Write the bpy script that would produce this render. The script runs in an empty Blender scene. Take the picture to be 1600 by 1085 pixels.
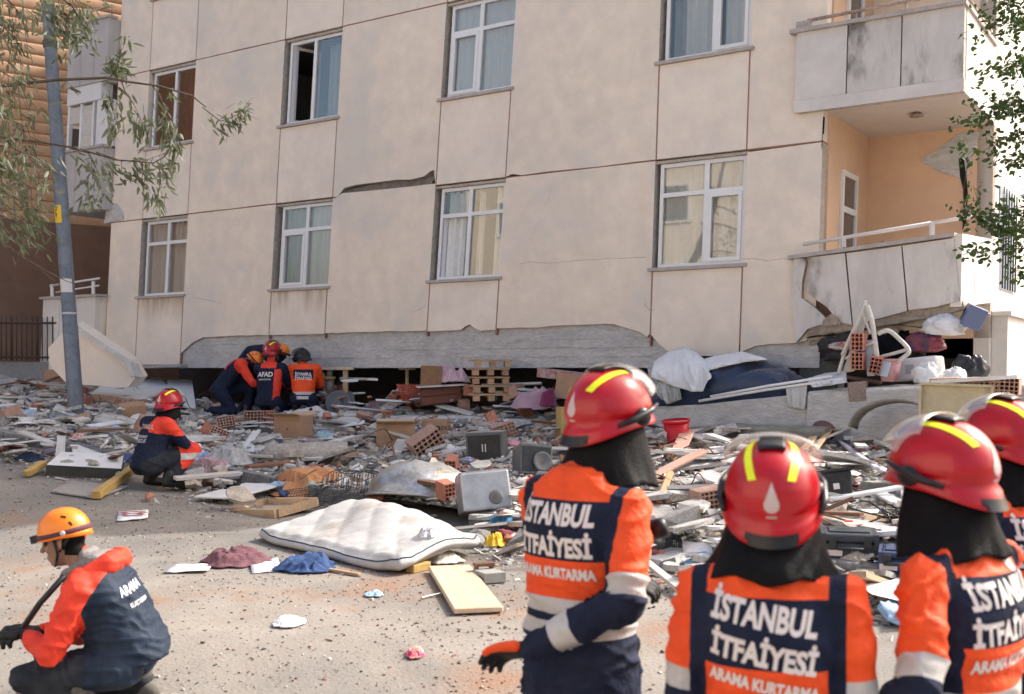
import bpy, bmesh, math, random
from mathutils import Vector, Matrix, noise, Euler
from mathutils.bvhtree import BVHTree
R = math.radians
random.seed(7)
SC = bpy.context.scene
COL = SC.collection

# ---------------------------------------------------------------- camera, sky, sun, exposure
CAMZ = 1.8
F = 1700.0            # focal length in pixels of the 1600 px wide photograph
HY = 575.0            # row of the horizon
cam = bpy.data.cameras.new('camera')
cam.sensor_width = 36.0
cam.lens = 36.0 * F / 1600.0
cam.shift_y = (HY - 542.5) / 1600.0
cam.clip_start = 0.05
cam.clip_end = 2000
cam.dof.use_dof = True
cam.dof.focus_distance = 11.5
cam.dof.aperture_fstop = 3.4
camo = bpy.data.objects.new('camera', cam)
COL.objects.link(camo)
camo.location = (0, 0, CAMZ)
camo.rotation_euler = (R(90), 0, 0)
SC.camera = camo

SUN_AZ = R(23)          # angle of the sun's direction from +X towards +Y
SUN_EL = R(42)
world = bpy.data.worlds.new('World')
SC.world = world
world.use_nodes = True
wn = world.node_tree.nodes
bg = wn['Background']
sky = wn.new('ShaderNodeTexSky')
sky.sky_type = 'NISHITA'
sky.sun_disc = False
sky.sun_elevation = SUN_EL
sky.sun_rotation = R(90) - SUN_AZ
sky.air_density = 1.0
sky.dust_density = 7.0
sky.ozone_density = 0.3
world.node_tree.links.new(sky.outputs[0], bg.inputs[0])
bg.inputs[1].default_value = 0.15
sl = bpy.data.lights.new('sun', 'SUN')
sl.energy = 2.3
sl.angle = R(0.6)
sl.color = (1.0, 0.965, 0.92)
so = bpy.data.objects.new('sun', sl)
COL.objects.link(so)
sd = Vector((math.cos(SUN_AZ) * math.cos(SUN_EL), math.sin(SUN_AZ) * math.cos(SUN_EL), math.sin(SUN_EL)))
so.rotation_euler = sd.to_track_quat('Z', 'Y').to_euler()
so.location = sd * 60
vs = SC.view_settings
vs.view_transform = 'Standard'
vs.look = 'None'
vs.exposure = 1.12
vs.gamma = 1.0
vs.use_curve_mapping = False
SC.render.engine = 'CYCLES'
SC.cycles.use_denoising = True
SC.cycles.max_bounces = 5
SC.cycles.diffuse_bounces = 3
SC.cycles.glossy_bounces = 2
SC.cycles.use_adaptive_sampling = True
SC.cycles.adaptive_threshold = .03
SC.cycles.use_light_tree = False
SC.cycles.transparent_max_bounces = 12
SC.cycles.caustics_reflective = False
SC.cycles.caustics_refractive = False

# ---------------------------------------------------------------- helpers
def ss(a, b, x):
    t = min(1.0, max(0.0, (x - a) / (b - a)))
    return t * t * (3 - 2 * t)

def lerp(a, b, t):
    return a + (b - a) * t

def at(px, py, Y):
    return Vector(((px - 800) * Y / F, Y, CAMZ - (py - HY) * Y / F))

def nz(p, s=1.0):
    return noise.noise(Vector(p) * s)

class MB:
    """collects geometry of one mesh"""
    def __init__(s):
        s.v = []; s.f = []; s.m = []; s.sm = []; s.c = []
    def add(s, vs_, fs, mi=0, smooth=False, col=None):
        o = len(s.v)
        s.v.extend([tuple(p) for p in vs_])
        for f in fs:
            s.f.append([i + o for i in f]); s.m.append(mi); s.sm.append(smooth); s.c.append(col)
        return s
    def box(s, c, size, rot=None, mi=0, col=None, taper=1.0):
        x, y, z = size[0] / 2, size[1] / 2, size[2] / 2
        pts = [Vector(p) for p in ((-x, -y, -z), (x, -y, -z), (x, y, -z), (-x, y, -z),
               (-x * taper, -y * taper, z), (x * taper, -y * taper, z), (x * taper, y * taper, z), (-x * taper, y * taper, z))]
        if rot is not None:
            M = rot if isinstance(rot, Matrix) else Euler(rot).to_matrix()
            pts = [M @ p for p in pts]
        c = Vector(c)
        return s.add([p + c for p in pts], [(0, 3, 2, 1), (4, 5, 6, 7), (0, 1, 5, 4), (1, 2, 6, 5), (2, 3, 7, 6), (3, 0, 4, 7)], mi, False, col)
    def hexa(s, p, mi=0, col=None):
        """8 corners: bottom four, then top four, both counterclockwise"""
        return s.add(p, [(0, 3, 2, 1), (4, 5, 6, 7), (0, 1, 5, 4), (1, 2, 6, 5), (2, 3, 7, 6), (3, 0, 4, 7)], mi, False, col)
    def loft(s, rings, mi=0, smooth=True, cap=True, closed=True, col=None):
        n = len(rings[0])
        vs_ = [p for r in rings for p in r]
        fs = []
        for i in range(len(rings) - 1):
            for j in range(n if closed else n - 1):
                k = (j + 1) % n
                fs.append((i * n + j, i * n + k, (i + 1) * n + k, (i + 1) * n + j))
        if cap and closed:
            fs.append(tuple(range(n - 1, -1, -1)))
            fs.append(tuple((len(rings) - 1) * n + j for j in range(n)))
        return s.add(vs_, fs, mi, smooth, col)
    def tube(s, pts, r, n=8, mi=0, smooth=True, col=None, cap=True):
        pts = [Vector(p) for p in pts]
        rs = r if isinstance(r, (list, tuple)) else [r] * len(pts)
        rings = []
        prev = None
        for i, p in enumerate(pts):
            d = (pts[min(i + 1, len(pts) - 1)] - pts[max(i - 1, 0)])
            d = d.normalized() if d.length > 1e-9 else Vector((0, 0, 1))
            a = prev if prev is not None else (Vector((0, 0, 1)) if abs(d.z) < .9 else Vector((1, 0, 0)))
            x = (a - d * a.dot(d))
            if x.length < 1e-6: x = d.orthogonal()
            x.normalize(); y = d.cross(x); prev = x
            rings.append([p + (x * math.cos(2 * math.pi * k / n) + y * math.sin(2 * math.pi * k / n)) * rs[i] for k in range(n)])
        return s.loft(rings, mi, smooth, cap, True, col)
    def capsule(s, a, ra, b, rb, n=14):
        a, b = Vector(a), Vector(b)
        d = (b - a)
        L = d.length
        d = d / L if L > 1e-6 else Vector((0, 0, 1))
        P, Q = [], []
        for ang in (-90, -60, -30):
            P.append(a + d * ra * math.sin(R(ang))); Q.append(max(.001, ra * math.cos(R(ang))))
        P += [a, b]; Q += [ra, rb]
        for ang in (30, 60, 90):
            P.append(b + d * rb * math.sin(R(ang))); Q.append(max(.001, rb * math.cos(R(ang))))
        x = d.orthogonal().normalized(); y = d.cross(x)
        return s.loft([[p + (x * math.cos(2 * math.pi * k / n) + y * math.sin(2 * math.pi * k / n)) * q for k in range(n)] for p, q in zip(P, Q)])
    def ellipsoid(s, c, r, rot=None, n=16, m=10, mi=0, col=None):
        M = Euler(rot).to_matrix() if rot is not None else Matrix.Identity(3)
        rings = []
        for i in range(m + 1):
            t = -math.pi / 2 + math.pi * i / m
            q = max(.002, math.cos(t))
            rings.append([Vector(c) + M @ Vector((r[0] * q * math.cos(2 * math.pi * k / n), r[1] * q * math.sin(2 * math.pi * k / n), r[2] * math.sin(t))) for k in range(n)])
        return s.loft(rings, mi, True, True, True, col)
    def lathe(s, prof, c=(0, 0, 0), n=24, mi=0, M=None, cap=True):
        rings = []
        for r, z in prof:
            ring = [Vector((r * math.cos(2 * math.pi * k / n), r * math.sin(2 * math.pi * k / n), z)) for k in range(n)]
            if M is not None: ring = [M @ p for p in ring]
            rings.append([p + Vector(c) for p in ring])
        return s.loft(rings, mi, True, cap)
    def prism(s, poly, f0, f1, mi=0, col=None, mi_side=None):
        """poly: list of 2D; f0, f1 map a 2D point to 3D for back and front"""
        n = len(poly)
        vs_ = [f0(*p) for p in poly] + [f1(*p) for p in poly]
        s.add(vs_, [tuple(range(n - 1, -1, -1)), tuple(range(n, 2 * n))], mi, False, col)
        o = len(s.v) - 2 * n
        for i in range(n):
            k = (i + 1) % n
            s.f.append([o + i, o + k, o + n + k, o + n + i]); s.m.append(mi if mi_side is None else mi_side); s.sm.append(False); s.c.append(col)
        return s
    def mesh(s, name):
        me = bpy.data.meshes.new(name)
        me.from_pydata(s.v, [], s.f)
        me.polygons.foreach_set('material_index', s.m)
        me.polygons.foreach_set('use_smooth', s.sm)
        if any(c is not None for c in s.c):
            a = me.color_attributes.new('col', 'FLOAT_COLOR', 'CORNER')
            buf = []
            for f, c in zip(s.f, s.c):
                c = c or (.5, .5, .5)
                buf.extend((c[0], c[1], c[2], 1.0) * len(f))
            a.data.foreach_set('color', buf)
        me.update()
        return me

def link(name, data, mats=None, parent=None, label=None, cat=None, group=None, kind=None, loc=None, rot=None):
    if isinstance(data, MB): data = data.mesh(name)
    o = bpy.data.objects.new(name, data)
    COL.objects.link(o)
    if mats is not None and data is not None and len(data.materials) == 0:
        for m in (mats if isinstance(mats, (list, tuple)) else [mats]): data.materials.append(m)
    if parent is not None: o.parent = parent
    if loc is not None: o.location = loc
    if rot is not None:
        if isinstance(rot, Matrix): rot = rot.to_euler()
        o.rotation_euler = rot
    if label: o['label'] = label
    if cat: o['category'] = cat
    if group: o['group'] = group
    if kind: o['kind'] = kind
    return o

def empty(name, loc, label, cat, group=None, rot=None):
    o = link(name, None, None, None, label, cat, group, None, loc, rot)
    o.empty_display_size = .1
    return o

def bevel(o, w=.01, seg=2):
    m = o.modifiers.new('bevel', 'BEVEL'); m.width = w; m.segments = seg; m.limit_method = 'ANGLE'; m.angle_limit = R(40)
    return o

# ---------------------------------------------------------------- materials
MATS = {}
def mat(name, col, rough=.8, var=.0, scale=8.0, col2=None, bump=0.0, bscale=60.0, metal=0.0, spec=.35, objvar=0.0, vcol=False,
        stain=None, stain_scale=1.2, stain_lo=.5, stain_hi=.7, coat=0.0, stretch=(1, 1, 1), sheen=0.0, detail=3.0):
    """procedural surface: base colour broken by two noises, optional stain colour, optional bump"""
    if name in MATS: return MATS[name]
    m = bpy.data.materials.new(name); m.use_nodes = True
    N, L = m.node_tree.nodes, m.node_tree.links
    b = N['Principled BSDF']
    b.inputs['Roughness'].default_value = rough
    b.inputs['Metallic'].default_value = metal
    b.inputs['Specular IOR Level'].default_value = spec
    b.inputs['Coat Weight'].default_value = coat
    b.inputs['Sheen Weight'].default_value = sheen
    tc = N.new('ShaderNodeTexCoord')
    mp = N.new('ShaderNodeMapping'); mp.inputs['Scale'].default_value = stretch
    L.new(tc.outputs['Object'], mp.inputs[0])
    def nt(sc, det=detail):
        n = N.new('ShaderNodeTexNoise'); n.inputs['Scale'].default_value = sc; n.inputs['Detail'].default_value = det
        n.inputs['Roughness'].default_value = .62
        L.new(mp.outputs[0], n.inputs['Vector']); return n
    def mix(fac, A, Bc, mode='MIX'):
        x = N.new('ShaderNodeMix'); x.data_type = 'RGBA'; x.blend_type = mode
        if isinstance(fac, float): x.inputs[0].default_value = fac
        else: L.new(fac, x.inputs[0])
        for i, q in ((6, A), (7, Bc)):
            if isinstance(q, tuple): x.inputs[i].default_value = (*q, 1)
            else: L.new(q, x.inputs[i])
        return x.outputs[2]
    def ramp(src, lo, hi):
        r = N.new('ShaderNodeMapRange'); r.interpolation_type = 'SMOOTHSTEP'
        r.inputs[1].default_value = lo; r.inputs[2].default_value = hi
        L.new(src, r.inputs[0]); return r.outputs[0]
    if vcol:
        at_ = N.new('ShaderNodeVertexColor'); at_.layer_name = 'col'; base = at_.outputs[0]
    else:
        base = tuple(col)
    if var > 0:
        n = nt(scale)
        if col2 is not None:
            base = mix(ramp(n.outputs[0], .35, .65), base, tuple(col2))
        n2 = nt(scale * 4.3)
        v = N.new('ShaderNodeMapRange'); v.inputs[1].default_value = .25; v.inputs[2].default_value = .75
        v.inputs[3].default_value = 1 - var; v.inputs[4].default_value = 1 + var * .7
        L.new(n2.outputs[0], v.inputs[0])
        base = mix(1.0, base, v.outputs[0], 'MULTIPLY')
    if stain is not None:
        n3 = nt(stain_scale)
        base = mix(ramp(n3.outputs[0], stain_lo, stain_hi), base, tuple(stain))
    if objvar > 0:
        oi = N.new('ShaderNodeObjectInfo')
        v = N.new('ShaderNodeMapRange'); v.inputs[3].default_value = 1 - objvar; v.inputs[4].default_value = 1 + objvar
        L.new(oi.outputs['Random'], v.inputs[0])
        base = mix(1.0, base, v.outputs[0], 'MULTIPLY')
    if isinstance(base, tuple): b.inputs['Base Color'].default_value = (*base, 1)
    else: L.new(base, b.inputs['Base Color'])
    if bump > 0:
        n4 = nt(bscale, 2.0)
        bp = N.new('ShaderNodeBump'); bp.inputs['Strength'].default_value = min(1.0, bump); bp.inputs['Distance'].default_value = .02
        L.new(n4.outputs[0], bp.inputs['Height']); L.new(bp.outputs[0], b.inputs['Normal'])
    MATS[name] = m
    return m

def glass_mat(name, tint=(.75, .82, .85), rough=.02, refl=.18, haze=0.0):
    if name in MATS: return MATS[name]
    m = bpy.data.materials.new(name); m.use_nodes = True
    N, L = m.node_tree.nodes, m.node_tree.links
    N.remove(N['Principled BSDF'])
    out = N['Material Output']
    tr = N.new('ShaderNodeBsdfTransparent'); tr.inputs[0].default_value = (*tint, 1)
    gl = N.new('ShaderNodeBsdfGlossy'); gl.inputs['Roughness'].default_value = rough; gl.inputs[0].default_value = (.95, .94, .92, 1)
    fr = N.new('ShaderNodeLayerWeight'); fr.inputs[0].default_value = .25
    mr = N.new('ShaderNodeMapRange'); mr.inputs[3].default_value = refl; mr.inputs[4].default_value = .6
    L.new(fr.outputs['Facing'], mr.inputs[0])
    mx = N.new('ShaderNodeMixShader')
    L.new(mr.outputs[0], mx.inputs[0]); L.new(tr.outputs[0], mx.inputs[1]); L.new(gl.outputs[0], mx.inputs[2])
    res = mx.outputs[0]
    if haze > 0:
        df = N.new('ShaderNodeBsdfDiffuse'); df.inputs[0].default_value = (.8, .8, .78, 1)
        m2 = N.new('ShaderNodeMixShader'); m2.inputs[0].default_value = haze
        L.new(res, m2.inputs[1]); L.new(df.outputs[0], m2.inputs[2]); res = m2.outputs[0]
    L.new(res, out.inputs[0])
    MATS[name] = m
    return m
# ---------------------------------------------------------------- the ground
KERB = [(-16.0, 18.6), (-6.6, 14.0), (-2.78, 12.1), (-0.4, 9.8), (1.41, 8.0), (3.4, 6.4), (9.0, 1.8)]
def kerb_y(x):
    for (a, b), (c, d) in zip(KERB, KERB[1:]):
        if x <= c: return b + (d - b) * (x - a) / (c - a)
    return KERB[-1][1]
def wall_y(x):
    return 16.35 - .547 / .837 * x
def gz(x, y):
    """road surface"""
    z = .3 * ss(3.3, 6.3, y) - .16 * ss(3.3, 2.5, y) + .02 * max(0, min(y, 24) - 5.5)
    z += .09 * max(0.0, min(-x, 14) - 2.3) * ss(7, 13, y)
    z += .012 * nz((x, y, 0), .35)
    return z
def heap(x, y):
    """rubble and pavement above the road, from the kerb to the building"""
    ky, wy = kerb_y(x), wall_y(x)
    t = (y - ky) / max(.5, wy - ky)
    if t <= 0: return 0
    g = gz(x, y)
    top = 1.06 + .05 * nz((x, y, 3), .8)
    if x > 2: top = lerp(top, .98, ss(2, 4, x))
    z0 = .13
    e = min(1.0, max(0.0, t)) ** 1.25
    h = lerp(z0, max(.2, top - g), e)
    lump = .10 * nz((x, y, 9), 1.1) + .06 * nz((x, y, 5), 2.7) + .03 * nz((x, y, 1), 6.0)
    return max(.05, h + lump * ss(.02, .25, t))
def H(x, y):
    return gz(x, y) + heap(x, y)
def on(px, py, dz=0.0):
    """the point of the ground or rubble that stands there"""
    y = 3.0
    while y < 40:
        x = (px - 800) * y / F
        if CAMZ - (py - HY) * y / F <= H(x, y) + dz: break
        y += .015
    return Vector(((px - 800) * y / F, y, H(x, y)))

road_m = mat('road_dust', (.262, .238, .208), .92, .16, .7, (.195, .182, .165), .35, 40, stain=(.25, .155, .105), stain_scale=.9, stain_lo=.54, stain_hi=.74)
g = MB()
xs = [-200, -90, -40, -24] + [-16 + .25 * i for i in range(113)] + [16, 30, 60, 120, 200]
ys = [-200, -80, -30, -10, -4] + [.25 * i for i in range(0, 105)] + [32, 45, 70, 120, 250, 400]
n = len(ys)
g.add([(x, y, gz(x, y)) for x in xs for y in ys],
      [(i * n + j, (i + 1) * n + j, (i + 1) * n + j + 1, i * n + j + 1) for i in range(len(xs) - 1) for j in range(n - 1)], 0, True)
link('ground', g, road_m, kind='structure')

bed_m = mat('rubble_dust', (.46, .44, .41), .95, .35, 3.0, (.36, .345, .325), .9, 45, stain=(.45, .36, .30), stain_scale=2.2, stain_lo=.6, stain_hi=.75)
g = MB()
st = .085
NX, NT = int(19.0 / st), 74
vv = []
for i in range(NX + 1):
    x = -12.5 + i * st
    a, b_ = kerb_y(x) + .02, wall_y(x) + 1.6
    for j in range(NT + 1):
        y = lerp(a, b_, j / NT)
        z = H(x, y) + (.035 * nz((x, y, 2), 9) + .03 * abs(nz((x, y, 7), 4.2))) * ss(0, .15, j / NT)
        vv.append((x, y, z))
n = NT + 1
g.add(vv, [(i * n + j, (i + 1) * n + j, (i + 1) * n + j + 1, i * n + j + 1) for i in range(NX) for j in range(NT)], 0, False)
link('terrain', g, bed_m, kind='structure')

# kerb: stones laid end to end
kerb_m = mat('kerb_concrete', (.27, .265, .26), .9, .25, 5, (.20, .195, .19), .5, 40, objvar=.1)
kroot = empty('kerb', (0, 0, 0), None, None); kroot['kind'] = 'structure'
def kerb_run(x0, x1):
    x = x0
    while x < x1:
        xn = x + .62
        p, q = Vector((x, kerb_y(x), 0)), Vector((xn - .012, kerb_y(xn - .012), 0))
        d = (q - p).normalized(); nn = Vector((-d.y, d.x, 0))
        dz = random.uniform(-.012, .012)
        zt0, zt1 = gz(p.x, p.y) + .14 + dz, gz(q.x, q.y) + .14 + dz
        m = MB()
        a, b2, c, e = p, q, q + nn * .16, p + nn * .16
        m.hexa([(a.x, a.y, zt0 - .4), (b2.x, b2.y, zt1 - .4), (c.x, c.y, zt1 - .4), (e.x, e.y, zt0 - .4),
                (a.x, a.y, zt0), (b2.x, b2.y, zt1), (c.x, c.y, zt1), (e.x, e.y, zt0)])
        bevel(link('kerb_stone', m, kerb_m, kroot), .015, 2)
        x = xn
kerb_run(-11.5, -4.6)
kerb_run(-3.9, -2.0)
kerb_run(-.4, 6.0)

# ---------------------------------------------------------------- the damaged apartment building
def lean(u):
    a = lerp(.078, .037, ss(-.8, 2.2, u))
    return lerp(a, .02, ss(4.2, 6, u))
def B(u, v, w=0.0):
    q = u + lean(u) * (v - 1.8)
    return Vector((.837 * q - .547 * w, 16.35 - .547 * q - .837 * w, v))
def UV(px, py, w=0.0):
    u, v = 0, 3
    for _ in range(30):
        # point on the plane offset by w
        ox, oy = -.547 * w, 16.35 - .837 * w
        k = (px - 800) / F
        q = (k * oy - ox) / (.837 + k * .547)
        y = oy - .547 * q
        v = CAMZ - (py - HY) * y / F
        u = q - lean(u) * (v - 1.8)
    return u, v
NORM = Vector((-.547, -.837, 0))
UDIR = Vector((.837, -.547, 0))

plaster = mat('beige_plaster', (.86, .74, .615), .9, .10, .8, (.80, .70, .595), .18, 25, stain=(.70, .64, .575), stain_scale=.9, stain_lo=.46, stain_hi=.74, detail=4)
plaster2 = mat('pale_plaster', (.87, .765, .655), .9, .08, .9, (.82, .72, .62), .15, 25, stain=(.73, .665, .60), stain_scale=.9, stain_lo=.52, stain_hi=.8, detail=4)
plaster_edge = mat('broken_plaster_edge', (.56, .49, .42), .95, .3, 12, (.44, .39, .34), .6, 40)
joint_m = mat('joint_seal', (.36, .185, .145), .9, .3, 10)
concrete = mat('beam_concrete', (.58, .565, .55), .92, .2, 2.4, (.50, .49, .48), .7, 18, stretch=(1, 1, 2.5), stain=(.40, .39, .38), stain_scale=3.5, stain_lo=.55, stain_hi=.75)
interior_shade = mat('interior_dark', (.10, .09, .085), .95, .3, 3)  # near-black colour puts the inner shade into slabs and void wall
balc_m = mat('balcony_plaster', (.72, .68, .64), .9, .06, 1.5, (.64, .60, .57), .2, 25, detail=4)
stain_m = mat('balcony_stained', (.68, .64, .60), .9, .1, 1.3, (.58, .545, .51), .25, 25, stain=(.11, .105, .095), stain_scale=1.9, stain_lo=.50, stain_hi=.70, stretch=(1, 1, .45), detail=5)
peach = mat('peach_plaster', (.74, .50, .33), .9, .05, 1.0, (.70, .47, .32), .15, 25)
white_wall = mat('side_wall_paint', (.74, .70, .65), .9, .05, 1.0, (.70, .66, .61), .15, 25)
ceil_m = mat('balcony_ceiling', (.66, .57, .51), .9, .05, 1.2, (.6, .52, .47), .1, 20)
pvc = mat('white_pvc', (.80, .80, .80), .35, .03, 6, spec=.5)
sill_m = mat('sill_stone', (.50, .44, .41), .7, .15, 8, (.42, .37, .34))
glass = glass_mat('window_glass', (.88, .88, .86), .02, .05)
curtain_m = mat('net_curtain', (.80, .80, .78), .9, .08, 4, sheen=.2)
curtain_b = mat('blue_curtain', (.46, .49, .50), .9, .08, 4)
curtain_r = mat('red_curtain', (.12, .035, .04), .9, .08, 4)
metal_w = mat('painted_rail', (.70, .67, .64), .5, .1, 8)
brick_m = mat('clay_brick', (.50, .215, .145), .9, .2, 9, (.42, .17, .12), .4, 40, objvar=.15)

bld = empty('apartment_building', B(0, 1.2, 0), 'cream apartment block sunk onto its crushed ground floor, cracked and leaning', 'building')
MI = bld.matrix_world
OFF = B(0, 1.2, 0)
def bpart(name, mb, m, parent=None):
    """part of the building; geometry is given in world space"""
    mb.v = [tuple(Vector(p) - OFF) for p in mb.v]
    return link(name, mb, m, parent or bld)

def jag(p, q, n, amp, seed):
    """a broken edge from p to q (2D), ends excluded"""
    rnd = random.Random(seed)
    out = []
    d = Vector((q[0] - p[0], q[1] - p[1])); nn = Vector((-d.y, d.x)).normalized()
    off = 0
    for i in range(1, n):
        off = off * .6 + rnd.uniform(-amp, amp)
        t = (i + rnd.uniform(-.3, .3)) / n
        out.append((p[0] + d.x * t + nn.x * off, p[1] + d.y * t + nn.y * off))
    return out

def panel(poly, name='wall_panel', m=None, w0=-.2, w1=0.0, edge=None, parent=None):
    mb = MB()
    mb.prism(poly, lambda u, v: B(u, v, w0), lambda u, v: B(u, v, w1), 0, None, 1)
    return bpart(name, mb, [m or plaster, edge or (m or plaster)], parent)

COLS = [(-8.755, -7.455), (-5.155, -3.835), (-1.655, -.335), (2.275, 3.585)]
ROWS = [(3.16, 4.62), (6.0, 7.46), (8.84, 10.3)]
FL = [4.67, 7.51, 10.35]
UL, UR = -9.70, 4.60
J = .011
GAPS = [(UL, COLS[0][0]), (COLS[0][1], COLS[1][0]), (COLS[1][1], COLS[2][0]), (COLS[2][1], COLS[3][0]), (COLS[3][1], UR)]

# lower panels between the windows: their bottom edge has broken off above the concrete beam
def e(px, py): return UV(px, py)
bot = {0: [e(167, 556), e(212, 562)], 1: None, 2: None, 3: None, 4: None}
T0 = FL[0] - J
p1 = [e(283, 548)] + [e(300, 536), e(318, 527)] + jag(e(318, 527), e(420, 523), 7, .008, 1) + [e(419, 523)]
panel([(GAPS[0][0], T0), (UL, 2.0)] + [e(205, 556)] + [(GAPS[0][1] - J, 2.0), (GAPS[0][1] - J, T0)], edge=plaster_edge)
panel([(GAPS[1][0] + J, T0), (GAPS[1][0] + J, e(284, 552)[1])] + p1[1:-1] + [(GAPS[1][1] - J, 2.37), (GAPS[1][1] - J, T0)], edge=plaster_edge)
# panel under the long crack: its top edge is broken
topc = [e(664, 289), e(640, 292), e(600, 296), e(560, 300), e(535, 302), e(524, 310)]
panel([(GAPS[2][0] + J, T0), (GAPS[2][0] + J, 2.385)] + jag((GAPS[2][0], 2.385), (GAPS[2][1], 2.39), 14, .008, 2) + [(GAPS[2][1] - J, 2.39), (GAPS[2][1] - J, topc[0][1])] + topc, edge=plaster_edge)
panel([(GAPS[3][0] + J, T0), (GAPS[3][0] + J, 2.40)] + jag((GAPS[3][0], 2.40), (1.9, 2.42), 14, .010, 3) + [e(1000, 519), e(1011, 527), (GAPS[3][1] - J, 2.27), (GAPS[3][1] - J, T0)], edge=plaster_edge)
panel([(GAPS[4][0] + J, T0 - .02), (GAPS[4][0] + J, e(1160, 551)[1]), e(1180, 541), e(1200, 538), e(1245, 536), (UR - .12, 2.15), (UR - .02, 2.5), (UR, 3.2), (UR, T0)], edge=plaster_edge)
# upper panels, storey two and three
for r in (0, 1):
    a, b_ = FL[r] + J, FL[r + 1] - J
    for k, (u0, u1) in enumerate(GAPS):
        lo = [(u0 + (J if k else 0), a)]
        hi = [(u1 - (J if k < 4 else 0), a)]
        mid = []
        if r == 0 and k == 2:      # the long crack above the lower windows
            mid = [e(527, 308), e(538, 294), e(556, 289), e(590, 285), e(620, 281), e(640, 281), e(662, 276), e(672, 268), e(678, 266)]
        if r == 0 and k == 3:
            mid = [e(800, 272), e(815, 274), e(850, 269), e(900, 264), e(940, 260), e(985, 254)]
        if r == 0 and k == 1:
            mid = jag((u0, a), (u1, a + .004), 7, .006, 12)
        if r == 1 and k == 1:
            mid = jag((u0, a), (u1, a + .004), 8, .010, 14)
        panel([(u0 + (J if k else 0), b_)] + lo + mid + hi + [(u1 - (J if k < 4 else 0), b_)], edge=plaster_edge if mid else None)
# spandrels under the windows
for k, (u0, u1) in enumerate(COLS):
    for r in range(3):
        v1 = ROWS[r][0] - .03
        v0 = FL[r - 1] + J if r else (1.86 if k == 0 else 2.375)
        poly = [(u0 + J, v1), (u0 + J, v0)]
        if r == 0 and k == 2:
            poly += [e(720, 516), e(727, 510), e(734, 507), e(742, 513), e(750, 517)]
        if r == 0 and k == 3:
            poly = [(u0 + J, v1), (u0 + J, 2.26), e(1030, 538), e(1042, 548), (2.62, 1.97), (u1 - J, 1.95)]
        else:
            poly += [(u1 - J, v0)]
        poly += [(u1 - J, v1)]
        panel(poly, 'spandrel_panel', plaster2, edge=plaster_edge if r == 0 else None)
# strip above windows at the heads
for k, (u0, u1) in enumerate(COLS):
    for r in range(3):
        panel([(u0 - .02, FL[r] - J), (u0 - .02, ROWS[r][1]), (u1 + .02, ROWS[r][1]), (u1 + .02, FL[r] - J)], 'lintel', plaster_edge, -.2, -.03)
# seals recessed in the joints
for k in range(4):
    for side in (0, 1):
        u = COLS[k][side]
        for r in range(3):
            mb = MB()
            v1 = ROWS[r][0] - .02
            v0 = FL[r - 1] if r else (1.88 if k == 0 else (2.3 if k < 3 else 2.1))
            mb.prism([(u - J, v1), (u - J, v0), (u + J, v0), (u + J, v1)], lambda a, b: B(a, b, -.16), lambda a, b: B(a, b, -.007))
            bpart('joint_seal', mb, joint_m)
for r in range(2):
    for k, (u0, u1) in enumerate(GAPS):
        mb = MB().prism([(u0, FL[r] + J), (u0, FL[r] - J), (u1, FL[r] - J), (u1, FL[r] + J)], lambda a, b: B(a, b, -.16), lambda a, b: B(a, b, -.014))
        bpart('joint_seal', mb, joint_m)
# bare concrete seen through the long crack and at the beam
bpart('exposed_concrete', MB().prism([e(515, 318), e(660, 300), e(682, 262), e(520, 300)], lambda a, b: B(a, b, -.19), lambda a, b: B(a, b, -.10)), mat('crack_concrete', (.30, .265, .24), .95, .35, 9, (.22, .20, .185), .8, 40))
mb = MB()
N_ = 40
bm_w = -.06
top = [(-7.5 + i * (10.3 / N_), 2.46 + .01 * random.uniform(-1, 1)) for i in range(N_ + 1)]
botm = [(-7.75 + i * (10.55 / N_), 1.80 + .012 * nz((i, 0, 0), 1.3)) for i in range(N_ + 1)]
mb.prism([top[0]] + botm + top[::-1][:-1], lambda a, b: B(a, b, -.5), lambda a, b: B(a, b, bm_w + .015 * nz((a * 3, b * 9, 1))))
bpart('beam', mb, concrete)
# board marks cast in the beam
for k, dv in enumerate((.14, .27, .40)):
    mb = MB()
    for i in range(24):
        if random.random() < .25: continue
        u0 = -7.3 + i * .42
        vv_ = 1.82 + dv + .012 * nz((u0, k, 0))
        mb.prism([(u0, vv_ + .008), (u0, vv_), (u0 + .4, vv_ + .004), (u0 + .4, vv_ + .012)], lambda a, b: B(a, b, -.09), lambda a, b: B(a, b, -.049))
    bpart('board_mark', mb, concrete)['kind'] = 'stuff'
bpart('beam', MB().prism([e(1160, 575), e(1278, 575), e(1280, 530), e(1160, 530)], lambda a, b: B(a, b, -.45), lambda a, b: B(a, b, -.045)), concrete)
bpart('beam', MB().prism([e(160, 572), e(232, 572), e(232, 545), e(160, 545)], lambda a, b: B(a, b, -.45), lambda a, b: B(a, b, -.045)), concrete)

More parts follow.
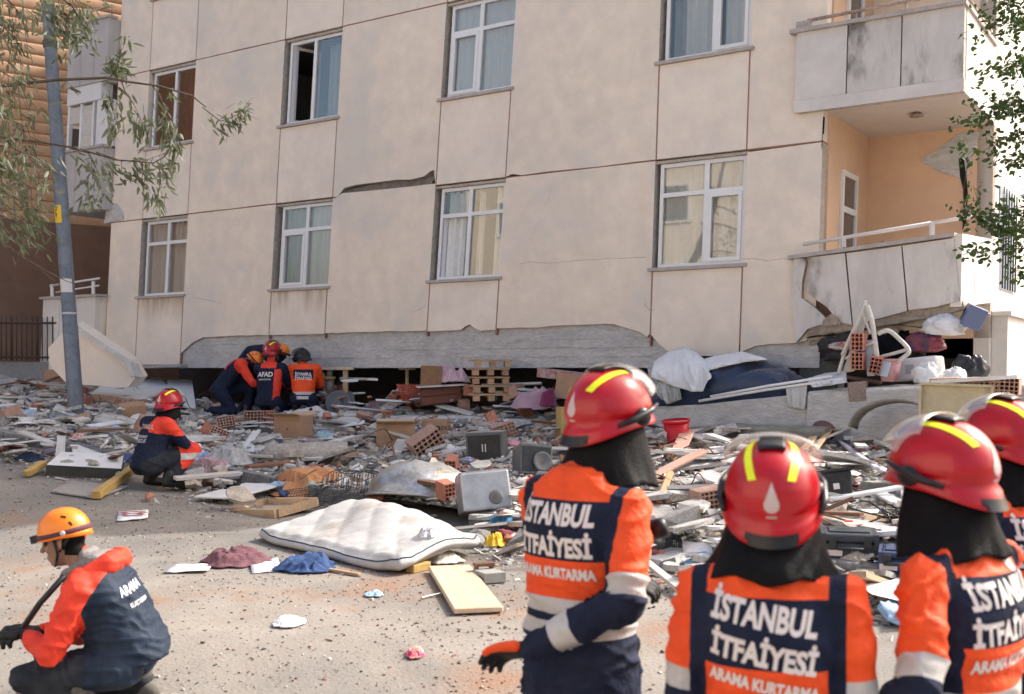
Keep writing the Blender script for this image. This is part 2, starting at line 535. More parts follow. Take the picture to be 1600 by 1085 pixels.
# windows
def bar(mb, u0, u1, v0, v1, w0, w1, sk=0.0):
    f = lambda w: (lambda a, b: B(a + sk * (b - v0), b, w))
    return mb.prism([(u0, v1), (u0, v0), (u1, v0), (u1, v1)], f(w0), f(w1))
def window(k, r, split=.5, transom=True, sash=0, open_=None, curtain=None, skew=0.0, dark=False, gapl=.05):
    u0, u1 = COLS[k][0] + J + gapl, COLS[k][1] - J
    v0, v1 = ROWS[r][0] + .02, ROWS[r][1] - .005
    wz = -.075
    win = empty('window', B((u0 + u1) / 2, v0, wz), None, None); win.parent = bld
    win.location = B((u0 + u1) / 2, v0, wz) - OFF
    o2 = B((u0 + u1) / 2, v0, wz)
    def wp(name, mb, m):
        mb.v = [tuple(Vector(p) - o2) for p in mb.v]
        return link(name, mb, m, win)
    fw = .052
    mb = MB()
    bar(mb, u0, u0 + fw, v0, v1, wz - .06, wz)
    bar(mb, u1 - fw, u1, v0, v1, wz - .06, wz)
    bar(mb, u0 + fw, u1 - fw, v0, v0 + fw, wz - .06, wz)
    bar(mb, u0 + fw, u1 - fw, v1 - fw, v1, wz - .06, wz)
    um = lerp(u0, u1, split)
    bar(mb, um - .035, um + .035, v0 + fw, v1 - fw, wz - .06, wz + .002)
    vt = v0 + (v1 - v0) * .70
    if transom:
        bar(mb, u0 + fw, um - .035, vt - .03, vt + .03, wz - .06, wz + .001)
        bar(mb, um + .035, u1 - fw, vt - .03, vt + .03, wz - .06, wz + .001)
    wp('frame', mb, pvc)
    cells = []
    vtop = vt - .03 if transom else v1 - fw
    cells.append((u0 + fw, um - .035, v0 + fw, vtop))
    cells.append((um + .035, u1 - fw, v0 + fw, vtop))
    if transom:
        cells.append((u0 + fw, um - .035, vt + .03, v1 - fw))
        cells.append((um + .035, u1 - fw, vt + .03, v1 - fw))
    for i, (a, b_, c, d) in enumerate(cells):
        if open_ == i:
            # casement swung into the room
            mb = MB()
            hinge = a
            f = lambda s_, t_, w: B(hinge + .02 + s_ * .30, t_, wz - .03 - s_ * .92 + w)
            L = b_ - a
            for (s0, s1, t0, t1) in ((0, .06, c, d), (L - .06, L, c, d), (.06, L - .06, c, c + .06), (.06, L - .06, d - .06, d)):
                mb.prism([(s0, t1), (s0, t0), (s1, t0), (s1, t1)], lambda x, y: f(x, y, -.03), lambda x, y: f(x, y, .02))
            wp('sash', mb, pvc)
            continue
        if sash & (1 << i):
            s_ = .05
            mb = MB()
            bar(mb, a, a + s_, c, d, wz - .05, wz + .018)
            bar(mb, b_ - s_, b_, c, d, wz - .05, wz + .018)
            bar(mb, a + s_, b_ - s_, c, c + s_, wz - .05, wz + .018)
            bar(mb, a + s_, b_ - s_, d - s_, d, wz - .05, wz + .018)
            wp('sash', mb, pvc)
            a, b_, c, d = a + s_, b_ - s_, c + s_, d - s_
        wp('pane', bar(MB(), a, b_, c, d, wz - .034, wz - .028), glass)
    # curtains hanging behind
    if curtain:
        for (c0, c1, cm, wd) in curtain:
            mb = MB()
            nU, rings = 40, []
            for (vq, pin) in ((v0 - .05, 1.0), ((v0 + v1) / 2, 1.0), (v1 + .02, 1.0)):
                row = []
                for i in range(nU + 1):
                    s_ = i / nU
                    u = lerp(lerp(u0, u1, c0), lerp(u0, u1, c1), s_)
                    row.append(B(u, vq, wz - wd + .03 * math.sin(s_ * (c1 - c0) * 60 + k * 3 + vq * .4) + .012 * math.sin(s_ * 23 + vq)))
                rings.append(row)
            mb.loft(rings, 0, True, False, False)
            wp('curtain', mb, cm)
    # sill
    mb = MB()
    a, b_ = COLS[k]
    mb.prism([(a - .06, v0), (a - .06, v0 - .045), (b_ + .06, v0 - .045), (b_ + .06, v0)], lambda x, y: B(x, y, -.2), lambda x, y: B(x, y, .045))
    wp('sill', mb, sill_m)
    return win
CW = curtain_m
window(0, 0, .52, True, 0, None, [(.0, .5, CW, .10), (.5, 1, CW, .13)], gapl=.07)
window(1, 0, .5, True, 1, None, [(0, .45, curtain_b, .12), (.4, 1, CW, .10)], gapl=.09)
window(2, 0, .46, True, 0, 0, [(.08, .34, CW, .12), (.5, .60, CW, .2), (.8, 1.0, CW, .14)], gapl=.06)
window(3, 0, .55, True, 2, None, [(0, 1, CW, .09)], gapl=.03)
window(0, 1, .52, False, 0, None, [(.45, 1, curtain_r, .3)], gapl=.05)
window(1, 1, .48, False, 0, 0, [(.5, .95, curtain_b, .35)], gapl=.06)
window(2, 1, .46, True, 1, None, [(0, 1, CW, .10)], gapl=.05)
window(3, 1, .58, True, 2, None, [(0, .2, curtain_b, .25), (.2, .62, CW, .1), (.65, 1, CW, .13)], gapl=.04)
window(0, 2, .5, False, 0, None, [(0, 1, CW, .22)])
for kk in (1, 2, 3): window(kk, 2, .5, True, 0, None, [(0, 1, CW, .22)])

# rust and dirt run down from the sills of two lower windows
sm_ = plaster2.copy(); sm_.name = 'streaked_plaster'
N, L = sm_.node_tree.nodes, sm_.node_tree.links
bs_ = N['Principled BSDF']; src = bs_.inputs['Base Color'].links[0].from_socket
tc_ = N.new('ShaderNodeTexCoord'); mp_ = N.new('ShaderNodeMapping'); mp_.inputs['Scale'].default_value = (3.5, 3.5, .6); L.new(tc_.outputs['Object'], mp_.inputs[0])
n1_ = N.new('ShaderNodeTexNoise'); n1_.inputs['Scale'].default_value = 1.3; L.new(mp_.outputs[0], n1_.inputs['Vector'])
sx_ = N.new('ShaderNodeSeparateXYZ'); L.new(tc_.outputs['Object'], sx_.inputs[0])
r1_ = N.new('ShaderNodeMapRange'); r1_.inputs[1].default_value = 1.45; r1_.inputs[2].default_value = 1.98; L.new(sx_.outputs[2], r1_.inputs[0])
r2_ = N.new('ShaderNodeMapRange'); r2_.inputs[1].default_value = .35; r2_.inputs[2].default_value = .62; L.new(n1_.outputs[0], r2_.inputs[0])
mu_ = N.new('ShaderNodeMath'); mu_.operation = 'MULTIPLY'; L.new(r1_.outputs[0], mu_.inputs[0]); L.new(r2_.outputs[0], mu_.inputs[1])
mx_ = N.new('ShaderNodeMix'); mx_.data_type = 'RGBA'; L.new(mu_.outputs[0], mx_.inputs[0]); L.new(src, mx_.inputs[6]); mx_.inputs[7].default_value = (.46, .34, .22, 1)
L.new(mx_.outputs[2], bs_.inputs['Base Color'])
for o in bld.children:
    if o.name.startswith('spandrel_panel') and o.data.materials[0] == plaster2:
        zc = max(v.co.z for v in o.data.vertices)
        if zc < 2.2 and sum((v.co for v in o.data.vertices), Vector()).dot(UDIR) / len(o.data.vertices) < -3: o.data.materials[0] = sm_

# body of the building behind the panels
ROOF = 15.0
def ubox(u0, u1, v0, v1, w0, w1):
    return MB().prism([(u0, v1), (u0, v0), (u1, v0), (u1, v1)], lambda a, b: B(a, b, w0), lambda a, b: B(a, b, w1))
SIDE = 6.32
bpart('upper_storeys', ubox(-11.2, SIDE, FL[2] + .012, ROOF, -11, 0), plaster)
for v in (FL[0], FL[1], FL[2]):
    bpart('floor_slab', ubox(UL + .1, UR - .1, v - .12, v + .02, -9.0, -.21), interior_shade)
bpart('partition', ubox(UL, UR - .1, 2.4, FL[2], -4.2, -4.05), mat('room_wall', (.42, .38, .34), .9, .1, 2))
for u in (-6.3, -2.7, .9):
    bpart('partition', ubox(u, u + .12, 2.4, FL[2], -4.0, -.21), MATS['room_wall'])
bpart('back_wall', ubox(-11.2, SIDE, .6, FL[2], -11, -10.8), plaster)
bpart('slab', ubox(-9.6, UR + .1, 1.95, 2.37, -10, -.52), interior_shade)
bpart('side_wall', ubox(UL - .001, UL + .2, 1.9, FL[2], -10.8, -.21), plaster)
# right flank, set back behind the corner balconies
bpart('flank_wall', ubox(SIDE - .2, SIDE, .6, FL[2], -10.79, -2.0), white_wall)
bpart('rear_of_void', ubox(-11.3, SIDE - .2, .3, 1.94, -3.4, -3.2), interior_shade)  # dark sheet added so the void under the beam stays black

# ---------------------------------------------------------------- house across the street, behind the photographer
ob_c = B(-3, 0, 24.0); ob_c.z = gz(ob_c.x, ob_c.y)
opp = empty('opposite_building', ob_c, 'cream house across the street, seen only as a reflection in the window panes', 'building')
opp.rotation_euler = (0, 0, math.atan2(-.547, .837))
opp_m = mat('opposite_plaster', (.74, .68, .60), .9, .05, 1.0, (.70, .64, .56))
link('wall', MB().box((0, -4, 5.2), (30, 8, 11.4)), opp_m, opp)
link('roof', MB().box((0, -3.9, 11.1), (31, 9, .35)), mat('roof_tile', (.36, .15, .10), .9, .2, 6), opp)
for i in range(8):
    for r in range(3):
        wv = link('window', MB().box((-12.6 + i * 3.6, .03, 2.2 + r * 3.0), (1.5, .08, 1.5)), pvc, opp)
        link('pane', MB().box((-12.6 + i * 3.6, .08, 2.2 + r * 3.0), (1.3, .02, 1.3)), mat('opposite_pane', (.10, .12, .14), .15, spec=.6), wv)
# ---------------------------------------------------------------- corner balconies on the right
WP = .09
def q(px, py): return UV(px, py, WP)
def parapet_panel(poly, m, name='parapet_panel', w0=None, w1=None, parent=None):
    w0 = WP - .12 if w0 is None else w0; w1 = WP if w1 is None else w1
    return panel(poly, name, m, w0, w1, plaster_edge, parent)
U1, U2, U3, U4 = 4.235, UV(1323, 110, WP)[0], UV(1408, 95, WP)[0], 6.33
P0, P1_ = 5.05, 6.06
for (a, b_) in ((U1, U2), (U2, U3), (U3, U4)):
    parapet_panel([(a + .008, P1_), (a + .008, P0 + .16), (b_ - .008, P0 + .16), (b_ - .008, P1_)], balc_m if a < U2 - .1 else stain_m)
parapet_panel([(U1, P0 + .158), (U1, P0 + .02), (U1 + .05, P0), (U4, P0), (U4, P0 + .158)], balc_m, 'parapet_foot')
bpart('parapet_coping', ubox(U1 - .08, U4 + .02, P1_ + .002, P1_ + .05, WP - .16, WP + .05), sill_m)
bpart('balcony_slab', ubox(4.42, U4 - .002, P0 + .003, P0 + .15, -2.0, WP - .122), ceil_m)
mb = ubox(4.42, 4.72, 5.02, 5.16, -.3, -.0)
for i in range(3):
    w0 = WP - .13 - i * .66
    bpart('parapet_panel', ubox(U4 - .12, U4, P0 + .01, P1_, w0 - .65, w0), white_wall)
bpart('parapet_coping', ubox(U4 - .15, U4 + .03, P1_ + .002, P1_ + .05, -1.9, WP - .17), sill_m)
# rail above
mb = MB()
pts = [B(U1 + .12, P1_ + .17, 0), B(U4 - .05, P1_ + .20, 0), B(U4 - .05, P1_ + .20, -1.9)]
mb.tube(pts[:2], .022, 8); mb.tube(pts[1:], .022, 8)
for t in (.0, .33, .66, 1):
    p = lerp(U1 + .12, U4 - .05, t); mb.tube([B(p, P1_ + .04, 0), B(p, P1_ + .19, 0)], .014, 6)
bpart('railing', mb, mat('rusty_rail', (.50, .40, .35), .6, .25, 10, (.36, .25, .2)))
bpart('drain_block', ubox(U1 - .03, U1 + .16, P1_ + .052, P1_ + .17, -.1, .02), plaster_edge)
mb = MB().lathe([(.09, -.045), (.085, -.03), (.05, -.02), (.05, 0)], B(5.6, P0 + .002, -.75), 20)
bpart('ceiling_lamp', mb, mat('rusty_lamp', (.35, .25, .2), .6))
# recessed walls of the two loggias
door_dark = mat('door_glass_dark', (.12, .10, .09), .25, .1, 3, spec=.6)
def loggia(v0, v1, withdoor=True):
    bpart('loggia_wall', ubox(UR + .0, UR + .03, v0, v1, -2.0, -.201), peach)
    bpart('loggia_back_wall', ubox(UR - .2, SIDE - .0 if v0 > 4 else SIDE, v0, v1, -2.2, -2.0), peach if v0 < 4.9 else plaster)
    # balcony door with fanlight in the return wall
    d0, d1 = -1.42, -.72
    dv0, dv1 = v0 + .05, min(v1 - .2, v0 + 2.22)
    f = lambda off: (lambda w, v: B(UR + off, v, w))
    def r_(a, b_, c, d, o0, o1): return MB().prism([(a, d), (a, c), (b_, c), (b_, d)], f(o0), f(o1))
    mb = MB()
    for (a, b_, c, d) in ((d0, d0 + .07, dv0, dv1), (d1 - .07, d1, dv0, dv1), (d0 + .07, d1 - .07, dv1 - .07, dv1), (d0 + .07, d1 - .07, dv0 + 1.62, dv0 + 1.70), (d0 + .07, d1 - .07, dv0, dv0 + .5)):
        mb.prism([(a, d), (a, c), (b_, c), (b_, d)], f(.02), f(.07))
    dr = bpart('balcony_door', mb, pvc)
    for (c, d) in ((dv0 + .5, dv0 + 1.62), (dv0 + 1.70, dv1 - .07)):
        bpart('pane', r_(d0 + .07, d1 - .07, c, d, .031, .04), door_dark, dr)
loggia(2.2, P0 + .003)
loggia(P0 + .15, 7.9)
bpart('balcony_slab', ubox(U1, U4, 7.9, 8.05, -2.0, WP), ceil_m)
bpart('parapet_panel', ubox(U1, U4, 8.051, 9.0, WP - .12, WP), balc_m)
bpart('loggia_back_wall', ubox(UR - .2, SIDE, 8.05, FL[2], -2.2, -2.0), plaster)
# broken plaster at the corner column of the lower loggia
def bw(px, py): return UV(px, py, -1.99)
bpart('exposed_concrete', MB().prism([bw(1436, 250), bw(1462, 236), bw(1500, 208), bw(1531, 206), bw(1516, 262), bw(1508, 284), bw(1492, 276), bw(1470, 270)], lambda a, b: B(a, b, -2.02), lambda a, b: B(a, b, -1.985)), concrete)
black_m = mat('crack_shadow', (.02, .017, .015), 1.0)
bpart('crack', MB().prism([bw(1498, 248), bw(1506, 246), bw(1510, 276), bw(1512, 300), bw(1510, 345), bw(1504, 360), bw(1506, 300), bw(1500, 276)], lambda a, b: B(a, b, -2.02), lambda a, b: B(a, b, -1.982)), black_m)
# crack at the head of the return wall
bpart('crack', MB().prism([(UR - .005, 4.98), (UR - .012, 4.6), (UR - .004, 4.55), (UR + .004, 4.98)], lambda a, b: B(a, b, -.05), lambda a, b: B(a, b, .003)), black_m)

# hairline cracks in the render: thin open seams
def hair(pts, wd=.006, m=None):
    mb = MB()
    P = [UV(*p) for p in pts]
    P2 = []
    for a, b_ in zip(P, P[1:]):
        P2.append(a); P2 += jag(a, b_, 4, .012, int(a[0] * 100) + 50)
    P2.append(P[-1])
    for (a, b_) in zip(P2, P2[1:]):
        w_ = wd * random.uniform(.5, 1.2)
        mb.prism([(a[0], a[1] + w_ / 2), (a[0], a[1] - w_ / 2), (b_[0], b_[1] - w_ / 2), (b_[0] + w_ * .7, b_[1] + w_ / 2)], lambda x, y: B(x, y, -.004), lambda x, y: B(x, y, .0015))
    bpart('hairline_crack', mb, m or mat('crack_line', (.40, .33, .27), .95))
hair([(866, 272), (858, 310), (842, 340), (830, 375), (818, 410)])
hair([(812, 413), (840, 411), (880, 409), (930, 406), (1010, 402)])
hair([(1160, 405), (1200, 408), (1238, 403)])
hair([(1007, 465), (1007, 475), (1015, 484), (1022, 485)])
hair([(640, 490), (655, 484), (665, 478)])
hair([(300, 465), (330, 470), (345, 474)])

# lower balcony: its parapet has dropped and cracked
LBW = .09
pan1 = [q(1258, 398), q(1266, 402), q(1262, 420), q(1257, 455), q(1263, 468), q(1285, 485), q(1295, 497), q(1304, 500), q(1331, 512), q(1324, 440), q(1321, 402)]
pan0 = [q(1240, 404), q(1238, 470), q(1243, 536), q(1250, 528), q(1262, 514), q(1284, 507), q(1290, 497), q(1272, 480), q(1252, 466), q(1253, 440), q(1259, 412), q(1258, 404)]
parapet_panel(pan0, stain_m)
parapet_panel([q(1268, 402), q(1266, 418), q(1261, 440), q(1262, 458), q(1274, 468), q(1292, 480), q(1302, 492), q(1310, 503), q(1331, 508), q(1324, 440), q(1320, 396)], stain_m)
parapet_panel([q(1322.5, 396), q(1326.5, 440), q(1333, 508), q(1395, 492), q(1417, 486), q(1408, 385)], stain_m)
parapet_panel([q(1410, 384.5), q(1419.5, 485), q(1460, 480), q(1501, 470), q(1490, 372)], stain_m)
cop = MB()
a0, a1, a2 = q(1232, 406), q(1322, 394), q(1492, 370)
for (s_, t_) in ((a0, a1), (a1, a2)):
    cop.prism([(s_[0], s_[1] + .05), (s_[0], s_[1] + .002), (t_[0], t_[1] + .002), (t_[0], t_[1] + .05)], lambda x, y: B(x, y, LBW - .16), lambda x, y: B(x, y, LBW + .04))
bpart('parapet_coping', cop, sill_m)
# flank parapet pulled away from the corner
def flank(w, v, du=0.0): return B(U4 + .02 + du + .06 * (-w), v, w)
for i in range(3):
    w0, w1 = LBW - .02 - i * .62, LBW - .62 - i * .62 + .01
    vt0, vt1, vb0, vb1 = 3.38 + .03 * i, 3.41 + .03 * i, 2.52 + .05 * i, 2.57 + .05 * i
    mb = MB().hexa([flank(w0, vb0), flank(w1, vb1), flank(w1, vb1, -.12), flank(w0, vb0, -.12), flank(w0, vt0), flank(w1, vt1), flank(w1, vt1, -.12), flank(w0, vt0, -.12)])
    bpart('parapet_panel', mb, white_wall)
mb = MB()
r0, r1, r2 = UV(1255, 382, 0), UV(1455, 349, 0), UV(1540, 334, 0)
mb.tube([B(r0[0], r0[1], 0), B(r1[0], r1[1], 0)], .024, 8)
mb.tube([B(r1[0], r1[1], 0), B(U4 + .1, r2[1] - .02, -.02)], .02, 8)
for px_ in (1318, 1456):
    a = UV(px_, 384 if px_ < 1400 else 370, 0); b_ = UV(px_, 372 if px_ < 1400 else 350, 0)
    mb.box((B(a[0], (a[1] + b_[1]) / 2, 0)), (.05, .05, b_[1] - a[1] + .04))
bpart('railing', mb, metal_w)
bpart('fallen_board', MB().prism([q(1325, 389), q(1368, 372), q(1370, 380), q(1330, 392)], lambda a, b: B(a, b, -.5), lambda a, b: B(a, b, -.3)), mat('dark_wood_and_shade', (.16, .08, .055), .7, .2, 8))
# broken floor slab of that balcony, in layers
tan = mat('broken_screed', (.40, .33, .26), .95, .3, 5, (.30, .25, .2), .9, 30)
def slab_layer(pts_top, pts_bot, w0, w1, seed):
    rnd = random.Random(seed)
    poly = [q(*p) for p in pts_top] + [q(*p) for p in pts_bot[::-1]]
    out = []
    for a, b_ in zip(poly, poly[1:] + poly[:1]):
        out.append(a); out += jag(a, b_, 4, .018, seed + len(out))
    mb = MB().prism(out[::-1], lambda a, b: B(a, b, w0), lambda a, b: B(a, b, w1 + .05 * nz((a * 4, b * 4, seed))))
    bpart('broken_slab', mb, tan)
slab_layer([(1262, 510), (1310, 500), (1395, 490), (1502, 470)], [(1256, 528), (1310, 521), (1400, 506), (1508, 482)], -1.6, .05, 3)
slab_layer([(1256, 529), (1310, 523), (1400, 508)], [(1260, 540), (1320, 536), (1402, 524)], -1.4, .0, 5)
bpart('crack', MB().prism([q(1254, 404), q(1250, 470), q(1285, 512), q(1315, 512), q(1300, 480), q(1268, 402)], lambda a, b: B(a, b, WP - .2), lambda a, b: B(a, b, WP - .13)), MATS['dark_wood_and_shade'])  # dark backing sheet, painted shade inside the open crack
slab_layer([(1290, 498), (1298, 486), (1310, 496)], [(1284, 508), (1300, 510), (1312, 508)], -.2, .07, 8)
# flank wall details: window with bars and a ledge
fm = MB()
for i in range(6):
    w_ = -2.6 - i * .22
    fm.tube([B(SIDE + .05, 2.9, w_), B(SIDE + .05, 4.3, w_)], .012, 6)
bpart('window_bars', fm, mat('dark_iron', (.05, .05, .06), .6))
bpart('flank_window', ubox(SIDE + .003, SIDE + .02, 2.9, 4.3, -3.9, -2.5), mat('blue_grey_pane', (.35, .40, .48), .15, spec=.6))
bpart('ledge', ubox(SIDE + .003, SIDE + .25, 2.50, 2.56, -4.6, -2.1), white_wall)
bpart('flank_foot', ubox(SIDE + .003, SIDE + .2, .6, 2.498, -4.5, -2.15), white_wall)

# ---------------------------------------------------------------- balcony bay on the left
LU0, LU1, LW = -11.0, UL - .02, .25
grey_pl = mat('grey_plaster', (.50, .48, .47), .9, .05, 1.2, (.46, .44, .43), .15, 25)
for (v0, v1) in ((7.42, 8.62), (4.92, 6.12)):
    for i in range(3):
        a, b_ = lerp(LU0, LU1, i / 3), lerp(LU0, LU1, (i + 1) / 3)
        bpart('parapet_panel', ubox(a + .006, b_ - .006, v0, v1, LW - .12, LW), grey_pl)
    bpart('parapet_panel', ubox(LU1 - .12, LU1, v0, v1, -.2, LW - .121), grey_pl)
    bpart('parapet_coping', ubox(LU0, LU1 + .04, v1 + .002, v1 + .05, LW - .16, LW + .05), sill_m)
    bpart('balcony_slab', ubox(LU0, LU1 - .121, v0, v0 + .14, -1.3, LW - .121), concrete)
mb = MB(); mb.tube([B(LU0, 8.86, LW - .05), B(LU1, 8.86, LW - .05)], .022, 8)
for t in (0, .5, 1): mb.tube([B(lerp(LU0, LU1, t), 8.68, LW - .05), B(lerp(LU0, LU1, t), 8.86, LW - .05)], .014, 6)
bpart('railing', mb, MATS['rusty_rail'])
bpart('blind_box', ubox(LU0, LU1 - .2, 7.08, 7.415, LW - .3, LW - .03), mat('white_cladding', (.72, .71, .71), .7, .04, 2))
bpart('pilaster', ubox(LU1 - .34, LU1, 6.172, 7.079, -.2, LW - .06), MATS['white_cladding'])
# enclosed balcony: roller shutters and an open casement
sh = bpart('shutter_frame', ubox(LU0, LU0 + .06, 6.172, 7.078, LW - .14, LW - .06), pvc)
for (a, b_, v0) in ((LU0 + .062, LU0 + .40, 6.72), (LU0 + .46, LU0 + .80, 6.172)):
    k = 0
    v = v0
    while v < 7.03:
        bpart('slat', ubox(a, b_, v, v + .05, LW - .115 - .005, LW - .10), mat('shutter_slat', (.62, .60, .55), .6), sh); v += .054
bpart('shutter_post', ubox(LU0 + .401, LU0 + .459, 6.172, 7.078, LW - .14, LW - .06), pvc)
bpart('shutter_post', ubox(LU0 + .801, LU0 + .85, 6.172, 7.078, LW - .14, LW - .06), pvc)
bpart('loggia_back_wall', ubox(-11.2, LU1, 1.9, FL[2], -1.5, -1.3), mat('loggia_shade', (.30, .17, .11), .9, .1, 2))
# chipped render under the second-floor slab, right of the bay
bpart('exposed_concrete', MB().prism([e(163, 350), e(195, 343), e(192, 330), e(183, 318), e(168, 318)], lambda a, b: B(a, b, -.05), lambda a, b: B(a, b, .012)), concrete)
# lowest balcony of the bay
for i in range(3):
    a, b_ = lerp(-11.45, LU1, i / 3), lerp(-11.45, LU1, (i + 1) / 3)
    bpart('parapet_panel', ubox(a + .006, b_ - .006, 1.5, 3.2, LW - .12, LW), white_wall)
bpart('parapet_panel', ubox(LU1 - .12, LU1, 1.5, 3.2, -.2, LW - .121), plaster)
bpart('parapet_coping', ubox(-11.5, LU1 + .1, 3.202, 3.25, LW - .18, LW + .06), sill_m)
mb = MB()
mb.tube([B(-11.3, 3.48, LW - .05), B(LU1, 3.56, LW - .05)], .022, 8); mb.tube([B(-11.1, 3.34, LW - .05), B(LU1, 3.42, LW - .05)], .018, 8)
for t in (.1, .42, .9): mb.box(B(lerp(-11.4, LU1, t), 3.38, LW - .05), (.06, .04, .26))
bpart('railing', mb, metal_w)
# dark doorway things under the beam at the left: collapsed garage mouth
mb = MB().prism([e(222, 576), e(290, 573), e(290, 569), e(222, 572)], lambda a, b: B(a, b, -.3), lambda a, b: B(a, b, .1))
bpart('door_head', mb, sill_m)

# ---------------------------------------------------------------- neighbouring house with log-shaped boards
nd = Vector((.80, .60, 0)); nn_ = Vector((.60, -.80, 0))
NO = at(-60, 575, 24.0); NO.z = 0.0
house = empty('neighbour_house', NO + Vector((0, 0, gz(NO.x, NO.y))), 'neighbouring house clad in orange rounded timber boards over a brown wall', 'house')
HO = house.location.copy()
orange_log = mat('orange_log', (.62, .39, .24), .7, .08, 2, (.57, .35, .21), .1, 20)
brown_w = mat('brown_render', (.235, .145, .105), .9, .08, 1.0, (.21, .13, .095), .15, 20)
def hp(s_, z, w_=0): return NO + nd * s_ + nn_ * w_ + Vector((0, 0, z))
mb = MB()
mb.hexa([hp(-14, -.5, -.3), hp(9, -.5, -.3), hp(9, -.5, -8), hp(-14, -.5, -8), hp(-14, 5.2, -.3), hp(9, 5.2, -.3), hp(9, 5.2, -8), hp(-14, 5.2, -8)])
mb.v = [tuple(Vector(p) - HO) for p in mb.v]
link('wall', mb, brown_w, house)
bh = .26
for i in range(24):
    z = 4.9 + i * bh
    rings = []
    for s_ in (-3.5, 4.6):
        rings.append([hp(s_, z + bh * .5 + bh * .5 * math.sin(R(a)), -.35 + .05 * math.cos(R(a)) ** .5 if abs(a) < 90 else -.35) for a in (-90, -70, -45, -20, 0, 20, 45, 70, 90)])
    mb = MB().loft(rings, 0, True, False, False)
    mb.v = [tuple(Vector(p) - HO) for p in mb.v]
    link('board', mb, orange_log, house)
mb = MB().hexa([hp(-14, 4.8, -.4), hp(9, 4.8, -.4), hp(9, 4.8, -8), hp(-14, 4.8, -8), hp(-14, 11.5, -.4), hp(9, 11.5, -.4), hp(9, 11.5, -8), hp(-14, 11.5, -8)])
mb.v = [tuple(Vector(p) - HO) for p in mb.v]
link('upper_wall', mb, mat('brown_gap', (.20, .10, .06), .9), house)
for (s0, z0) in ((-2.2, 6.4), (2.3, 6.2)):
    mb = MB().hexa([hp(s0, z0, -.2), hp(s0 + .9, z0, -.2), hp(s0 + .9, z0, -.4), hp(s0, z0, -.4), hp(s0, z0 + 1.3, -.2), hp(s0 + .9, z0 + 1.3, -.2), hp(s0 + .9, z0 + 1.3, -.4), hp(s0, z0 + 1.3, -.4)])
    mb.v = [tuple(Vector(p) - HO) for p in mb.v]
    wn_ = link('window', mb, pvc, house)
    mb = MB().hexa([hp(s0 + .07, z0 + .07, -.19), hp(s0 + .83, z0 + .07, -.19), hp(s0 + .83, z0 + .07, -.3), hp(s0 + .07, z0 + .07, -.3), hp(s0 + .07, z0 + 1.23, -.19), hp(s0 + .83, z0 + 1.23, -.19), hp(s0 + .83, z0 + 1.23, -.3), hp(s0 + .07, z0 + 1.23, -.3)])
    mb.v = [tuple(Vector(p) - HO) for p in mb.v]
    link('pane', mb, door_dark, wn_)

# iron fence in front of it
fo = at(35, 560, 22.5)
fence = empty('iron_fence', (fo.x, fo.y, gz(fo.x, fo.y)), 'low dark iron bar fence before the brown wall', 'fence')
iron = mat('fence_iron', (.06, .04, .035), .6, .2, 20)
for i in range(15):
    p = at(-22 + i * 8.0, 505, 22.4 - .02 * i)
    link('fence_bar', MB().tube([(0, 0, -.35), (0, 0, .55)], .013 if i % 5 else .03, 6), iron, fence, loc=p - fence.location + Vector((0, 0, -.42)))
for dz in (.0, -.70):
    a, b_ = at(-30, 505, 22.4), at(95, 505, 22.1)
    link('fence_rail', MB().tube([a + Vector((0, 0, dz)) - fence.location, b_ + Vector((0, 0, dz)) - fence.location], .02, 6), iron, fence)
mb = MB().hexa([at(-80, 610, 22.6), at(95, 610, 22.2), at(95, 610, 22.6), at(-80, 610, 23.0), at(-80, 566, 22.6), at(95, 566, 22.2), at(95, 566, 22.6), at(-80, 566, 23.0)])
lw = link('low_wall', mb, mat('grey_block', (.25, .25, .25), .9, .2, 4, bump=.4), None, 'low grey plinth wall carrying the iron bar fence', 'wall')
# ---------------------------------------------------------------- people
navy = mat('navy_cloth', (.012, .017, .038), .8, .25, 6, (.018, .024, .050), .4, 28, spec=.15)
navy2 = mat('worn_navy_cloth', (.013, .024, .045), .65, .25, 5, (.024, .038, .065), .2, 120, spec=.2)
trouser = mat('dark_trousers', (.016, .02, .03), .85, .25, 6, (.03, .034, .042), .3, 140)
orange_c = mat('orange_cloth', (.84, .085, .012), .65, .10, 7, (.78, .070, .010), .4, 26)
red_c = mat('red_orange_cloth', (.80, .055, .025), .65, .10, 7, (.72, .045, .02), .2, 140)
silver = mat('reflective_band', (.52, .50, .48), .4, .06, 10, (.46, .44, .43), .1, 90)
black_c = mat('black_cloth', (.0035, .0035, .0045), .7, .2, 8, (.007, .007, .008), .2, 110, spec=.14)
skin = mat('skin', (.30, .17, .115), .55, .12, 14, (.25, .135, .09), .2, 90)  # darkened all over, standing in for shadow on the squatting man's face
boot_m = mat('boot_leather', (.015, .014, .014), .5, .2, 10, bump=.2)
boot_dusty = mat('dusty_boot', (.17, .155, .14), .9, .25, 8, (.12, .11, .1))
glove_m = mat('black_glove', (.012, .012, .013), .65, .2, 10, bump=.3)
glove_w = mat('white_glove', (.72, .72, .70), .7, .1, 10)
h_red = mat('helmet_red', (.46, .003, .011), .30, .06, 9, (.38, .004, .012), coat=.22, spec=.4, stain=(.36, .09, .08), stain_scale=7, stain_lo=.60, stain_hi=.80)
h_yel = mat('helmet_yellow', (.80, .88, .02), .4, .05, 20)
h_blk = mat('helmet_black', (.014, .015, .018), .35, .05, 10)
h_org = mat('helmet_orange', (.85, .22, .01), .3, .04, 8, coat=.4)
h_slv = mat('helmet_silver_emblem', (.55, .45, .45), .35, metal=.1)
strap_m = mat('strap_grey', (.25, .22, .20), .6)
visor = glass_mat('visor', (.93, .93, .93), .05, .06, .10)
txt_w = mat('print_white', (.72, .66, .64), .6, .06, 30)
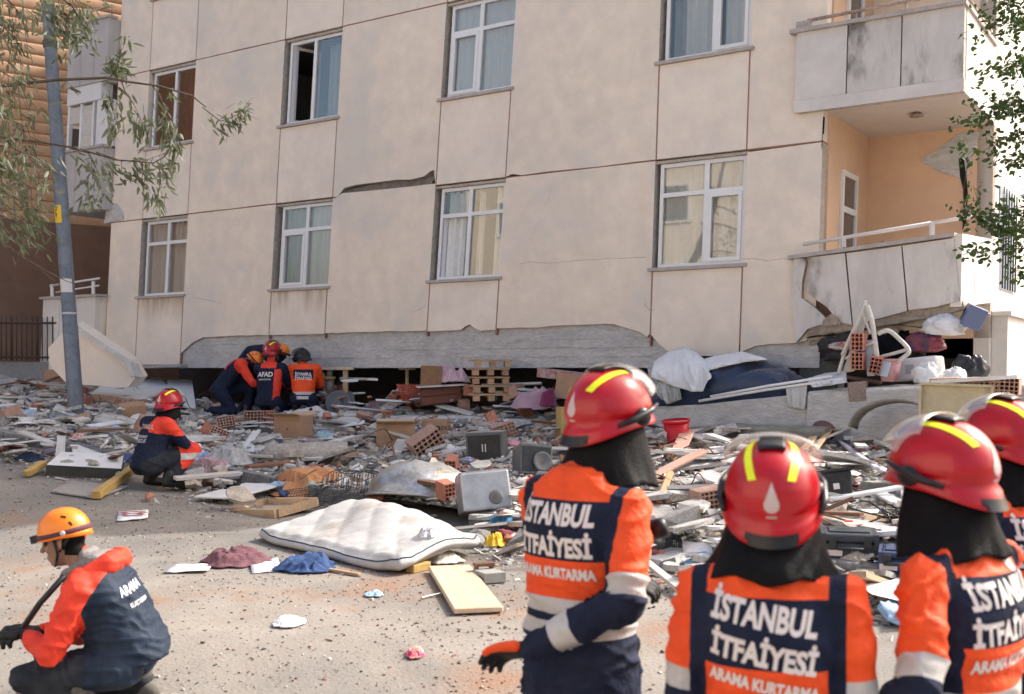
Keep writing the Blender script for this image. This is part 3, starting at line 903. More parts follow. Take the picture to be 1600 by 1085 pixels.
txt_d = mat('print_faded', (.55, .55, .58), .7)

def remesh(mb, voxel, smooth=6, fold=.0, fscale=9.0, seed=0, keep=None):
    me = mb.mesh('tmp')
    o = bpy.data.objects.new('tmp', me); COL.objects.link(o)
    m = o.modifiers.new('r', 'REMESH'); m.mode = 'VOXEL'; m.voxel_size = voxel
    s_ = o.modifiers.new('s', 'SMOOTH'); s_.iterations = smooth; s_.factor = .5
    dg = bpy.context.evaluated_depsgraph_get()
    res = bpy.data.meshes.new_from_object(o.evaluated_get(dg))
    bpy.data.objects.remove(o); bpy.data.meshes.remove(me)
    if fold > 0:
        vv_ = res.vertices
        nor = [v.normal.copy() for v in vv_]
        for v, nn in zip(vv_, nor):
            a = keep(v.co) if keep else 1.0
            if a <= 0: continue
            c = v.co
            wv = Vector((nz((c.x, c.y, c.z + seed), 4), nz((c.y, c.z + seed, c.x), 4), 0)) * .35
            k = Vector((c.x * fscale * .55, c.y * fscale * .55, c.z * fscale * 1.25 + seed)) + wv * 3
            f = max(0, 1 - abs(noise.noise(k)) * 3.2) ** 1.5
            k2 = Vector((k.z * .8 + k.x, k.y - k.x * .6, k.z * .5)) * 1.7
            f2 = max(0, 1 - abs(noise.noise(k2)) * 3.0) ** 1.5
            v.co = c + nn * (fold * a * (f * .62 + f2 * .42 - .35))
    res.polygons.foreach_set('use_smooth', [True] * len(res.polygons))
    res.update()
    return res

def cutzones(me, planes, zone, nmat):
    """cut the mesh along planes so that cloth colours meet in clean edges, then give each face its cloth"""
    bm = bmesh.new(); bm.from_mesh(me)
    for co, no in planes:
        bmesh.ops.bisect_plane(bm, geom=bm.verts[:] + bm.edges[:] + bm.faces[:], plane_co=co, plane_no=no, dist=1e-5)
    for f in bm.faces:
        f.material_index = zone(f.calc_center_median(), f.normal); f.smooth = True
    bm.to_mesh(me); bm.free()
    return me

def segdist(p, a, b):
    d = b - a; t = max(0, min(1, (p - a).dot(d) / max(1e-9, d.length_squared)))
    return (p - a - d * t).length, t

def head_prims(mb, c, Mh, s=1.0):
    """skull, brow, nose, cheeks, jaw, ears; Mh turns the head, forward is +y"""
    def P(x, y, z): return Vector(c) + Mh @ Vector((x * s, y * s, z * s))
    def E(x, y, z, rx, ry, rz):
        rings = []
        for i in range(9):
            t = -math.pi / 2 + math.pi * i / 8; k_ = max(.02, math.cos(t))
            rings.append([P(x + rx * k_ * math.cos(2 * math.pi * j / 12), y + ry * k_ * math.sin(2 * math.pi * j / 12), z + rz * math.sin(t)) for j in range(12)])
        mb.loft(rings)
    E(0, -.01, .03, .076, .095, .095)
    E(0, .035, -.045, .058, .055, .07)
    E(0, .066, -.088, .026, .024, .022)
    mb.capsule(P(0, .088, .012), .011 * s, P(0, .112, -.022), .015 * s, 8)
    E(0, .082, .032, .05, .016, .013)
    E(0, .088, -.055, .024, .014, .008)
    E(0, .086, -.067, .022, .014, .008)
    for k_ in (-1, 1):
        E(k_ * .036, .066, -.02, .024, .024, .02)
        E(k_ * .079, -.005, -.01, .010, .02, .032)

def hand(parent, wrist, dirv, palm_n, m, side=1, curl=.5, spread=1.0, thumb_m=None, s=1.0):
    """gloved hand: palm, four unequal bent fingers and a thumb leaving the side of the palm"""
    d = Vector(dirv).normalized(); n_ = (Vector(palm_n) - d * Vector(palm_n).dot(d)).normalized(); x = d.cross(n_) * side
    wr = Vector(wrist)
    mb = MB()
    W = lambda a, b_, c: wr + (x * a + d * b_ + n_ * c) * s
    rings = []
    for (t, hw, th) in ((-.02, .026, .022), (.02, .034, .021), (.055, .042, .019), (.092, .043, .016), (.1, .038, .012)):
        rings.append([W(hw * math.cos(2 * math.pi * j / 12), t, th * math.sin(2 * math.pi * j / 12)) for j in range(12)])
    mb.loft(rings)
    for i, (xo, L) in enumerate(((.031, .070), (.011, .080), (-.010, .074), (-.030, .058))):
        a = W(xo, .088, 0)
        bend = 0
        prev = a
        dirn = (d + x * (xo * 2.0 * spread)).normalized()
        for j, f in enumerate((.45, .32, .25)):
            bend += curl * (.55 + .35 * j) * (1 + .12 * i)
            dd = (dirn * math.cos(bend) + n_ * math.sin(bend)).normalized()
            nx_ = prev + dd * L * f * s
            mb.capsule(prev, (.0115 - .001 * j) * s, nx_, (.0105 - .001 * j) * s, 8)
            prev = nx_
    me = remesh(mb, .0042 * s, 2)
    o = link('glove', me, m, parent)
    tb = MB()
    p0 = W(.036, .028, .004); p1 = W(.062, .058, .012); p2 = W(.068, .088, .018); p3 = W(.064, .108, .024)
    tb.capsule(p0, .017 * s, p1, .014 * s, 10); tb.capsule(p1, .0135 * s, p2, .012 * s, 10); tb.capsule(p2, .012 * s, p3, .010 * s, 10)
    link('thumb', remesh(tb, .0042 * s, 2), thumb_m or m, o)
    return o

def project(me_src, bvh, origin, dirv, M, off=.002):
    """lay a flat mesh (x right, y up) onto a surface: rays from the plane M along dirv"""
    dirv = Vector(dirv).normalized()
    for v in me_src.vertices:
        p = M @ v.co
        hit = bvh.ray_cast(p - dirv * .6, dirv, 1.4)
        if hit[0] is not None:
            v.co = hit[0] - dirv * off
        else:
            near = bvh.find_nearest(p)
            v.co = near[0] - dirv * off
    me_src.update()
    return me_src

def text_mesh(body, size, bold=.0, spacing=1.0):
    cu = bpy.data.curves.new('t', 'FONT'); cu.body = body; cu.size = size; cu.align_x = 'CENTER'; cu.offset = bold
    cu.space_character = spacing
    cu.resolution_u = 3
    o = bpy.data.objects.new('t', cu); COL.objects.link(o)
    dg = bpy.context.evaluated_depsgraph_get()
    me = bpy.data.meshes.new_from_object(o.evaluated_get(dg))
    bpy.data.objects.remove(o)
    return me

def tessellate(me, step):
    """cut a flat mesh by a lattice so that it can follow a curved surface"""
    bm = bmesh.new(); bm.from_mesh(me)
    bmesh.ops.triangulate(bm, faces=bm.faces[:])
    xs_ = [v.co.x for v in bm.verts]; ys_ = [v.co.y for v in bm.verts]
    x = min(xs_) + step
    while x < max(xs_):
        bmesh.ops.bisect_plane(bm, geom=bm.verts[:] + bm.edges[:] + bm.faces[:], plane_co=(x, 0, 0), plane_no=(1, 0, 0)); x += step
    y = min(ys_) + step
    while y < max(ys_):
        bmesh.ops.bisect_plane(bm, geom=bm.verts[:] + bm.edges[:] + bm.faces[:], plane_co=(0, y, 0), plane_no=(0, 1, 0)); y += step
    bm.to_mesh(me); bm.free()
    return me

def lettering(name, parent, bvh, body, size, center, width=None, tilt=0.0, m=None, dirv=(0, 1, 0), bold=.002, off=.003, up=(0, 0, 1), step=.02):
    me = tessellate(text_mesh(body, size, bold), step)
    if width:
        w_ = max(v.co.x for v in me.vertices) - min(v.co.x for v in me.vertices)
        for v in me.vertices: v.co.x *= width / w_
    d = Vector(dirv).normalized()
    upv = Vector(up); upv = (upv - d * upv.dot(d)).normalized()
    x = d.cross(upv)
    x2 = x * math.cos(tilt) + upv * math.sin(tilt); u2 = upv * math.cos(tilt) - x * math.sin(tilt)
    M = Matrix.Translation(Vector(center)) @ Matrix((x2, u2, -d)).transposed().to_4x4()
    project(me, bvh, center, d, M, off)
    return link(name, me, m or txt_w, parent)

def bvh_of(me):
    return BVHTree.FromPolygons([v.co.copy() for v in me.vertices], [list(p.vertices) for p in me.polygons])

def patch(name, parent, bvh, rows, center, off, m, thick=0.0):
    """grid of points shot from the centre outwards onto a shell"""
    rings = []
    for row in rows:
        ring = []
        for d in row:
            d = Vector(d).normalized()
            hit = bvh.ray_cast(Vector(center) + d * .5, -d, .6)
            p = hit[0] if hit[0] is not None else Vector(center) + d * .15
            ring.append(p + d * off)
        rings.append(ring)
    mb = MB().loft(rings, 0, True, False, False)
    o = link(name, mb, m, parent)
    if thick:
        md = o.modifiers.new('s', 'SOLIDIFY'); md.thickness = thick; md.offset = 1
    return o

def fire_helmet(parent, c, Mh, s=1.0, detail=True, col=None, stripes=True):
    """red rescue helmet: flared shell, black comb, yellow bands, drop emblem, rear patch, lifted clear visor"""
    hroot = link('helmet', None, None, parent, loc=c, rot=Mh)
    n, mrows = (56, 20) if detail else (28, 10)
    rings = []
    for i in range(mrows + 1):
        t = i / mrows
        ph = R(4 + 86 * min(1, t / .72)) if t < .72 else R(90)
        low = max(0, (t - .72) / .28)
        ring = []
        for j in range(n):
            a = 2 * math.pi * j / n            # 0 = front (+y)
            fx, fy = math.sin(a), math.cos(a)
            rx, ry = .128, .152
            z = .142 * math.cos(ph)
            k = math.sin(ph) ** .92
            back = max(0, -fy); side = abs(fx)
            drop = .045 + .050 * back ** 1.4 - .012 * max(0, fy)
            fl = 1 + low * low * (.05 + .10 * back + .03 * max(0, fy) ** 2) + .015 * math.sin(min(1, low * 1.2) * math.pi) * 0
            groove = -.012 * math.exp(-((low - .25) / .12) ** 2) * (1 if low > 0 else 0)
            rid = .006 * math.exp(-(fx * k / .36) ** 4) * math.sin(ph)
            x_ = (rx * k * fl + groove) * fx
            y_ = (ry * k * fl + groove) * fy
            z_ = z - drop * low + rid * .5
            ring.append(Vector((x_ * s, y_ * s, z_ * s)))
        rings.append(ring)
    mb = MB().loft(rings, 0, True, False, True)
    me = mb.mesh('helmet_shell')
    # close the crown
    bm = bmesh.new(); bm.from_mesh(me)
    bm.verts.ensure_lookup_table(); bm.faces.new([bm.verts[j] for j in range(n)][::-1]).smooth = True
    bm.to_mesh(me); bm.free()
    sh = link('shell', me, col or h_red, hroot)
    md = sh.modifiers.new('s', 'SOLIDIFY'); md.thickness = .005 * s; md.offset = -1
    bv = bvh_of(me)
    def sph(lat, lon):  # lat about x axis from back horizon (0) over the top (90) to front (180); lon sideways
        return (math.sin(lon), -math.cos(lat) * math.cos(lon), math.sin(lat) * math.cos(lon))
    K = 14 if detail else 7
    if stripes:
        for sg in (-1, 1):
            patch('reflective_stripe', sh, bv, [[sph(R(34 + 76 * i / K), R(sg * (20 + 6 * math.sin(math.pi * i / K))) + R(lo)) for lo in (-4.6, -2, 2, 4.6)] for i in range(K + 1)], (0, 0, 0), .0022 * s, h_yel)
    patch('comb', sh, bv, [[sph(R(72 + 72 * i / K), R(lo) * (1 - .35 * (i / K))) for lo in (-14, -11, -4, 4, 11, 14)] for i in range(K + 1)], (0, 0, 0), .002 * s, h_blk, .010 * s)
    if detail:
        # drop-shaped emblem at the back
        em = MB()
        pts = [(0, .047)] + [(.021 * math.sin(R(a)) * (1 if 1 else 0), -.012 - .022 * math.cos(R(a))) for a in (125, 100, 60, 25, 0, -25, -60, -100, -125)]
        em.add([(x, y, 0) for x, y in pts], [tuple(range(len(pts)))])
        em.add([(x, y, 0) for x, y in ((-.014, -.05), (.014, -.05), (.014, -.043), (-.014, -.043))], [(0, 1, 2, 3)])
        me2 = tessellate(em.mesh('e'), .008)
        M = Matrix.Translation((0, -.2, .035)) @ Matrix(((1, 0, 0), (0, 0, 1), (0, -1, 0))).transposed().to_4x4()
        M = Matrix.Translation((0, -.2 * s, .038 * s)) @ Matrix(((s, 0, 0), (0, 0, s), (0, -s, 0))).transposed().to_4x4()
        M = Matrix(((s, 0, 0, 0), (0, 0, -s, -.2 * s), (0, s, 0, .034 * s), (0, 0, 0, 1)))
        project(me2, bv, None, (0, 1, 0), M, .0015)
        link('emblem', me2, h_slv, sh)
        rows = [[Vector((math.sin(R(a)), -math.cos(R(a)), -.36 - .16 * (z / 3))) for a in range(-26, 27, 4)] for z in range(4)]
        patch('rear_patch', sh, bv, rows, (0, 0, 0), .002 * s, h_blk)
    # side pivots of the visor
    for sg in (-1, 1):
        mb = MB().ellipsoid((sg * .128 * s, .035 * s, -.012 * s), (.014 * s, .034 * s, .030 * s), None, 14, 8)
        mb.tube([(sg * .128 * s, -.065 * s, -.030 * s), (sg * .140 * s, -.01 * s, -.016 * s), (sg * .138 * s, .06 * s, .006 * s), (sg * .118 * s, .105 * s, .022 * s)], [.007 * s, .011 * s, .010 * s, .006 * s], 8)
        link('visor_pivot', mb, h_blk, hroot)
    # lifted visor
    rings = []
    for i in range(9):
        t = R(92 + 62 * i / 8)
        rings.append([Vector((.140 * s * math.sin(R(a)), -math.cos(t) * .185 * s * math.cos(R(a) * .9) - .0 * s, math.sin(t) * .158 * s * (math.cos(R(a)) ** .35) + .004 * s)) for a in range(-72, 73, 8)])
    vz = link('visor', MB().loft(rings, 0, True, False, False), visor, hroot)
    md = vz.modifiers.new('s', 'SOLIDIFY'); md.thickness = .003 * s
    # chin strap
    mb = MB()
    for sg in (-1, 1):
        mb.tube([(sg * .09 * s, .02 * s, -.05 * s), (sg * .082 * s, .045 * s, -.11 * s), (sg * .04 * s, .085 * s, -.158 * s), (0, .09 * s, -.165 * s)], .007 * s, 6)
    link('chin_strap', mb, strap_m, hroot)
    return hroot

def climb_helmet(parent, c, Mh, s=1.0, col=None):
    """round mountaineering helmet with vents, headlamp band and ear straps"""
    hr = link('helmet', None, None, parent, loc=c, rot=Mh)
    n, k_ = 40, 14
    rings = []
    for i in range(k_ + 1):
        t = i / k_
        ph = R(4 + 96 * t)
        ring = []
        for j in range(n):
            a = 2 * math.pi * j / n; fx, fy = math.sin(a), math.cos(a)
            q_ = math.sin(min(ph, R(90))) ** .9 * (1 + .03 * max(0, t - .85) / .15)
            z = .128 * math.cos(ph) - (.02 * max(0, -fy) if t > .75 else 0) * (t - .75) * 4
            rg = 1 + .012 * math.cos(6 * a) * math.sin(ph)
            ring.append(Vector((.110 * q_ * rg * fx * s, .135 * q_ * rg * fy * s, z * s)))
        rings.append(ring)
    me = MB().loft(rings, 0, True, False, True).mesh('shell')
    bm = bmesh.new(); bm.from_mesh(me); bm.verts.ensure_lookup_table(); bm.faces.new([bm.verts[j] for j in range(n)][::-1]).smooth = True; bm.to_mesh(me); bm.free()
    sh = link('shell', me, col or h_org, hr)
    md = sh.modifiers.new('s', 'SOLIDIFY'); md.thickness = .006 * s; md.offset = -1
    bv = bvh_of(me)
    for sg in (-1, 1):
        for (la, lo) in ((62, 42), (28, 48)):
            rows = [[Vector((sg * math.sin(R(lo + dl)), -math.cos(R(la + da)) * math.cos(R(lo + dl)), math.sin(R(la + da)) * math.cos(R(lo + dl)))) for dl in (-3, 0, 3)] for da in (-9, -3, 3, 9)]
            patch('vent', sh, bv, rows, (0, 0, 0), .0015 * s, h_blk)
    rows = [[Vector((math.sin(R(a)), math.cos(R(a)), .03 + .10 * z)) for a in range(0, 361, 12)] for z in (-1.2, 0, .8)]
    patch('headlamp_band', sh, bv, rows, (0, 0, 0), .003 * s, mat('lamp_band', (.10, .035, .05), .7), .003 * s)
    link('headlamp', MB().box((0, .15 * s, .0), (.055 * s, .035 * s, .04 * s)), h_blk, hr)
    link('badge', MB().lathe([(.0, .004 * s), (.013 * s, .004 * s), (.013 * s, 0)], (0, 0, 0), 14, 0, Matrix.Translation((-.111 * s, -.03 * s, .0)) @ Matrix.Rotation(R(-90), 4, 'Y')), txt_w, hr)
    mb = MB()
    for sg in (-1, 1):
        mb.tube([(sg * .09 * s, .03 * s, -.02 * s), (sg * .085 * s, .03 * s, -.1 * s), (sg * .03 * s, .075 * s, -.16 * s)], .007 * s, 6)
        mb.tube([(sg * .088 * s, -.05 * s, -.02 * s), (sg * .085 * s, .02 * s, -.09 * s)], .007 * s, 6)
    link('chin_strap', mb, h_blk, hr)
    return hr

def limb(mb, pts):
    for (a, ra), (b_, rb) in zip(pts, pts[1:]): mb.capsule(a, ra, b_, rb, 14)

def ell_loft(mb, rings, n=24):
    """rings: (centre, half width, half depth, right, forward)"""
    out = []
    for c, a, b_, rx, fy in rings:
        c, rx, fy = Vector(c), Vector(rx).normalized(), Vector(fy).normalized()
        out.append([c + rx * a * (abs(math.cos(t)) ** .85 * (1 if math.cos(t) > 0 else -1)) + fy * b_ * (abs(math.sin(t)) ** .85 * (1 if math.sin(t) > 0 else -1)) for t in [2 * math.pi * k / n for k in range(n)]])
    mb.loft(out)

def torso(mb, pel, chest, neck, right, w_hip=.18, w_chest=.205, d_hip=.13, d_chest=.14, hem=None):
    pel, chest, neck, right = Vector(pel), Vector(chest), Vector(neck), Vector(right).normalized()
    ax1 = (chest - pel).normalized(); f1 = ax1.cross(right) * -1
    ax2 = (neck - chest).normalized(); f2 = ax2.cross(right) * -1
    f1 = right.cross(ax1) * -1 if False else ax1.cross(right)
    f2 = ax2.cross(right)
    rs = [(pel - ax1 * .09, w_hip * .92, d_hip * .92, right, f1), (pel, w_hip, d_hip, right, f1), (lerp(pel, chest, .5), (w_hip + w_chest) / 2 * .97, (d_hip + d_chest) / 2, right, f1),
          (chest, w_chest, d_chest, right, (f1 + f2)), (lerp(chest, neck, .55), w_chest * .98, d_chest * .92, right, f2), (lerp(chest, neck, .82), w_chest * .72, d_chest * .72, right, f2), (neck, .075, .075, right, f2)]
    ell_loft(mb, rs)

def eyes(parent, c, Mh, s=1.0):
    for sg in (-1, 1):
        link('eye', MB().ellipsoid(Vector(c) + Mh @ Vector((sg * .032 * s, .082 * s, .008 * s)), (.011 * s, .011 * s, .011 * s), None, 10, 6), mat('eye', (.08, .06, .05), .2), parent)

def boots(root, ankle, toe, m, s=1.0):
    """boot with shaft, vamp and sole"""
    a, t = Vector(ankle), Vector(toe)
    mb = MB()
    d = Vector((t.x - a.x, t.y - a.y, t.z - a.z)); 
    mb.capsule(a + Vector((0, 0, .06 * s)), .06 * s, a - d.normalized() * .02 + Vector((0, 0, -.01)), .055 * s)
    mb.capsule(a - d.normalized() * .03 + Vector((0, 0, -.03 * s)), .05 * s, t, .042 * s)
    return link('boot', remesh(mb, .011 * s, 3), m, root)

def cape(parent, c, Mh, Mb, drop=.20, spread=.19, m=None, seed=0, s=1.0):
    """fire-proof curtain hanging from the helmet rim round the neck"""
    rings = []
    c = Vector(c)
    K = 10
    for i in range(K + 1):
        t = i / K
        ring = []
        for j in range(41):
            a = R(180 + lerp(-118, 118, j / 40))
            fx, fy = math.sin(a), math.cos(a)
            top = c + Mh @ Vector((.112 * fx * s, .132 * fy * s, (-.040 - .045 * max(0, -fy)) * s))
            fold = 1 + .06 * math.sin(j * .62 + seed + t) * t + .03 * math.sin(j * 1.9 + seed * 2 + t * 3) * t
            flare = lerp(.75, 1.0, t ** 1.6)
            bot = c + Mb @ Vector((spread * fx * fold * s, (spread * .82 * fy) * fold * s - .015, (-.085 - drop - .010 * math.sin(j * .6 + seed)) * s))
            mid = c + Mb @ Vector((.145 * fx * s * fold, .150 * fy * s * fold, -.17 * s))
            p = top * (1 - t) ** 2 + mid * 2 * t * (1 - t) + bot * t * t
            ring.append(p)
        rings.append(ring)
    o = link('neck_curtain', MB().loft(rings, 0, True, False, False), m or black_c, parent)
    md = o.modifiers.new('s', 'SOLIDIFY'); md.thickness = .006
    return o

def standing(name, label, px, Y, ztop, yaw, head_yaw=0, head_pitch=0, arms=None, build='full', seed=0, tilt=0.0, group='firefighters standing with their backs turned', size=1.0, ho=(0, 0, 0)):
    """firefighter seen from behind in an orange vest-jacket with navy back patch"""
    X = (px - 800) * Y / F
    base = gz(X, Y)
    k = (ztop - base) / 1.813 * size
    root = empty(name, (X, Y, base), label, 'person', group, (0, 0, yaw))
    root.scale = (k, k, k)
    mb = MB()
    hd = Vector((0, .05, 1.648)) + Vector(ho)
    Mh = Euler((head_pitch, 0, head_yaw), 'ZXY').to_matrix() if False else (Matrix.Rotation(head_yaw, 3, 'Z') @ Matrix.Rotation(head_pitch, 3, 'X'))
    right = Vector((math.cos(tilt), 0, math.sin(tilt)))
    up = Vector((0, 0, 1))
    fw = Vector((0, 1, 0))
    ell_loft(mb, [((0, 0, .70), .19, .145, right, fw), ((0, 0, .80), .192, .15, right, fw), ((0, 0, .95), .185, .145, right, fw), ((0, -.005, 1.06), .172, .135, right, fw), ((0, -.01, 1.2), .183, .140, right, fw),
                  ((0, -.015, 1.31), .190, .138, right, fw), ((0, -.01, 1.39), .178, .118, right, fw), ((0, .0, 1.45), .14, .092, right, fw), ((0, .01, 1.505), .08, .075, right, fw)], 28)
    mb.capsule((0, .015, 1.48), .062, tuple(Vector((0, .035, 1.56)) + Vector(ho) * .7), .058)
    head_prims(mb, hd, Mh)
    for sg in (-1, 1):
        limb(mb, [((sg * .10, 0, .88), .105), ((sg * .105, .01, .50), .085), ((sg * .11, -.01, .14), .07)])
    A = arms or {}
    L = A.get('L', [(-.190, -.005, 1.40), (-.228, -.03, 1.12), (-.16, .18, 1.03)])
    Rr = A.get('R', [(.190, -.005, 1.40), (.228, -.03, 1.12), (.16, .18, 1.03)])
    bones = []
    for arm in (L, Rr):
        a, b_, c = [Vector(p) for p in arm]
        limb(mb, [(a, .068), (lerp(a, b_, .5), .064), (b_, .058), (lerp(b_, c, .5), .054), (c, .045)])
        mb.capsule(a + Vector((0, 0, -.01)), .070, lerp(a, Vector((0, 0, 1.40)), .5), .078)
        bones.append((a, b_, c))
    me = remesh(mb, .0085, 5, .021, 8.0, seed * 7.3, lambda c: ss(1.53, 1.46, c.z) * (.40 if (1.15 < c.z < 1.42 and c.y < 0 and abs(c.x) < .17) else 1.0))
    # cloth zones
    Z0, Z1 = 1.225, 1.405
    planes = [((0, 0, z), (0, 0, 1)) for z in (Z0, Z1, 1.105, 1.055, 1.030, .985, .84, 1.515)] + [((x, 0, 0), (1, 0, 0)) for x in (-.158, .158, -.203, .203)]
    for (a, b_, c) in bones:
        d1, d2 = (b_ - a).normalized(), (c - b_).normalized()
        planes += [(lerp(a, b_, .74), d1), (lerp(a, b_, .95), d1), (lerp(b_, c, .55), d2), (lerp(b_, c, .78), d2)]
    def zone(p, n_):
        best, bt, bb = 9, 0, None
        for bi, (a, b_, c) in enumerate(bones):
            for si, (s0, s1) in enumerate(((a, b_), (b_, c))):
                dd, t = segdist(p, s0, s1)
                if dd < best: best, bt, bb = dd, t, si
        if p.z > 1.515 and abs(p.x) < .13: return 3
        armz = best < .082 and (abs(p.x) > .203 or bb == 1)
        if armz:
            if bb == 0:
                if bt > .95: return 0
                if bt > .74: return 2
                return 1
            if .55 < bt < .78: return 2
            return 0
        z = p.z
        if z > Z0 and z < Z1 and p.y < .06 and abs(p.x) < .158: return 0
        if z > 1.105:
            if .158 <= abs(p.x) < .203: return 0
            return 1
        if z > 1.055: return 2
        if z > 1.030: return 0
        if z > .985: return 2
        if z > .84: return 0
        if z < .84 and z > .70: return 0
        return 4
    cutzones(me, planes, zone, 5)
    body = link('body', me, [navy, orange_c, silver, skin, trouser], root)
    bv = bvh_of(me)
    lettering('back_lettering', body, bv, 'İSTANBUL', .088, (-.006, -.2, 1.333), .275, tilt, txt_w, bold=.0035)
    lettering('back_lettering', body, bv, 'İTFAİYESİ', .079, (-.006, -.2, 1.238), .275, tilt, txt_w, bold=.0035)
    lettering('back_lettering', body, bv, 'ARAMA KURTARMA', .044, (-.004, -.2, 1.170), .285, tilt, txt_w, bold=.002)
    hc = hd + Mh @ Vector((0, .0, .020))
    fire_helmet(root, hc, Mh, 1.0)
    cape(root, hc, Mh, Matrix.Rotation(head_yaw * .5, 3, 'Z'), .135, .182, None, seed)
    eyes(root, hd, Mh)
    for sg, arm in ((-1, L), (1, Rr)):
        a, b_, c = [Vector(p) for p in arm]
        d = (c - b_).normalized()
        opt = A.get('hand' + ('L' if sg < 0 else 'R'), {})
        hand(root, c + d * .015, opt.get('dir', d), opt.get('palm', (0, .6, -1)), glove_m, opt.get('side', -sg), opt.get('curl', .45), thumb_m=opt.get('thumb'), s=1.08)
        boots(root, (sg * .11, -.01, .09), (sg * .125, .17, .045), boot_m)
    return root

p1 = standing('person', 'tall firefighter in orange vest with one gloved hand held behind the back', 908, 3.42, 1.80, R(-40), R(-16), R(4),
         {'L': [(-.18, .02, 1.385), (-.21, .13, 1.14), (-.06, .26, 1.10)], 'R': [(.19, -.01, 1.385), (.25, -.12, 1.12), (.0, -.235, .975)],
          'handR': {'dir': (-1, -.12, -.28), 'palm': (0, -.5, -.8), 'curl': .42, 'thumb': orange_c, 'side': 1}}, seed=1, ho=(.03, .06, 0))
link('shoulder_lamp', MB().lathe([(.0, 0), (.028, 0), (.034, .05), (.03, .07), (.0, .07)], (.0, 0, 0), 16), h_blk, p1, loc=(.165, .12, 1.29), rot=(R(-70), 0, R(-60)))
p2 = standing('person', 'firefighter with helmet tipped back and the whole orange back lettering in view', 1203, 2.80, 1.615, R(-20), R(6), R(16), None, seed=2, tilt=R(-8))
p3 = standing('person', 'firefighter with clear visor raised, striped orange sleeve toward the camera, lettering cut off', 1500, 2.88, 1.665, R(40), R(2), R(2),
         {'L': [(-.20, -.005, 1.40), (-.325, -.07, 1.15), (-.29, .10, 1.0)]}, seed=3, tilt=R(4))
p4 = standing('person', 'firefighter at the picture edge mostly hidden behind another, only helmet and curtain showing', 1586, 3.62, 1.70, R(28), R(10), R(3), None, seed=4)

def badge_print(root, center, r_, m=None):
    body = [o for o in root.children if o.name.startswith('body')][0]
    ring = MB().add([(r_ * math.cos(2 * math.pi * k / 20), r_ * math.sin(2 * math.pi * k / 20), 0) for k in range(20)], [tuple(range(20))]).mesh('badge')
    tessellate(ring, .015)
    M = Matrix(((1, 0, 0, center[0]), (0, 0, -1, center[1]), (0, 1, 0, center[2]), (0, 0, 0, 1)))
    project(ring, bvh_of(body.data), None, (0, 1, 0), M, .003)
    return link('badge', ring, m or txt_w, body)
badge_print(p3, (.06, -.2, 1.432), .026)
# ---------------------------------------------------------------- crouching and kneeling rescuers
def crouched(label, loc, yaw, j, zone, mats, helmet, group, voxel=.011, fold=.012, seed=0, s=1.0, Mh=None, boot=None, glove=None, hs=1.0, planes=(), tw=(.165, .195, .13, .135), hands=True, hood=None, gs=1.05):
    root = empty('person', loc, label, 'person', group, (0, 0, yaw))
    root.scale = (s, s, s)
    J = {k: Vector(v) for k, v in j.items()}
    mb = MB()
    torso(mb, J['pel'], J['chest'], J['neck'], (1, 0, 0), *tw)
    hd = J['head']
    Mh = Mh or Matrix.Identity(3)
    mb.capsule(J['neck'] - (J['neck'] - J['chest']).normalized() * .03, .065, lerp(J['neck'], hd, .6), .056)
    head_prims(mb, hd, Mh)
    for k in 'LR':
        a, b_, c = J['sh' + k], J['el' + k], J['wr' + k]
        limb(mb, [(a, .078), (lerp(a, b_, .5), .07), (b_, .062), (lerp(b_, c, .5), .056), (c, .043)])
        mb.capsule(a, .08, lerp(a, lerp(J['chest'], J['neck'], .6), .5), .095)
        h_, kn, an = J['hip' + k], J['kn' + k], J['an' + k]
        limb(mb, [(h_, .112), (lerp(h_, kn, .5), .095), (kn, .075), (lerp(kn, an, .45), .072), (an, .055)])
    me = remesh(mb, voxel, 5 if voxel < .013 else 3, fold, 8.5, seed * 5.1, lambda c: 0.0 if (c - hd).length < .15 else 1.0)
    cutzones(me, list(planes), lambda p, n_: zone(p, n_, J), len(mats))
    body = link('body', me, mats, root)
    hc = hd + Mh @ Vector((0, 0, .022))
    if helmet == 'fire': fire_helmet(root, hc, Mh, hs, voxel < .012 or True)
    elif helmet == 'black':
        fire_helmet(root, hc, Mh, hs, False, h_blk, False)
    else: climb_helmet(root, hd + Mh @ Vector((0, -.005, .040)), Mh, hs)
    eyes(root, hd, Mh)
    for sg, k in ((-1, 'L'), (1, 'R')):
        d = (J['wr' + k] - J['el' + k]).normalized()
        if hands: hand(root, J['wr' + k] + d * .02, d, (0, .2, -1), glove or glove_m, -sg, .55, s=gs)
        boots(root, J['an' + k] + Vector((0, 0, .01)), J['to' + k], boot or boot_m)
    return root, body, bvh_of(me)

def near_arm(p, J, rad=.088, upto=2.0):
    for k in 'LR':
        for a, b_ in (('sh', 'el'), ('el', 'wr')):
            if segdist(p, J[a + k], J[b_ + k])[0] < rad: return True
    return False
def near_leg(p, J, rad=.12):
    for k in 'LR':
        for a, b_ in (('hip', 'kn'), ('kn', 'an')):
            if segdist(p, J[a + k], J[b_ + k])[0] < rad: return True
    return False

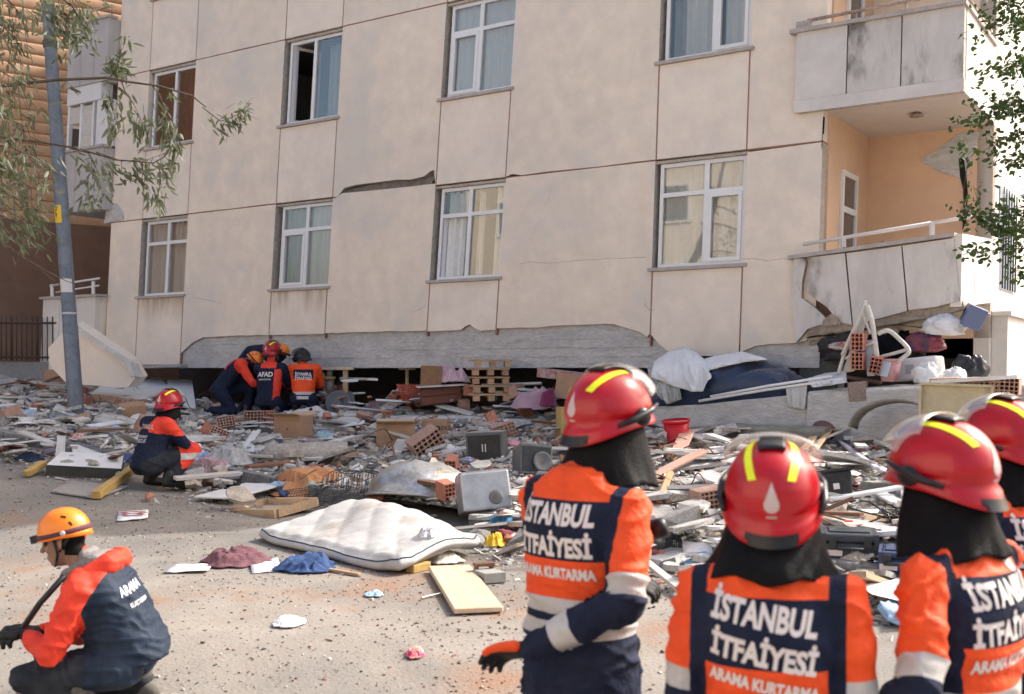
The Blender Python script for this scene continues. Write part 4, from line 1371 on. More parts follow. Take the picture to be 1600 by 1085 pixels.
# the man squatting at the left in the foreground, seen from his left side
grey_hood = mat('grey_fleece', (.20, .19, .19), .9, .2, 10, bump=.3)
YC = 5.1
def lc(px, py, x=0.0): return (x, (190 - px) / 333.0, 1.6 - (py - 575) / 333.0)
j = dict(pel=lc(205, 1012), chest=lc(172, 940), neck=lc(132, 878), head=(0, .262, .795),
         shL=lc(146, 912, -.175), elL=lc(112, 1000, -.23), wrL=lc(66, 988, -.10), shR=lc(140, 908, .175), elR=lc(100, 1000, .2), wrR=lc(62, 990, .06),
         hipL=lc(200, 1030, -.10), knL=lc(68, 1042, -.17), anL=(-.15, .14, .10), toL=(-.17, .30, .045),
         hipR=lc(200, 1030, .10), knR=(.16, .36, .09), anR=(.13, -.05, .10), toR=(.13, -.10, .05))
def zone_c(p, n_, J):
    if (p - J['head']).length < .165 and p.z > .66 and p.y > .17: return 4 if (p.y < .245 and p.z > .735) else 3
    front = p.y > (.70 - p.z) * .52
    if p.y < .10 and p.z > .13 and not front: return 0
    if near_leg(p, J, .118) and p.z < .28 + .35 * max(0, p.y) and segdist(p, J['pel'], J['chest'])[0] > .13: return 2
    if segdist(p, J['hipL'], J['knL'])[0] < .11 and p.y > .12 and p.z < .33: return 2
    if near_arm(p, J, .092) and p.y > .02: return 1
    return 1 if front and p.z > .42 else 0
man, mbody, mbv = crouched('squatting man in orange climbing helmet and faded navy jacket with red sleeves', (-610 / 333.0, YC, gz(-1.83, YC)), R(90), j, zone_c, [navy2, red_c, trouser, skin, black_c], 'climb', 'rescuers crouching', .0085, .016, 3,
         Mh=Matrix.Rotation(R(-14), 3, 'X') @ Matrix.Rotation(R(4), 3, 'Z'), boot=boot_dusty, tw=(.18, .205, .17, .16), hs=.9, gs=1.35, planes=[((0, 0, .70), (0, 1, .52)), ((0, .17, 0), (0, 1, 0)), ((0, .245, 0), (0, 1, 0))])
hb = MB()
hb.capsule((-.08, .03, .70), .055, (.08, .03, .70), .055); hb.capsule((-.12, .11, .655), .045, (-.09, .03, .69), .05); hb.capsule((.12, .11, .655), .045, (.09, .03, .69), .05)
link('hood', remesh(hb, .01, 3, .012, 10, 4), red_c, man)
gb = MB()
for sg in (-1, 1): gb.capsule((sg * .07, .23, .64), .030, (sg * .075, .12, .705), .038)
gb.capsule((-.07, .10, .715), .036, (.07, .10, .715), .036); gb.capsule((-.06, .15, .735), .03, (.06, .15, .735), .03)
link('collar', remesh(gb, .01, 3, .008, 10, 2), grey_hood, man)
link('strap', MB().tube([(-.16, .20, .66), (-.19, .30, .54), (-.13, .40, .42)], .014, 6), h_blk, man)
lettering('back_lettering', mbody, mbv, 'ARAMA', .06, (-.10, -.10, .575), .14, R(-6), txt_d, (.75, .65, -.1), .002, .004, (0, .5, 1))
lettering('back_lettering', mbody, mbv, 'KURTARMA', .03, (-.10, -.14, .52), .11, R(-6), txt_d, (.75, .65, -.1), .001, .004, (0, .5, 1))

# the firefighter squatting at the kerb
def zone_k(p, n_, J):
    if (p - J['head']).length < .13 and p.z > J['neck'].z + .03: return 3
    if segdist(p, J['knR'], J['anR'])[0] < .11 or segdist(p, J['hipR'], J['knR'])[0] < .11:
        t = segdist(p, J['hipR'], J['knR'])[1]
        if p.y > .24 and p.z > .22: return 4 if abs(p.z - .34) < .035 else 1
        return 2
    if near_leg(p, J, .115): return 2
    if p.x > .05 and p.z > .60 - .2 * (p.x - .05) and p.y < .3: return 1
    return 0
jk = dict(pel=(0, 0, .27), chest=(0, .10, .52), neck=(0, .17, .73), head=(.02, .255, .86),
          shL=(-.185, .13, .67), elL=(-.21, .32, .46), wrL=(-.05, .43, .46), shR=(.185, .13, .67), elR=(.24, .31, .45), wrR=(.13, .44, .44),
          hipL=(-.09, .0, .25), knL=(-.17, .42, .42), anL=(-.15, .14, .09), toL=(-.17, .32, .045),
          hipR=(.09, .0, .25), knR=(.22, .42, .40), anR=(.2, .14, .09), toR=(.23, .32, .045))
pk = on(228, 766)
kp, kb, kbv = crouched('firefighter in red helmet and navy suit squatting by the broken kerb', pk, R(-40), jk, zone_k, [navy, red_c, trouser, skin, silver], 'fire', 'rescuers crouching', .013, .012, 5, Mh=Matrix.Rotation(R(14), 3, 'Z') @ Matrix.Rotation(R(-4), 3, 'X'), s=1.02, glove=glove_w)
cape(kp, Vector((.02, .255, .88)), Matrix.Identity(3), Matrix.Identity(3), .06, .15, None, 3)
lettering('back_lettering', kb, kbv, 'İSTANBUL', .07, (-.01, -.2, .665), .25, 0, mat('print_pink', (.62, .42, .40), .7), (0, 1, -.2), .002, .004)
lettering('back_lettering', kb, kbv, 'FIRE DEPARTMENT', .04, (-.03, -.2, .565), .22, 0, txt_d, (0, 1, -.2), .001, .004)
lettering('back_lettering', kb, kbv, '& RESCUE', .055, (-.03, -.2, .515), .20, 0, txt_d, (0, 1, -.2), .001, .004)

# the team working at the opening under the beam
GRP = 'rescuers working at the opening under the beam'
def spot(px, py, Y): 
    p = at(px, py, Y); return p
def zone_simple(sleeve, stripe=None):
    def f(p, n_, J):
        if (p - J['head']).length < .13 and p.z > J['neck'].z + .02: return 3
        if near_leg(p, J, .118) and segdist(p, J['pel'], J['chest'])[0] > .12: return 2
        return sleeve(p, J)
    return f
TS = 1.06
A_ = spot(364, 652, 17.5)
ja = dict(pel=(0, -.20, .42), chest=(0, .02, .70), neck=(0, .20, .86), head=(0, .30, .84), shL=(-.18, .14, .80), elL=(-.22, .26, .52), wrL=(-.12, .42, .36),
          shR=(.18, .14, .80), elR=(.20, .30, .54), wrR=(.10, .46, .40), hipL=(-.09, -.18, .40), knL=(-.13, .26, .46), anL=(-.14, .20, .09), toL=(-.14, .36, .045),
          hipR=(.09, -.18, .40), knR=(.12, .02, .09), anR=(.12, -.36, .12), toR=(.12, -.40, .05))
# right shoulder blade panel in red
ra, rb, rbv = crouched('kneeling rescuer in orange climbing helmet bent over with red shoulder panel', A_, R(-84), ja,
    zone_simple(lambda p, J: 1 if (segdist(p, J['shR'], J['elR'])[0] < .10 and p.z > .46) or (abs(p.x - .10) < .03 and p.z > .72) else 0), [navy, red_c, navy, skin], 'climb', GRP, .014, .010, 6,
    Mh=Matrix.Rotation(R(-48), 3, 'X'), s=TS, boot=boot_dusty)
B_ = spot(412, 650, 18.15)
jb = dict(pel=(0, -.42, .66), chest=(0, -.18, .98), neck=(0, .12, 1.02), head=(0, .26, .98), shL=(-.18, .06, 1.0), elL=(-.24, .22, .74), wrL=(-.12, .40, .62),
          shR=(.18, .06, 1.0), elR=(.22, .22, .74), wrR=(.12, .40, .62), hipL=(-.09, -.40, .64), knL=(-.12, -.10, .40), anL=(-.12, -.32, .09), toL=(-.13, -.14, .045),
          hipR=(.09, -.40, .64), knR=(.12, -.10, .40), anR=(.12, -.32, .09), toR=(.13, -.14, .045))
crouched('rescuer stooping behind the others, navy back and orange helmet partly hidden', B_, R(-90), jb, zone_simple(lambda p, J: 0), [navy, red_c, navy, skin], 'climb', GRP, .016, .010, 7, Mh=Matrix.Rotation(R(-25), 3, 'X'), s=TS)
C_ = spot(419, 652, 17.3)
jc = dict(pel=(0, 0, .24), chest=(0, .06, .54), neck=(0, .12, .82), head=(-.01, .20, .98), shL=(-.19, .10, .74), elL=(-.24, .26, .50), wrL=(-.10, .40, .42),
          shR=(.19, .10, .74), elR=(.24, .26, .50), wrR=(.10, .40, .42), hipL=(-.10, .0, .22), knL=(-.16, .38, .10), anL=(-.12, -.02, .10), toL=(-.12, -.14, .05),
          hipR=(.10, .0, .22), knR=(.16, .38, .10), anR=(.12, -.02, .10), toR=(.12, -.14, .05))
rc, cb, cbv = crouched('kneeling rescuer in navy jacket lettered AFAD with orange side stripes and red helmet', C_, R(-6), jc,
    zone_simple(lambda p, J: 1 if (.10 < p.x < .19 and p.y < .12 and p.z < .72) or (p.z > .735 and abs(p.x) < .12) else 0), [navy, red_c, navy, skin], 'fire', GRP, .014, .010, 8, Mh=Matrix.Rotation(R(-20), 3, 'Z'), s=TS, boot=boot_dusty)
lettering('back_lettering', cb, cbv, 'AFAD', .10, (-.03, -.2, .63), .24, 0, txt_w, (0, 1, -.15), .003, .004)
lettering('back_lettering', cb, cbv, 'ARAMA KURTARMA', .03, (-.03, -.2, .575), .2, 0, txt_d, (0, 1, -.15), .001, .004)
E_ = spot(474, 648, 17.4)
je = dict(pel=(0, 0, .26), chest=(0, .08, .52), neck=(0, .15, .75), head=(-.03, .26, .84), shL=(-.19, .12, .69), elL=(-.26, .22, .45), wrL=(-.16, .38, .34),
          shR=(.19, .12, .69), elR=(.25, .26, .45), wrR=(.12, .42, .36), hipL=(-.10, .0, .24), knL=(-.16, .40, .10), anL=(-.12, .0, .10), toL=(-.12, -.12, .05),
          hipR=(.10, .0, .24), knR=(.16, .40, .10), anR=(.12, .0, .10), toR=(.12, -.12, .05))
def ze(p, J):
    if near_arm(p, J, .085): return 1 if segdist(p, J['shL'], J['elL'])[1] < .8 or segdist(p, J['shR'], J['elR'])[1] < .8 else 0
    if .54 < p.z < .68 and p.y < .12 and abs(p.x) < .15: return 0
    if .30 < p.z < .345 or .235 < p.z < .28: return 4
    return 1 if p.z > .33 else 0
re_, eb, ebv = crouched('kneeling firefighter in orange vest and black helmet beside the AFAD jacket', E_, R(8), je, zone_simple(ze), [navy, orange_c, navy, skin, silver], 'black', GRP, .013, .010, 9,
    planes=[((0, 0, z), (0, 0, 1)) for z in (.235, .28, .30, .345, .54, .68)], Mh=Matrix.Rotation(R(35), 3, 'Z') @ Matrix.Rotation(R(-15), 3, 'X'), s=TS)
lettering('back_lettering', eb, ebv, 'İSTANBUL', .065, (0, -.2, .622), .25, 0, txt_w, (0, 1, -.2), .002, .004)
lettering('back_lettering', eb, ebv, 'İTFAİYESİ', .065, (0, -.2, .555), .25, 0, txt_w, (0, 1, -.2), .002, .004)
# ---------------------------------------------------------------- street pole
pole_m = mat('galvanised_pole', (.13, .155, .195), .55, .15, 6, (.18, .21, .25), .1, 40, metal=.2)
pb = at(121, 672, 16.0); pt = at(74, 0, 16.0) + (at(74, 0, 16.0) - at(121, 672, 16.0)) * .35
pole = empty('street_pole', pb, 'leaning grey metal street pole with a yellow warning sticker', 'pole')
d_ = pt - pb
secs = []
pp = [(-.6, .14), (.0, .136), (.18, .131), (.182, .126), (.42, .120), (.7, .108), (1.0, .098)]
rings = []
ax = d_.normalized(); xx = ax.orthogonal().normalized(); yy = ax.cross(xx)
link('shaft', MB().tube([d_ * t if t > 0 else Vector((0, 0, t)) for t, r_ in pp], [r_ * .82 for t, r_ in pp], 14), pole_m, pole)
def on_pole(px, py): 
    t = (672 - py) / 672.0 / 1.35
    return d_ * t
def pole_sheet(name, py, h, ang0, ang1, m, r_=.128):
    r_ *= .82
    c = on_pole(0, py); rows = []
    for z in (-h / 2, h / 2):
        rows.append([c + ax * z + Vector((math.sin(R(a)), -math.cos(R(a)), 0)) * r_ for a in range(ang0, ang1 + 1, 10)])
    return link(name, MB().loft(rows, 0, True, False, False), m, pole)
pole_sheet('warning_sticker', 336, .26, -75, 15, mat('sticker_yellow', (.75, .48, .02), .5), .127)
c = on_pole(0, 336)
bolt = [(-.02, .08), (.03, .08), (.0, .01), (.03, .01), (-.03, -.09), (-.008, -.015), (-.035, -.015)]
link('lightning_mark', MB().add([c + ax * y + Vector((math.sin(R(-30) + x * 6), -math.cos(R(-30) + x * 6), 0)) * .1055 for x, y in bolt], [tuple(range(7))]), h_blk, pole)
pole_sheet('paper_notice', 447, .20, -40, 60, mat('notice_paper', (.66, .66, .64), .8, .3, 40), .13)
pole_sheet('clamp_band', 70, .10, -180, 180, mat('band_dark', (.08, .09, .1), .6), .128)
pole_sheet('joint_band', 490, .03, -180, 180, mat('band_light', (.5, .52, .55), .5), .134)

# ---------------------------------------------------------------- trees
bark = mat('bark', (.14, .11, .085), .95, .3, 12, (.09, .07, .055), .8, 30)
def leaf_mat(name, c1, c2, trans=.25):
    m = mat(name, c1, .55, .3, 3.0, c2, objvar=0)
    N, L = m.node_tree.nodes, m.node_tree.links
    b = N['Principled BSDF']; out = N['Material Output']
    t = N.new('ShaderNodeBsdfTranslucent'); t.inputs[0].default_value = (c1[0] * 1.6, c1[1] * 1.7, c1[2], 1)
    mx = N.new('ShaderNodeMixShader'); mx.inputs[0].default_value = trans
    L.new(b.outputs[0], mx.inputs[1]); L.new(t.outputs[0], mx.inputs[2]); L.new(mx.outputs[0], out.inputs[0])
    return m
olive = leaf_mat('silver_green_leaf', (.10, .115, .07), (.25, .26, .19))
green = leaf_mat('dark_green_leaf', (.035, .065, .02), (.075, .12, .032))
def leaf(mb, p, d, L, w, rnd, col=0):
    d = d.normalized()
    x = d.cross(Vector((rnd.uniform(-1, 1), rnd.uniform(-1, 1), rnd.uniform(-.6, 1)))).normalized()
    n_ = d.cross(x)
    pts = [p, p + d * L * .3 + x * w, p + d * L * .7 + x * w * .75 - n_ * L * .05, p + d * L - n_ * L * .12, p + d * L * .7 - x * w * .75 - n_ * L * .05, p + d * L * .3 - x * w]
    mb.add(pts, [(0, 1, 2), (0, 2, 3), (0, 3, 4), (0, 4, 5)], 0, False)

def branchy(name, label, base, trunk_pts, twigs, rnd, lmat, leaf_len, leaf_w, dens, droop, group=None):
    """tree: trunk with limbs, crown of twigs that carry single leaves"""
    t = empty(name, base, label, 'tree', group)
    b0 = Vector(base)
    mb = MB()
    pts, rs = trunk_pts
    mb.tube([Vector(p) - b0 for p in pts], rs, 10)
    link('trunk', mb, bark, t)
    mb = MB(); lv = MB()
    for tw in twigs:
        P = [Vector(p) - b0 for p in tw['pts']]
        r0 = tw.get('r', .012)
        mb.tube(P, [lerp(r0, r0 * .3, i / (len(P) - 1)) for i in range(len(P))], 6)
        k = tw.get('n', 30)
        t0 = tw.get('from', .15)
        for i in range(k):
            u = t0 + (1 - t0) * rnd.random() ** .8
            f = u * (len(P) - 1); a = min(len(P) - 2, int(f)); p = lerp(P[a], P[a + 1], f - a)
            tang = (P[a + 1] - P[a]).normalized()
            sp = tw.get('spread', .06)
            # short side shoot hanging from the twig
            sh = p + Vector((rnd.gauss(0, sp), rnd.gauss(0, sp), rnd.gauss(0, sp * .5) - droop * rnd.random() * tw.get('hang', .25)))
            if (sh - p).length > .03 and i % 2 == 0: mb.tube([p, sh], [.003, .002], 4)
            for q_ in range(tw.get('cl', 5)):
                d = (tang * .5 + Vector((rnd.gauss(0, .5), rnd.gauss(0, .5), rnd.gauss(0, .5) - droop))).normalized()
                o = sh + Vector((rnd.gauss(0, .03), rnd.gauss(0, .03), rnd.gauss(0, .04)))
                leaf(lv, o, d, leaf_len * rnd.uniform(.6, 1.2), leaf_w * rnd.uniform(.7, 1.2), rnd)
    link('limb', mb, bark, t)
    link('crown', lv, lmat, t)
    return t

rnd = random.Random(21)
YT = 9.0
def A(px, py, dy=0.0): return at(px, py, YT + dy)
tw = []
def T(pts, n=30, **k):
    tw.append(dict(pts=[A(*p) for p in pts], n=n, **k))
# limbs arching in from the left edge
T([(-120, 150), (0, 135), (90, 125), (165, 122), (200, 128), (250, 135), (300, 150), (322, 168)], 3, r=.016, spread=.03, hang=.1)
T([(170, 124), (180, 110), (188, 85), (190, 60)], 14, r=.006, spread=.03, hang=.12, cl=6)
T([(190, 128), (196, 145), (210, 165), (222, 190)], 16, r=.006, spread=.04, hang=.25)
T([(235, 130), (250, 150), (262, 180), (270, 215)], 17, r=.006, spread=.05, hang=.3)
T([(170, 140), (175, 170), (185, 200)], 10, r=.005, spread=.03, hang=.2)
T([(316, 168), (345, 190), (375, 178), (394, 152)], 14, r=.005, spread=.02, hang=.10)
T([(-80, 205), (0, 215), (60, 222), (120, 232), (180, 250), (240, 255), (258, 245)], 4, r=.012, spread=.03, hang=.1)
T([(150, 238), (190, 252), (230, 250), (262, 238)], 24, r=.005, spread=.04, hang=.28)
T([(110, 232), (140, 240), (150, 262), (135, 280)], 16, r=.005, spread=.04, hang=.3)
T([(245, 250), (250, 270), (252, 300)], 9, r=.004, spread=.03, hang=.2)
# dense hanging foliage at the left edge
for (x0, y0, x1, y1, nn, hg) in ((-30, -30, 40, 30, 22, .4), (60, -40, 130, 12, 34, .45), (-40, 20, 25, 60, 30, .5), (-50, 100, 35, 130, 26, .5), (-40, 180, 45, 200, 34, .5), (-30, 225, 60, 250, 40, .45),
                                 (-40, 270, 65, 300, 40, .4), (-30, 325, 50, 350, 24, .3), (85, 20, 120, 40, 16, .3), (100, 0, 128, 40, 14, .3)):
    T([(x0, y0, rnd.uniform(-.8, .8)), ((x0 + x1) / 2, (y0 + y1) / 2 - 8, rnd.uniform(-.6, .6)), (x1, y1, rnd.uniform(-.6, .6))], nn, r=.009, spread=.09, hang=hg, cl=5, **{'from': 0.0})
# bare twigs lower down
T([(0, 375), (40, 405), (75, 425), (105, 440), (125, 446)], 0, r=.007)
T([(60, 418), (80, 436), (95, 446)], 0, r=.004)
T([(-20, 330), (20, 345), (60, 352)], 6, r=.006)
tb_ = at(-330, 640, YT + 1.0); tb_.z = gz(tb_.x, tb_.y)
tr = ([tb_, tb_ + Vector((.05, 0, 1.2)), A(-260, 300, .8), A(-200, 120, .5), A(-150, -80, .3), A(-120, -260, .2)], [.16, .13, .11, .09, .06, .03])
for (a, b_) in (((-200, 120), (-120, 150)), ((-215, 180), (-80, 205)), ((-170, 0), (-40, 20)), ((-150, -80), (-30, -30)), ((-240, 240), (-40, 260)), ((-245, 255), (-30, 320)), ((-230, 210), (-40, 170)), ((-200, 120), (-50, 110)), ((-140, -150), (40, -40)), ((-250, 290), (0, 375))):
    T([(a[0], a[1], .5), ((a[0] + b_[0]) / 2, (a[1] + b_[1]) / 2 - 12, .3), b_], 2, r=.022)
branchy('oleaster_tree', 'silvery tree with long drooping leaves arching in over the pole', tb_, tr, tw, rnd, olive, .105, .0125, 1, .75)

# the dark tree at the right edge
tw = []; YT = 10.2
for (x0, y0, x1, y1, nn, sp) in ((1700, -40, 1560, 10, 60, .12), (1700, 40, 1548, 40, 60, .13), (1700, 90, 1568, 105, 80, .12), (1700, 150, 1566, 165, 80, .11), (1700, 200, 1545, 225, 46, .08), (1690, 170, 1500, 190, 34, .06),
                                 (1700, 240, 1575, 250, 50, .10), (1700, 300, 1568, 330, 44, .09), (1680, 330, 1545, 360, 40, .07), (1690, 380, 1530, 345, 30, .05), (1690, 400, 1515, 395, 34, .05), (1680, 350, 1500, 330, 26, .05), (1700, 430, 1580, 420, 30, .07)):
    T([(x0, y0, rnd.uniform(-.5, .5)), (lerp(x0, x1, .5), lerp(y0, y1, .5) + rnd.uniform(-12, 12), rnd.uniform(-.3, .3)), (x1, y1, rnd.uniform(-.3, .3))], int(nn * 1.25), r=.010, spread=sp * 1.1, hang=.06, cl=4)
T([(1510, 350, .2), (1505, 300, .2), (1512, 255, .2), (1500, 230, .2)], 12, r=.005, spread=.04, hang=.05, cl=2)
T([(1545, 362), (1530, 320), (1520, 290)], 10, r=.004, spread=.04, hang=.05, cl=2)
tb_ = at(1830, 700, YT); tb_.z = gz(tb_.x, tb_.y)
tr = ([tb_, tb_ + Vector((-.05, 0, 1.5)), A(1800, 300), A(1770, 80), A(1730, -120)], [.13, .11, .09, .07, .03])
for yy_ in (-40, 60, 120, 180, 220, 300, 360, 400):
    T([(1795 - yy_ * .05, yy_ + 30), (1740, yy_ + 12), (1695, yy_)], 4, r=.022, spread=.1, cl=3)
branchy('leafy_tree', 'dark green leafy tree reaching in beside the sunlit flank wall', tb_, tr, tw, rnd, green, .062, .019, 1, .15)
# ---------------------------------------------------------------- large fallen pieces and household things
def loc_px(px, py, dz=0.0):
    p = on(px, py); return p, p.y / F      # place, metres per pixel
def zrot(a, tx=0.0, ty=0.0): return Euler((tx, ty, a)).to_matrix()

card = mat('cardboard', (.42, .265, .17), .85, .12, 6, (.38, .235, .15), .1, 60)
card_in = mat('cardboard_inside', (.50, .36, .24), .85, .1, 6)
wood = mat('plain_wood', (.52, .37, .24), .7, .2, 3, (.43, .29, .18), .2, 30, stretch=(1, 8, 8), objvar=.18)
wood_d = mat('brown_wood', (.20, .105, .065), .6, .2, 4, (.15, .075, .045), .2, 30, stretch=(1, 7, 7), objvar=.2)
wood_y = mat('yellowed_timber', (.50, .34, .12), .75, .2, 4, (.42, .27, .09), .2, 30, stretch=(1, 6, 6))
white_b = mat('white_board', (.74, .74, .74), .5, .06, 3, (.68, .68, .69), objvar=.08)
dusty_w = mat('dusty_white', (.62, .60, .57), .85, .15, 5, (.52, .50, .47), .3, 50, objvar=.12)
grey_p = mat('grey_plastic', (.115, .12, .125), .5, .15, 5, (.16, .16, .16))
blk_p = mat('black_plastic', (.02, .021, .024), .45, .15, 6, (.035, .035, .037))
mesh_silver = mat('silver_panel', (.42, .42, .43), .35, .12, 6, (.34, .34, .35), metal=.4)
steel = mat('bright_steel', (.50, .50, .50), .38, .3, 4, (.36, .35, .33), .3, 20, metal=.7, stain=(.30, .27, .22), stain_scale=4, stain_lo=.5, stain_hi=.65)
sheet_w = mat('white_linen', (.74, .74, .75), .85, .06, 5, (.66, .66, .68), .2, 60, sheen=.2)
lace = mat('grey_lace', (.48, .48, .48), .9, .25, 20, (.36, .36, .36), .4, 60)
satin = mat('navy_satin', (.018, .032, .075), .38, .1, 3, (.025, .045, .10), sheen=.3)

def box_thing(name, label, cat, px0, px1, yt, yb, depth, yaw, m, tx=0.0, ty=0.0, bev=.006, group=None, lift=0.0, hscale=1.0):
    p, k = loc_px((px0 + px1) / 2, yb)
    w, h = (px1 - px0) * k, (yb - yt) * k * hscale
    w = max(.03, w / (abs(math.cos(yaw)) + depth / max(w, .05) * abs(math.sin(yaw)) * .6))
    root = empty(name, p + Vector((0, depth * .35, lift)), label, cat, group, (tx, ty, yaw))
    o = link('body', MB().box((0, 0, h / 2), (w, depth, h)), m, root)
    bevel(o, bev, 2)
    return root, w, depth, h

def cloth(name, label, px0, px1, yt, yb, m, seed, depth=None, cat='cloth', group=None, fold=1.0, yaw=0.0, lift=0.0, hfac=.75, thick=.008, nu=44, pos=None):
    """limp cloth dropped in a heap: torn-looking outline, long soft folds with sharp crests, edges lying on the ground"""
    p, k = loc_px((px0 + px1) / 2, yb - .12 * (yb - yt))
    if pos is not None: p = Vector(pos); k = p.y / F
    w, h = (px1 - px0) * k * 1.08, (yb - yt) * k * hfac * .62
    depth = (depth or max(.18, w * .55)) * 1.15
    nv = max(14, int(nu * depth / max(w, .1))); nv = min(nv, 40)
    ga = random.Random(seed * 13).uniform(-.7, .7)
    vv_ = []
    for i in range(nu + 1):
        for j in range(nv + 1):
            a, b_ = i / nu * 2 - 1, j / nv * 2 - 1
            r_ = max(abs(a), abs(b_)); ln = math.hypot(a, b_) or 1; ang = math.atan2(b_, a)
            rad = lerp(1, r_ / ln, .75)
            o1 = noise.noise(Vector((math.cos(ang) * 1.3, math.sin(ang) * 1.3, seed))) * .45 + noise.noise(Vector((math.cos(ang) * 3.1, math.sin(ang) * 3.1, seed + 7))) * .22
            rr = 1 - max(-.12, o1) * r_ * .8
            x, y = a * rad * rr * w / 2, b_ * rad * rr * depth / 2
            d1 = (x * math.cos(ga) + y * math.sin(ga)) / w; d2 = (-x * math.sin(ga) + y * math.cos(ga)) / depth
            wv = noise.noise(Vector((d1 * 3 + seed, d2 * 2, 1.5)))
            f = max(0, 1 - abs(noise.noise(Vector((d1 * 2.0 + wv * .8, d2 * 5.5 + wv * 1.6, seed * 1.7)))) * 2.6)
            f2 = max(0, 1 - abs(noise.noise(Vector((d1 * 6 + wv, d2 * 9 - wv, seed + 3)))) * 2.4)
            body = .5 + .5 * noise.noise(Vector((d1 * 2.2, d2 * 2.2, seed + 11))) * 1.3
            e_ = 1 - ss(.55, 1.0, r_)
            z = h * ((.18 + .55 * body) * e_ + (.38 * f + .16 * f2) * fold * (.25 + .75 * e_))
            ca, sa = math.cos(yaw), math.sin(yaw)
            X_, Y_ = p.x + x * ca - y * sa, p.y + depth * .35 + x * sa + y * ca
            gnd = H(X_, Y_) - p.z if pos is None else 0.0
            vv_.append((X_ - p.x, Y_ - p.y, max(z, .004) + gnd + lift + .012))
    n_ = nv + 1
    mb = MB().add(vv_, [(i * n_ + j, (i + 1) * n_ + j, (i + 1) * n_ + j + 1, i * n_ + j + 1) for i in range(nu) for j in range(nv)], 0, True)
    o = link(name, mb, m, None, label, cat, group, None, p)
    s_ = o.modifiers.new('s', 'SOLIDIFY'); s_.thickness = thick; s_.offset = -1
    return o

def drape(name, label, cat, m, pts_top, pts_bot, w0, w1, seed, nfold=7, amp=.05):
    """cloth hanging over a front edge: upper and lower outline in picture columns on the building's own plane"""
    def ipl(pts, t):
        f = t * (len(pts) - 1); a = min(len(pts) - 2, int(f)); s_ = f - a
        return (lerp(pts[a][0], pts[a + 1][0], s_), lerp(pts[a][1], pts[a + 1][1], s_))
    nu, nv = 48, 26
    vv_ = []
    c0 = B(*UV(*pts_top[0], w0), w0)
    for i in range(nu + 1):
        t = i / nu
        A0, A1 = ipl(pts_top, t), ipl(pts_bot, t)
        for j in range(nv + 1):
            s_ = j / nv
            x, y = lerp(A0[0], A1[0], s_), lerp(A0[1], A1[1], s_)
            w = lerp(w0, w1, math.sin(s_ * math.pi / 2) ** .6)
            wob = nz((t * 4, s_ * 1.2, seed), 1)
            fo = max(0, 1 - abs(noise.noise(Vector((t * nfold + wob, s_ * 1.6, seed)))) * 2.4)
            u, v = UV(x, y, w)
            vv_.append(B(u, v, w + amp * fo * (.3 + .9 * s_) + .02 * wob) - c0)
    n_ = nv + 1
    o = link(name, MB().add(vv_, [(i * n_ + j, (i + 1) * n_ + j, (i + 1) * n_ + j + 1, i * n_ + j + 1) for i in range(nu) for j in range(nv)], 0, True), m, None, label, cat, None, None, c0)
    s2 = o.modifiers.new('s', 'SOLIDIFY'); s2.thickness = .006
    return o

def board(name, label, p0, p1, width, thick, m, cat='board', group=None, lift0=.03, lift1=.03, roll=0.0):
    """plank between two places of the picture plane that lie on the rubble"""
    a, b_ = on(*p0) + Vector((0, 0, lift0)), on(*p1) + Vector((0, 0, lift1))
    d = b_ - a; L = d.length; x = d.normalized()
    up = Vector((0, 0, 1)); y = up.cross(x).normalized(); z = x.cross(y)
    M = Matrix((x, y, z)).transposed() @ Matrix.Rotation(roll, 3, 'X')
    rnd = random.Random(int(p0[0] * 7 + p0[1]))
    o = link(name, MB().box((0, 0, 0), (L, width, thick)), m, None, label, cat, group, None, (a + b_) / 2, M)
    bevel(o, min(.006, thick * .2), 1)
    return o

# fallen wall panel leaning at the left
pf = at(140, 612, 18.6)
mb = MB()
W_ = lambda x, y: at(x, y, 18.6 - (x - 70) * .0035)
poly = [(75, 545), (78, 572), (105, 600), (200, 606), (212, 590), (196, 562), (122, 512), (110, 505)]
mb.prism(poly[::-1], lambda x, y: W_(x, y) + Vector((.10, .30, .03)), lambda x, y: W_(x, y))
lp = empty('fallen_wall', pf, 'large slab of cream wall leaning behind the street pole', 'wall slab')
mb.v = [tuple(Vector(v) - pf) for v in mb.v]
link('slab', mb, plaster, lp)
mb = MB().prism([(118, 510), (205, 568), (214, 590), (206, 590), (196, 570), (114, 514)][::-1], lambda x, y: W_(x, y) + Vector((.05, .2, 0)), lambda x, y: W_(x, y) + Vector((-.01, -.06, .02)))
mb.v = [tuple(Vector(v) - pf) for v in mb.v]
link('render_edge', mb, dusty_w, lp)
# stones and timber heap under it
box_thing('wooden_stool', 'small brown broken stool seat under the leaning wall slab', 'stool', 42, 70, 548, 575, .3, R(20), wood_d, R(10), R(25), group=None)
box_thing('cardboard_box', 'upright tan box half buried under the leaning wall slab', 'box', 68, 92, 578, 608, .3, R(10), card)

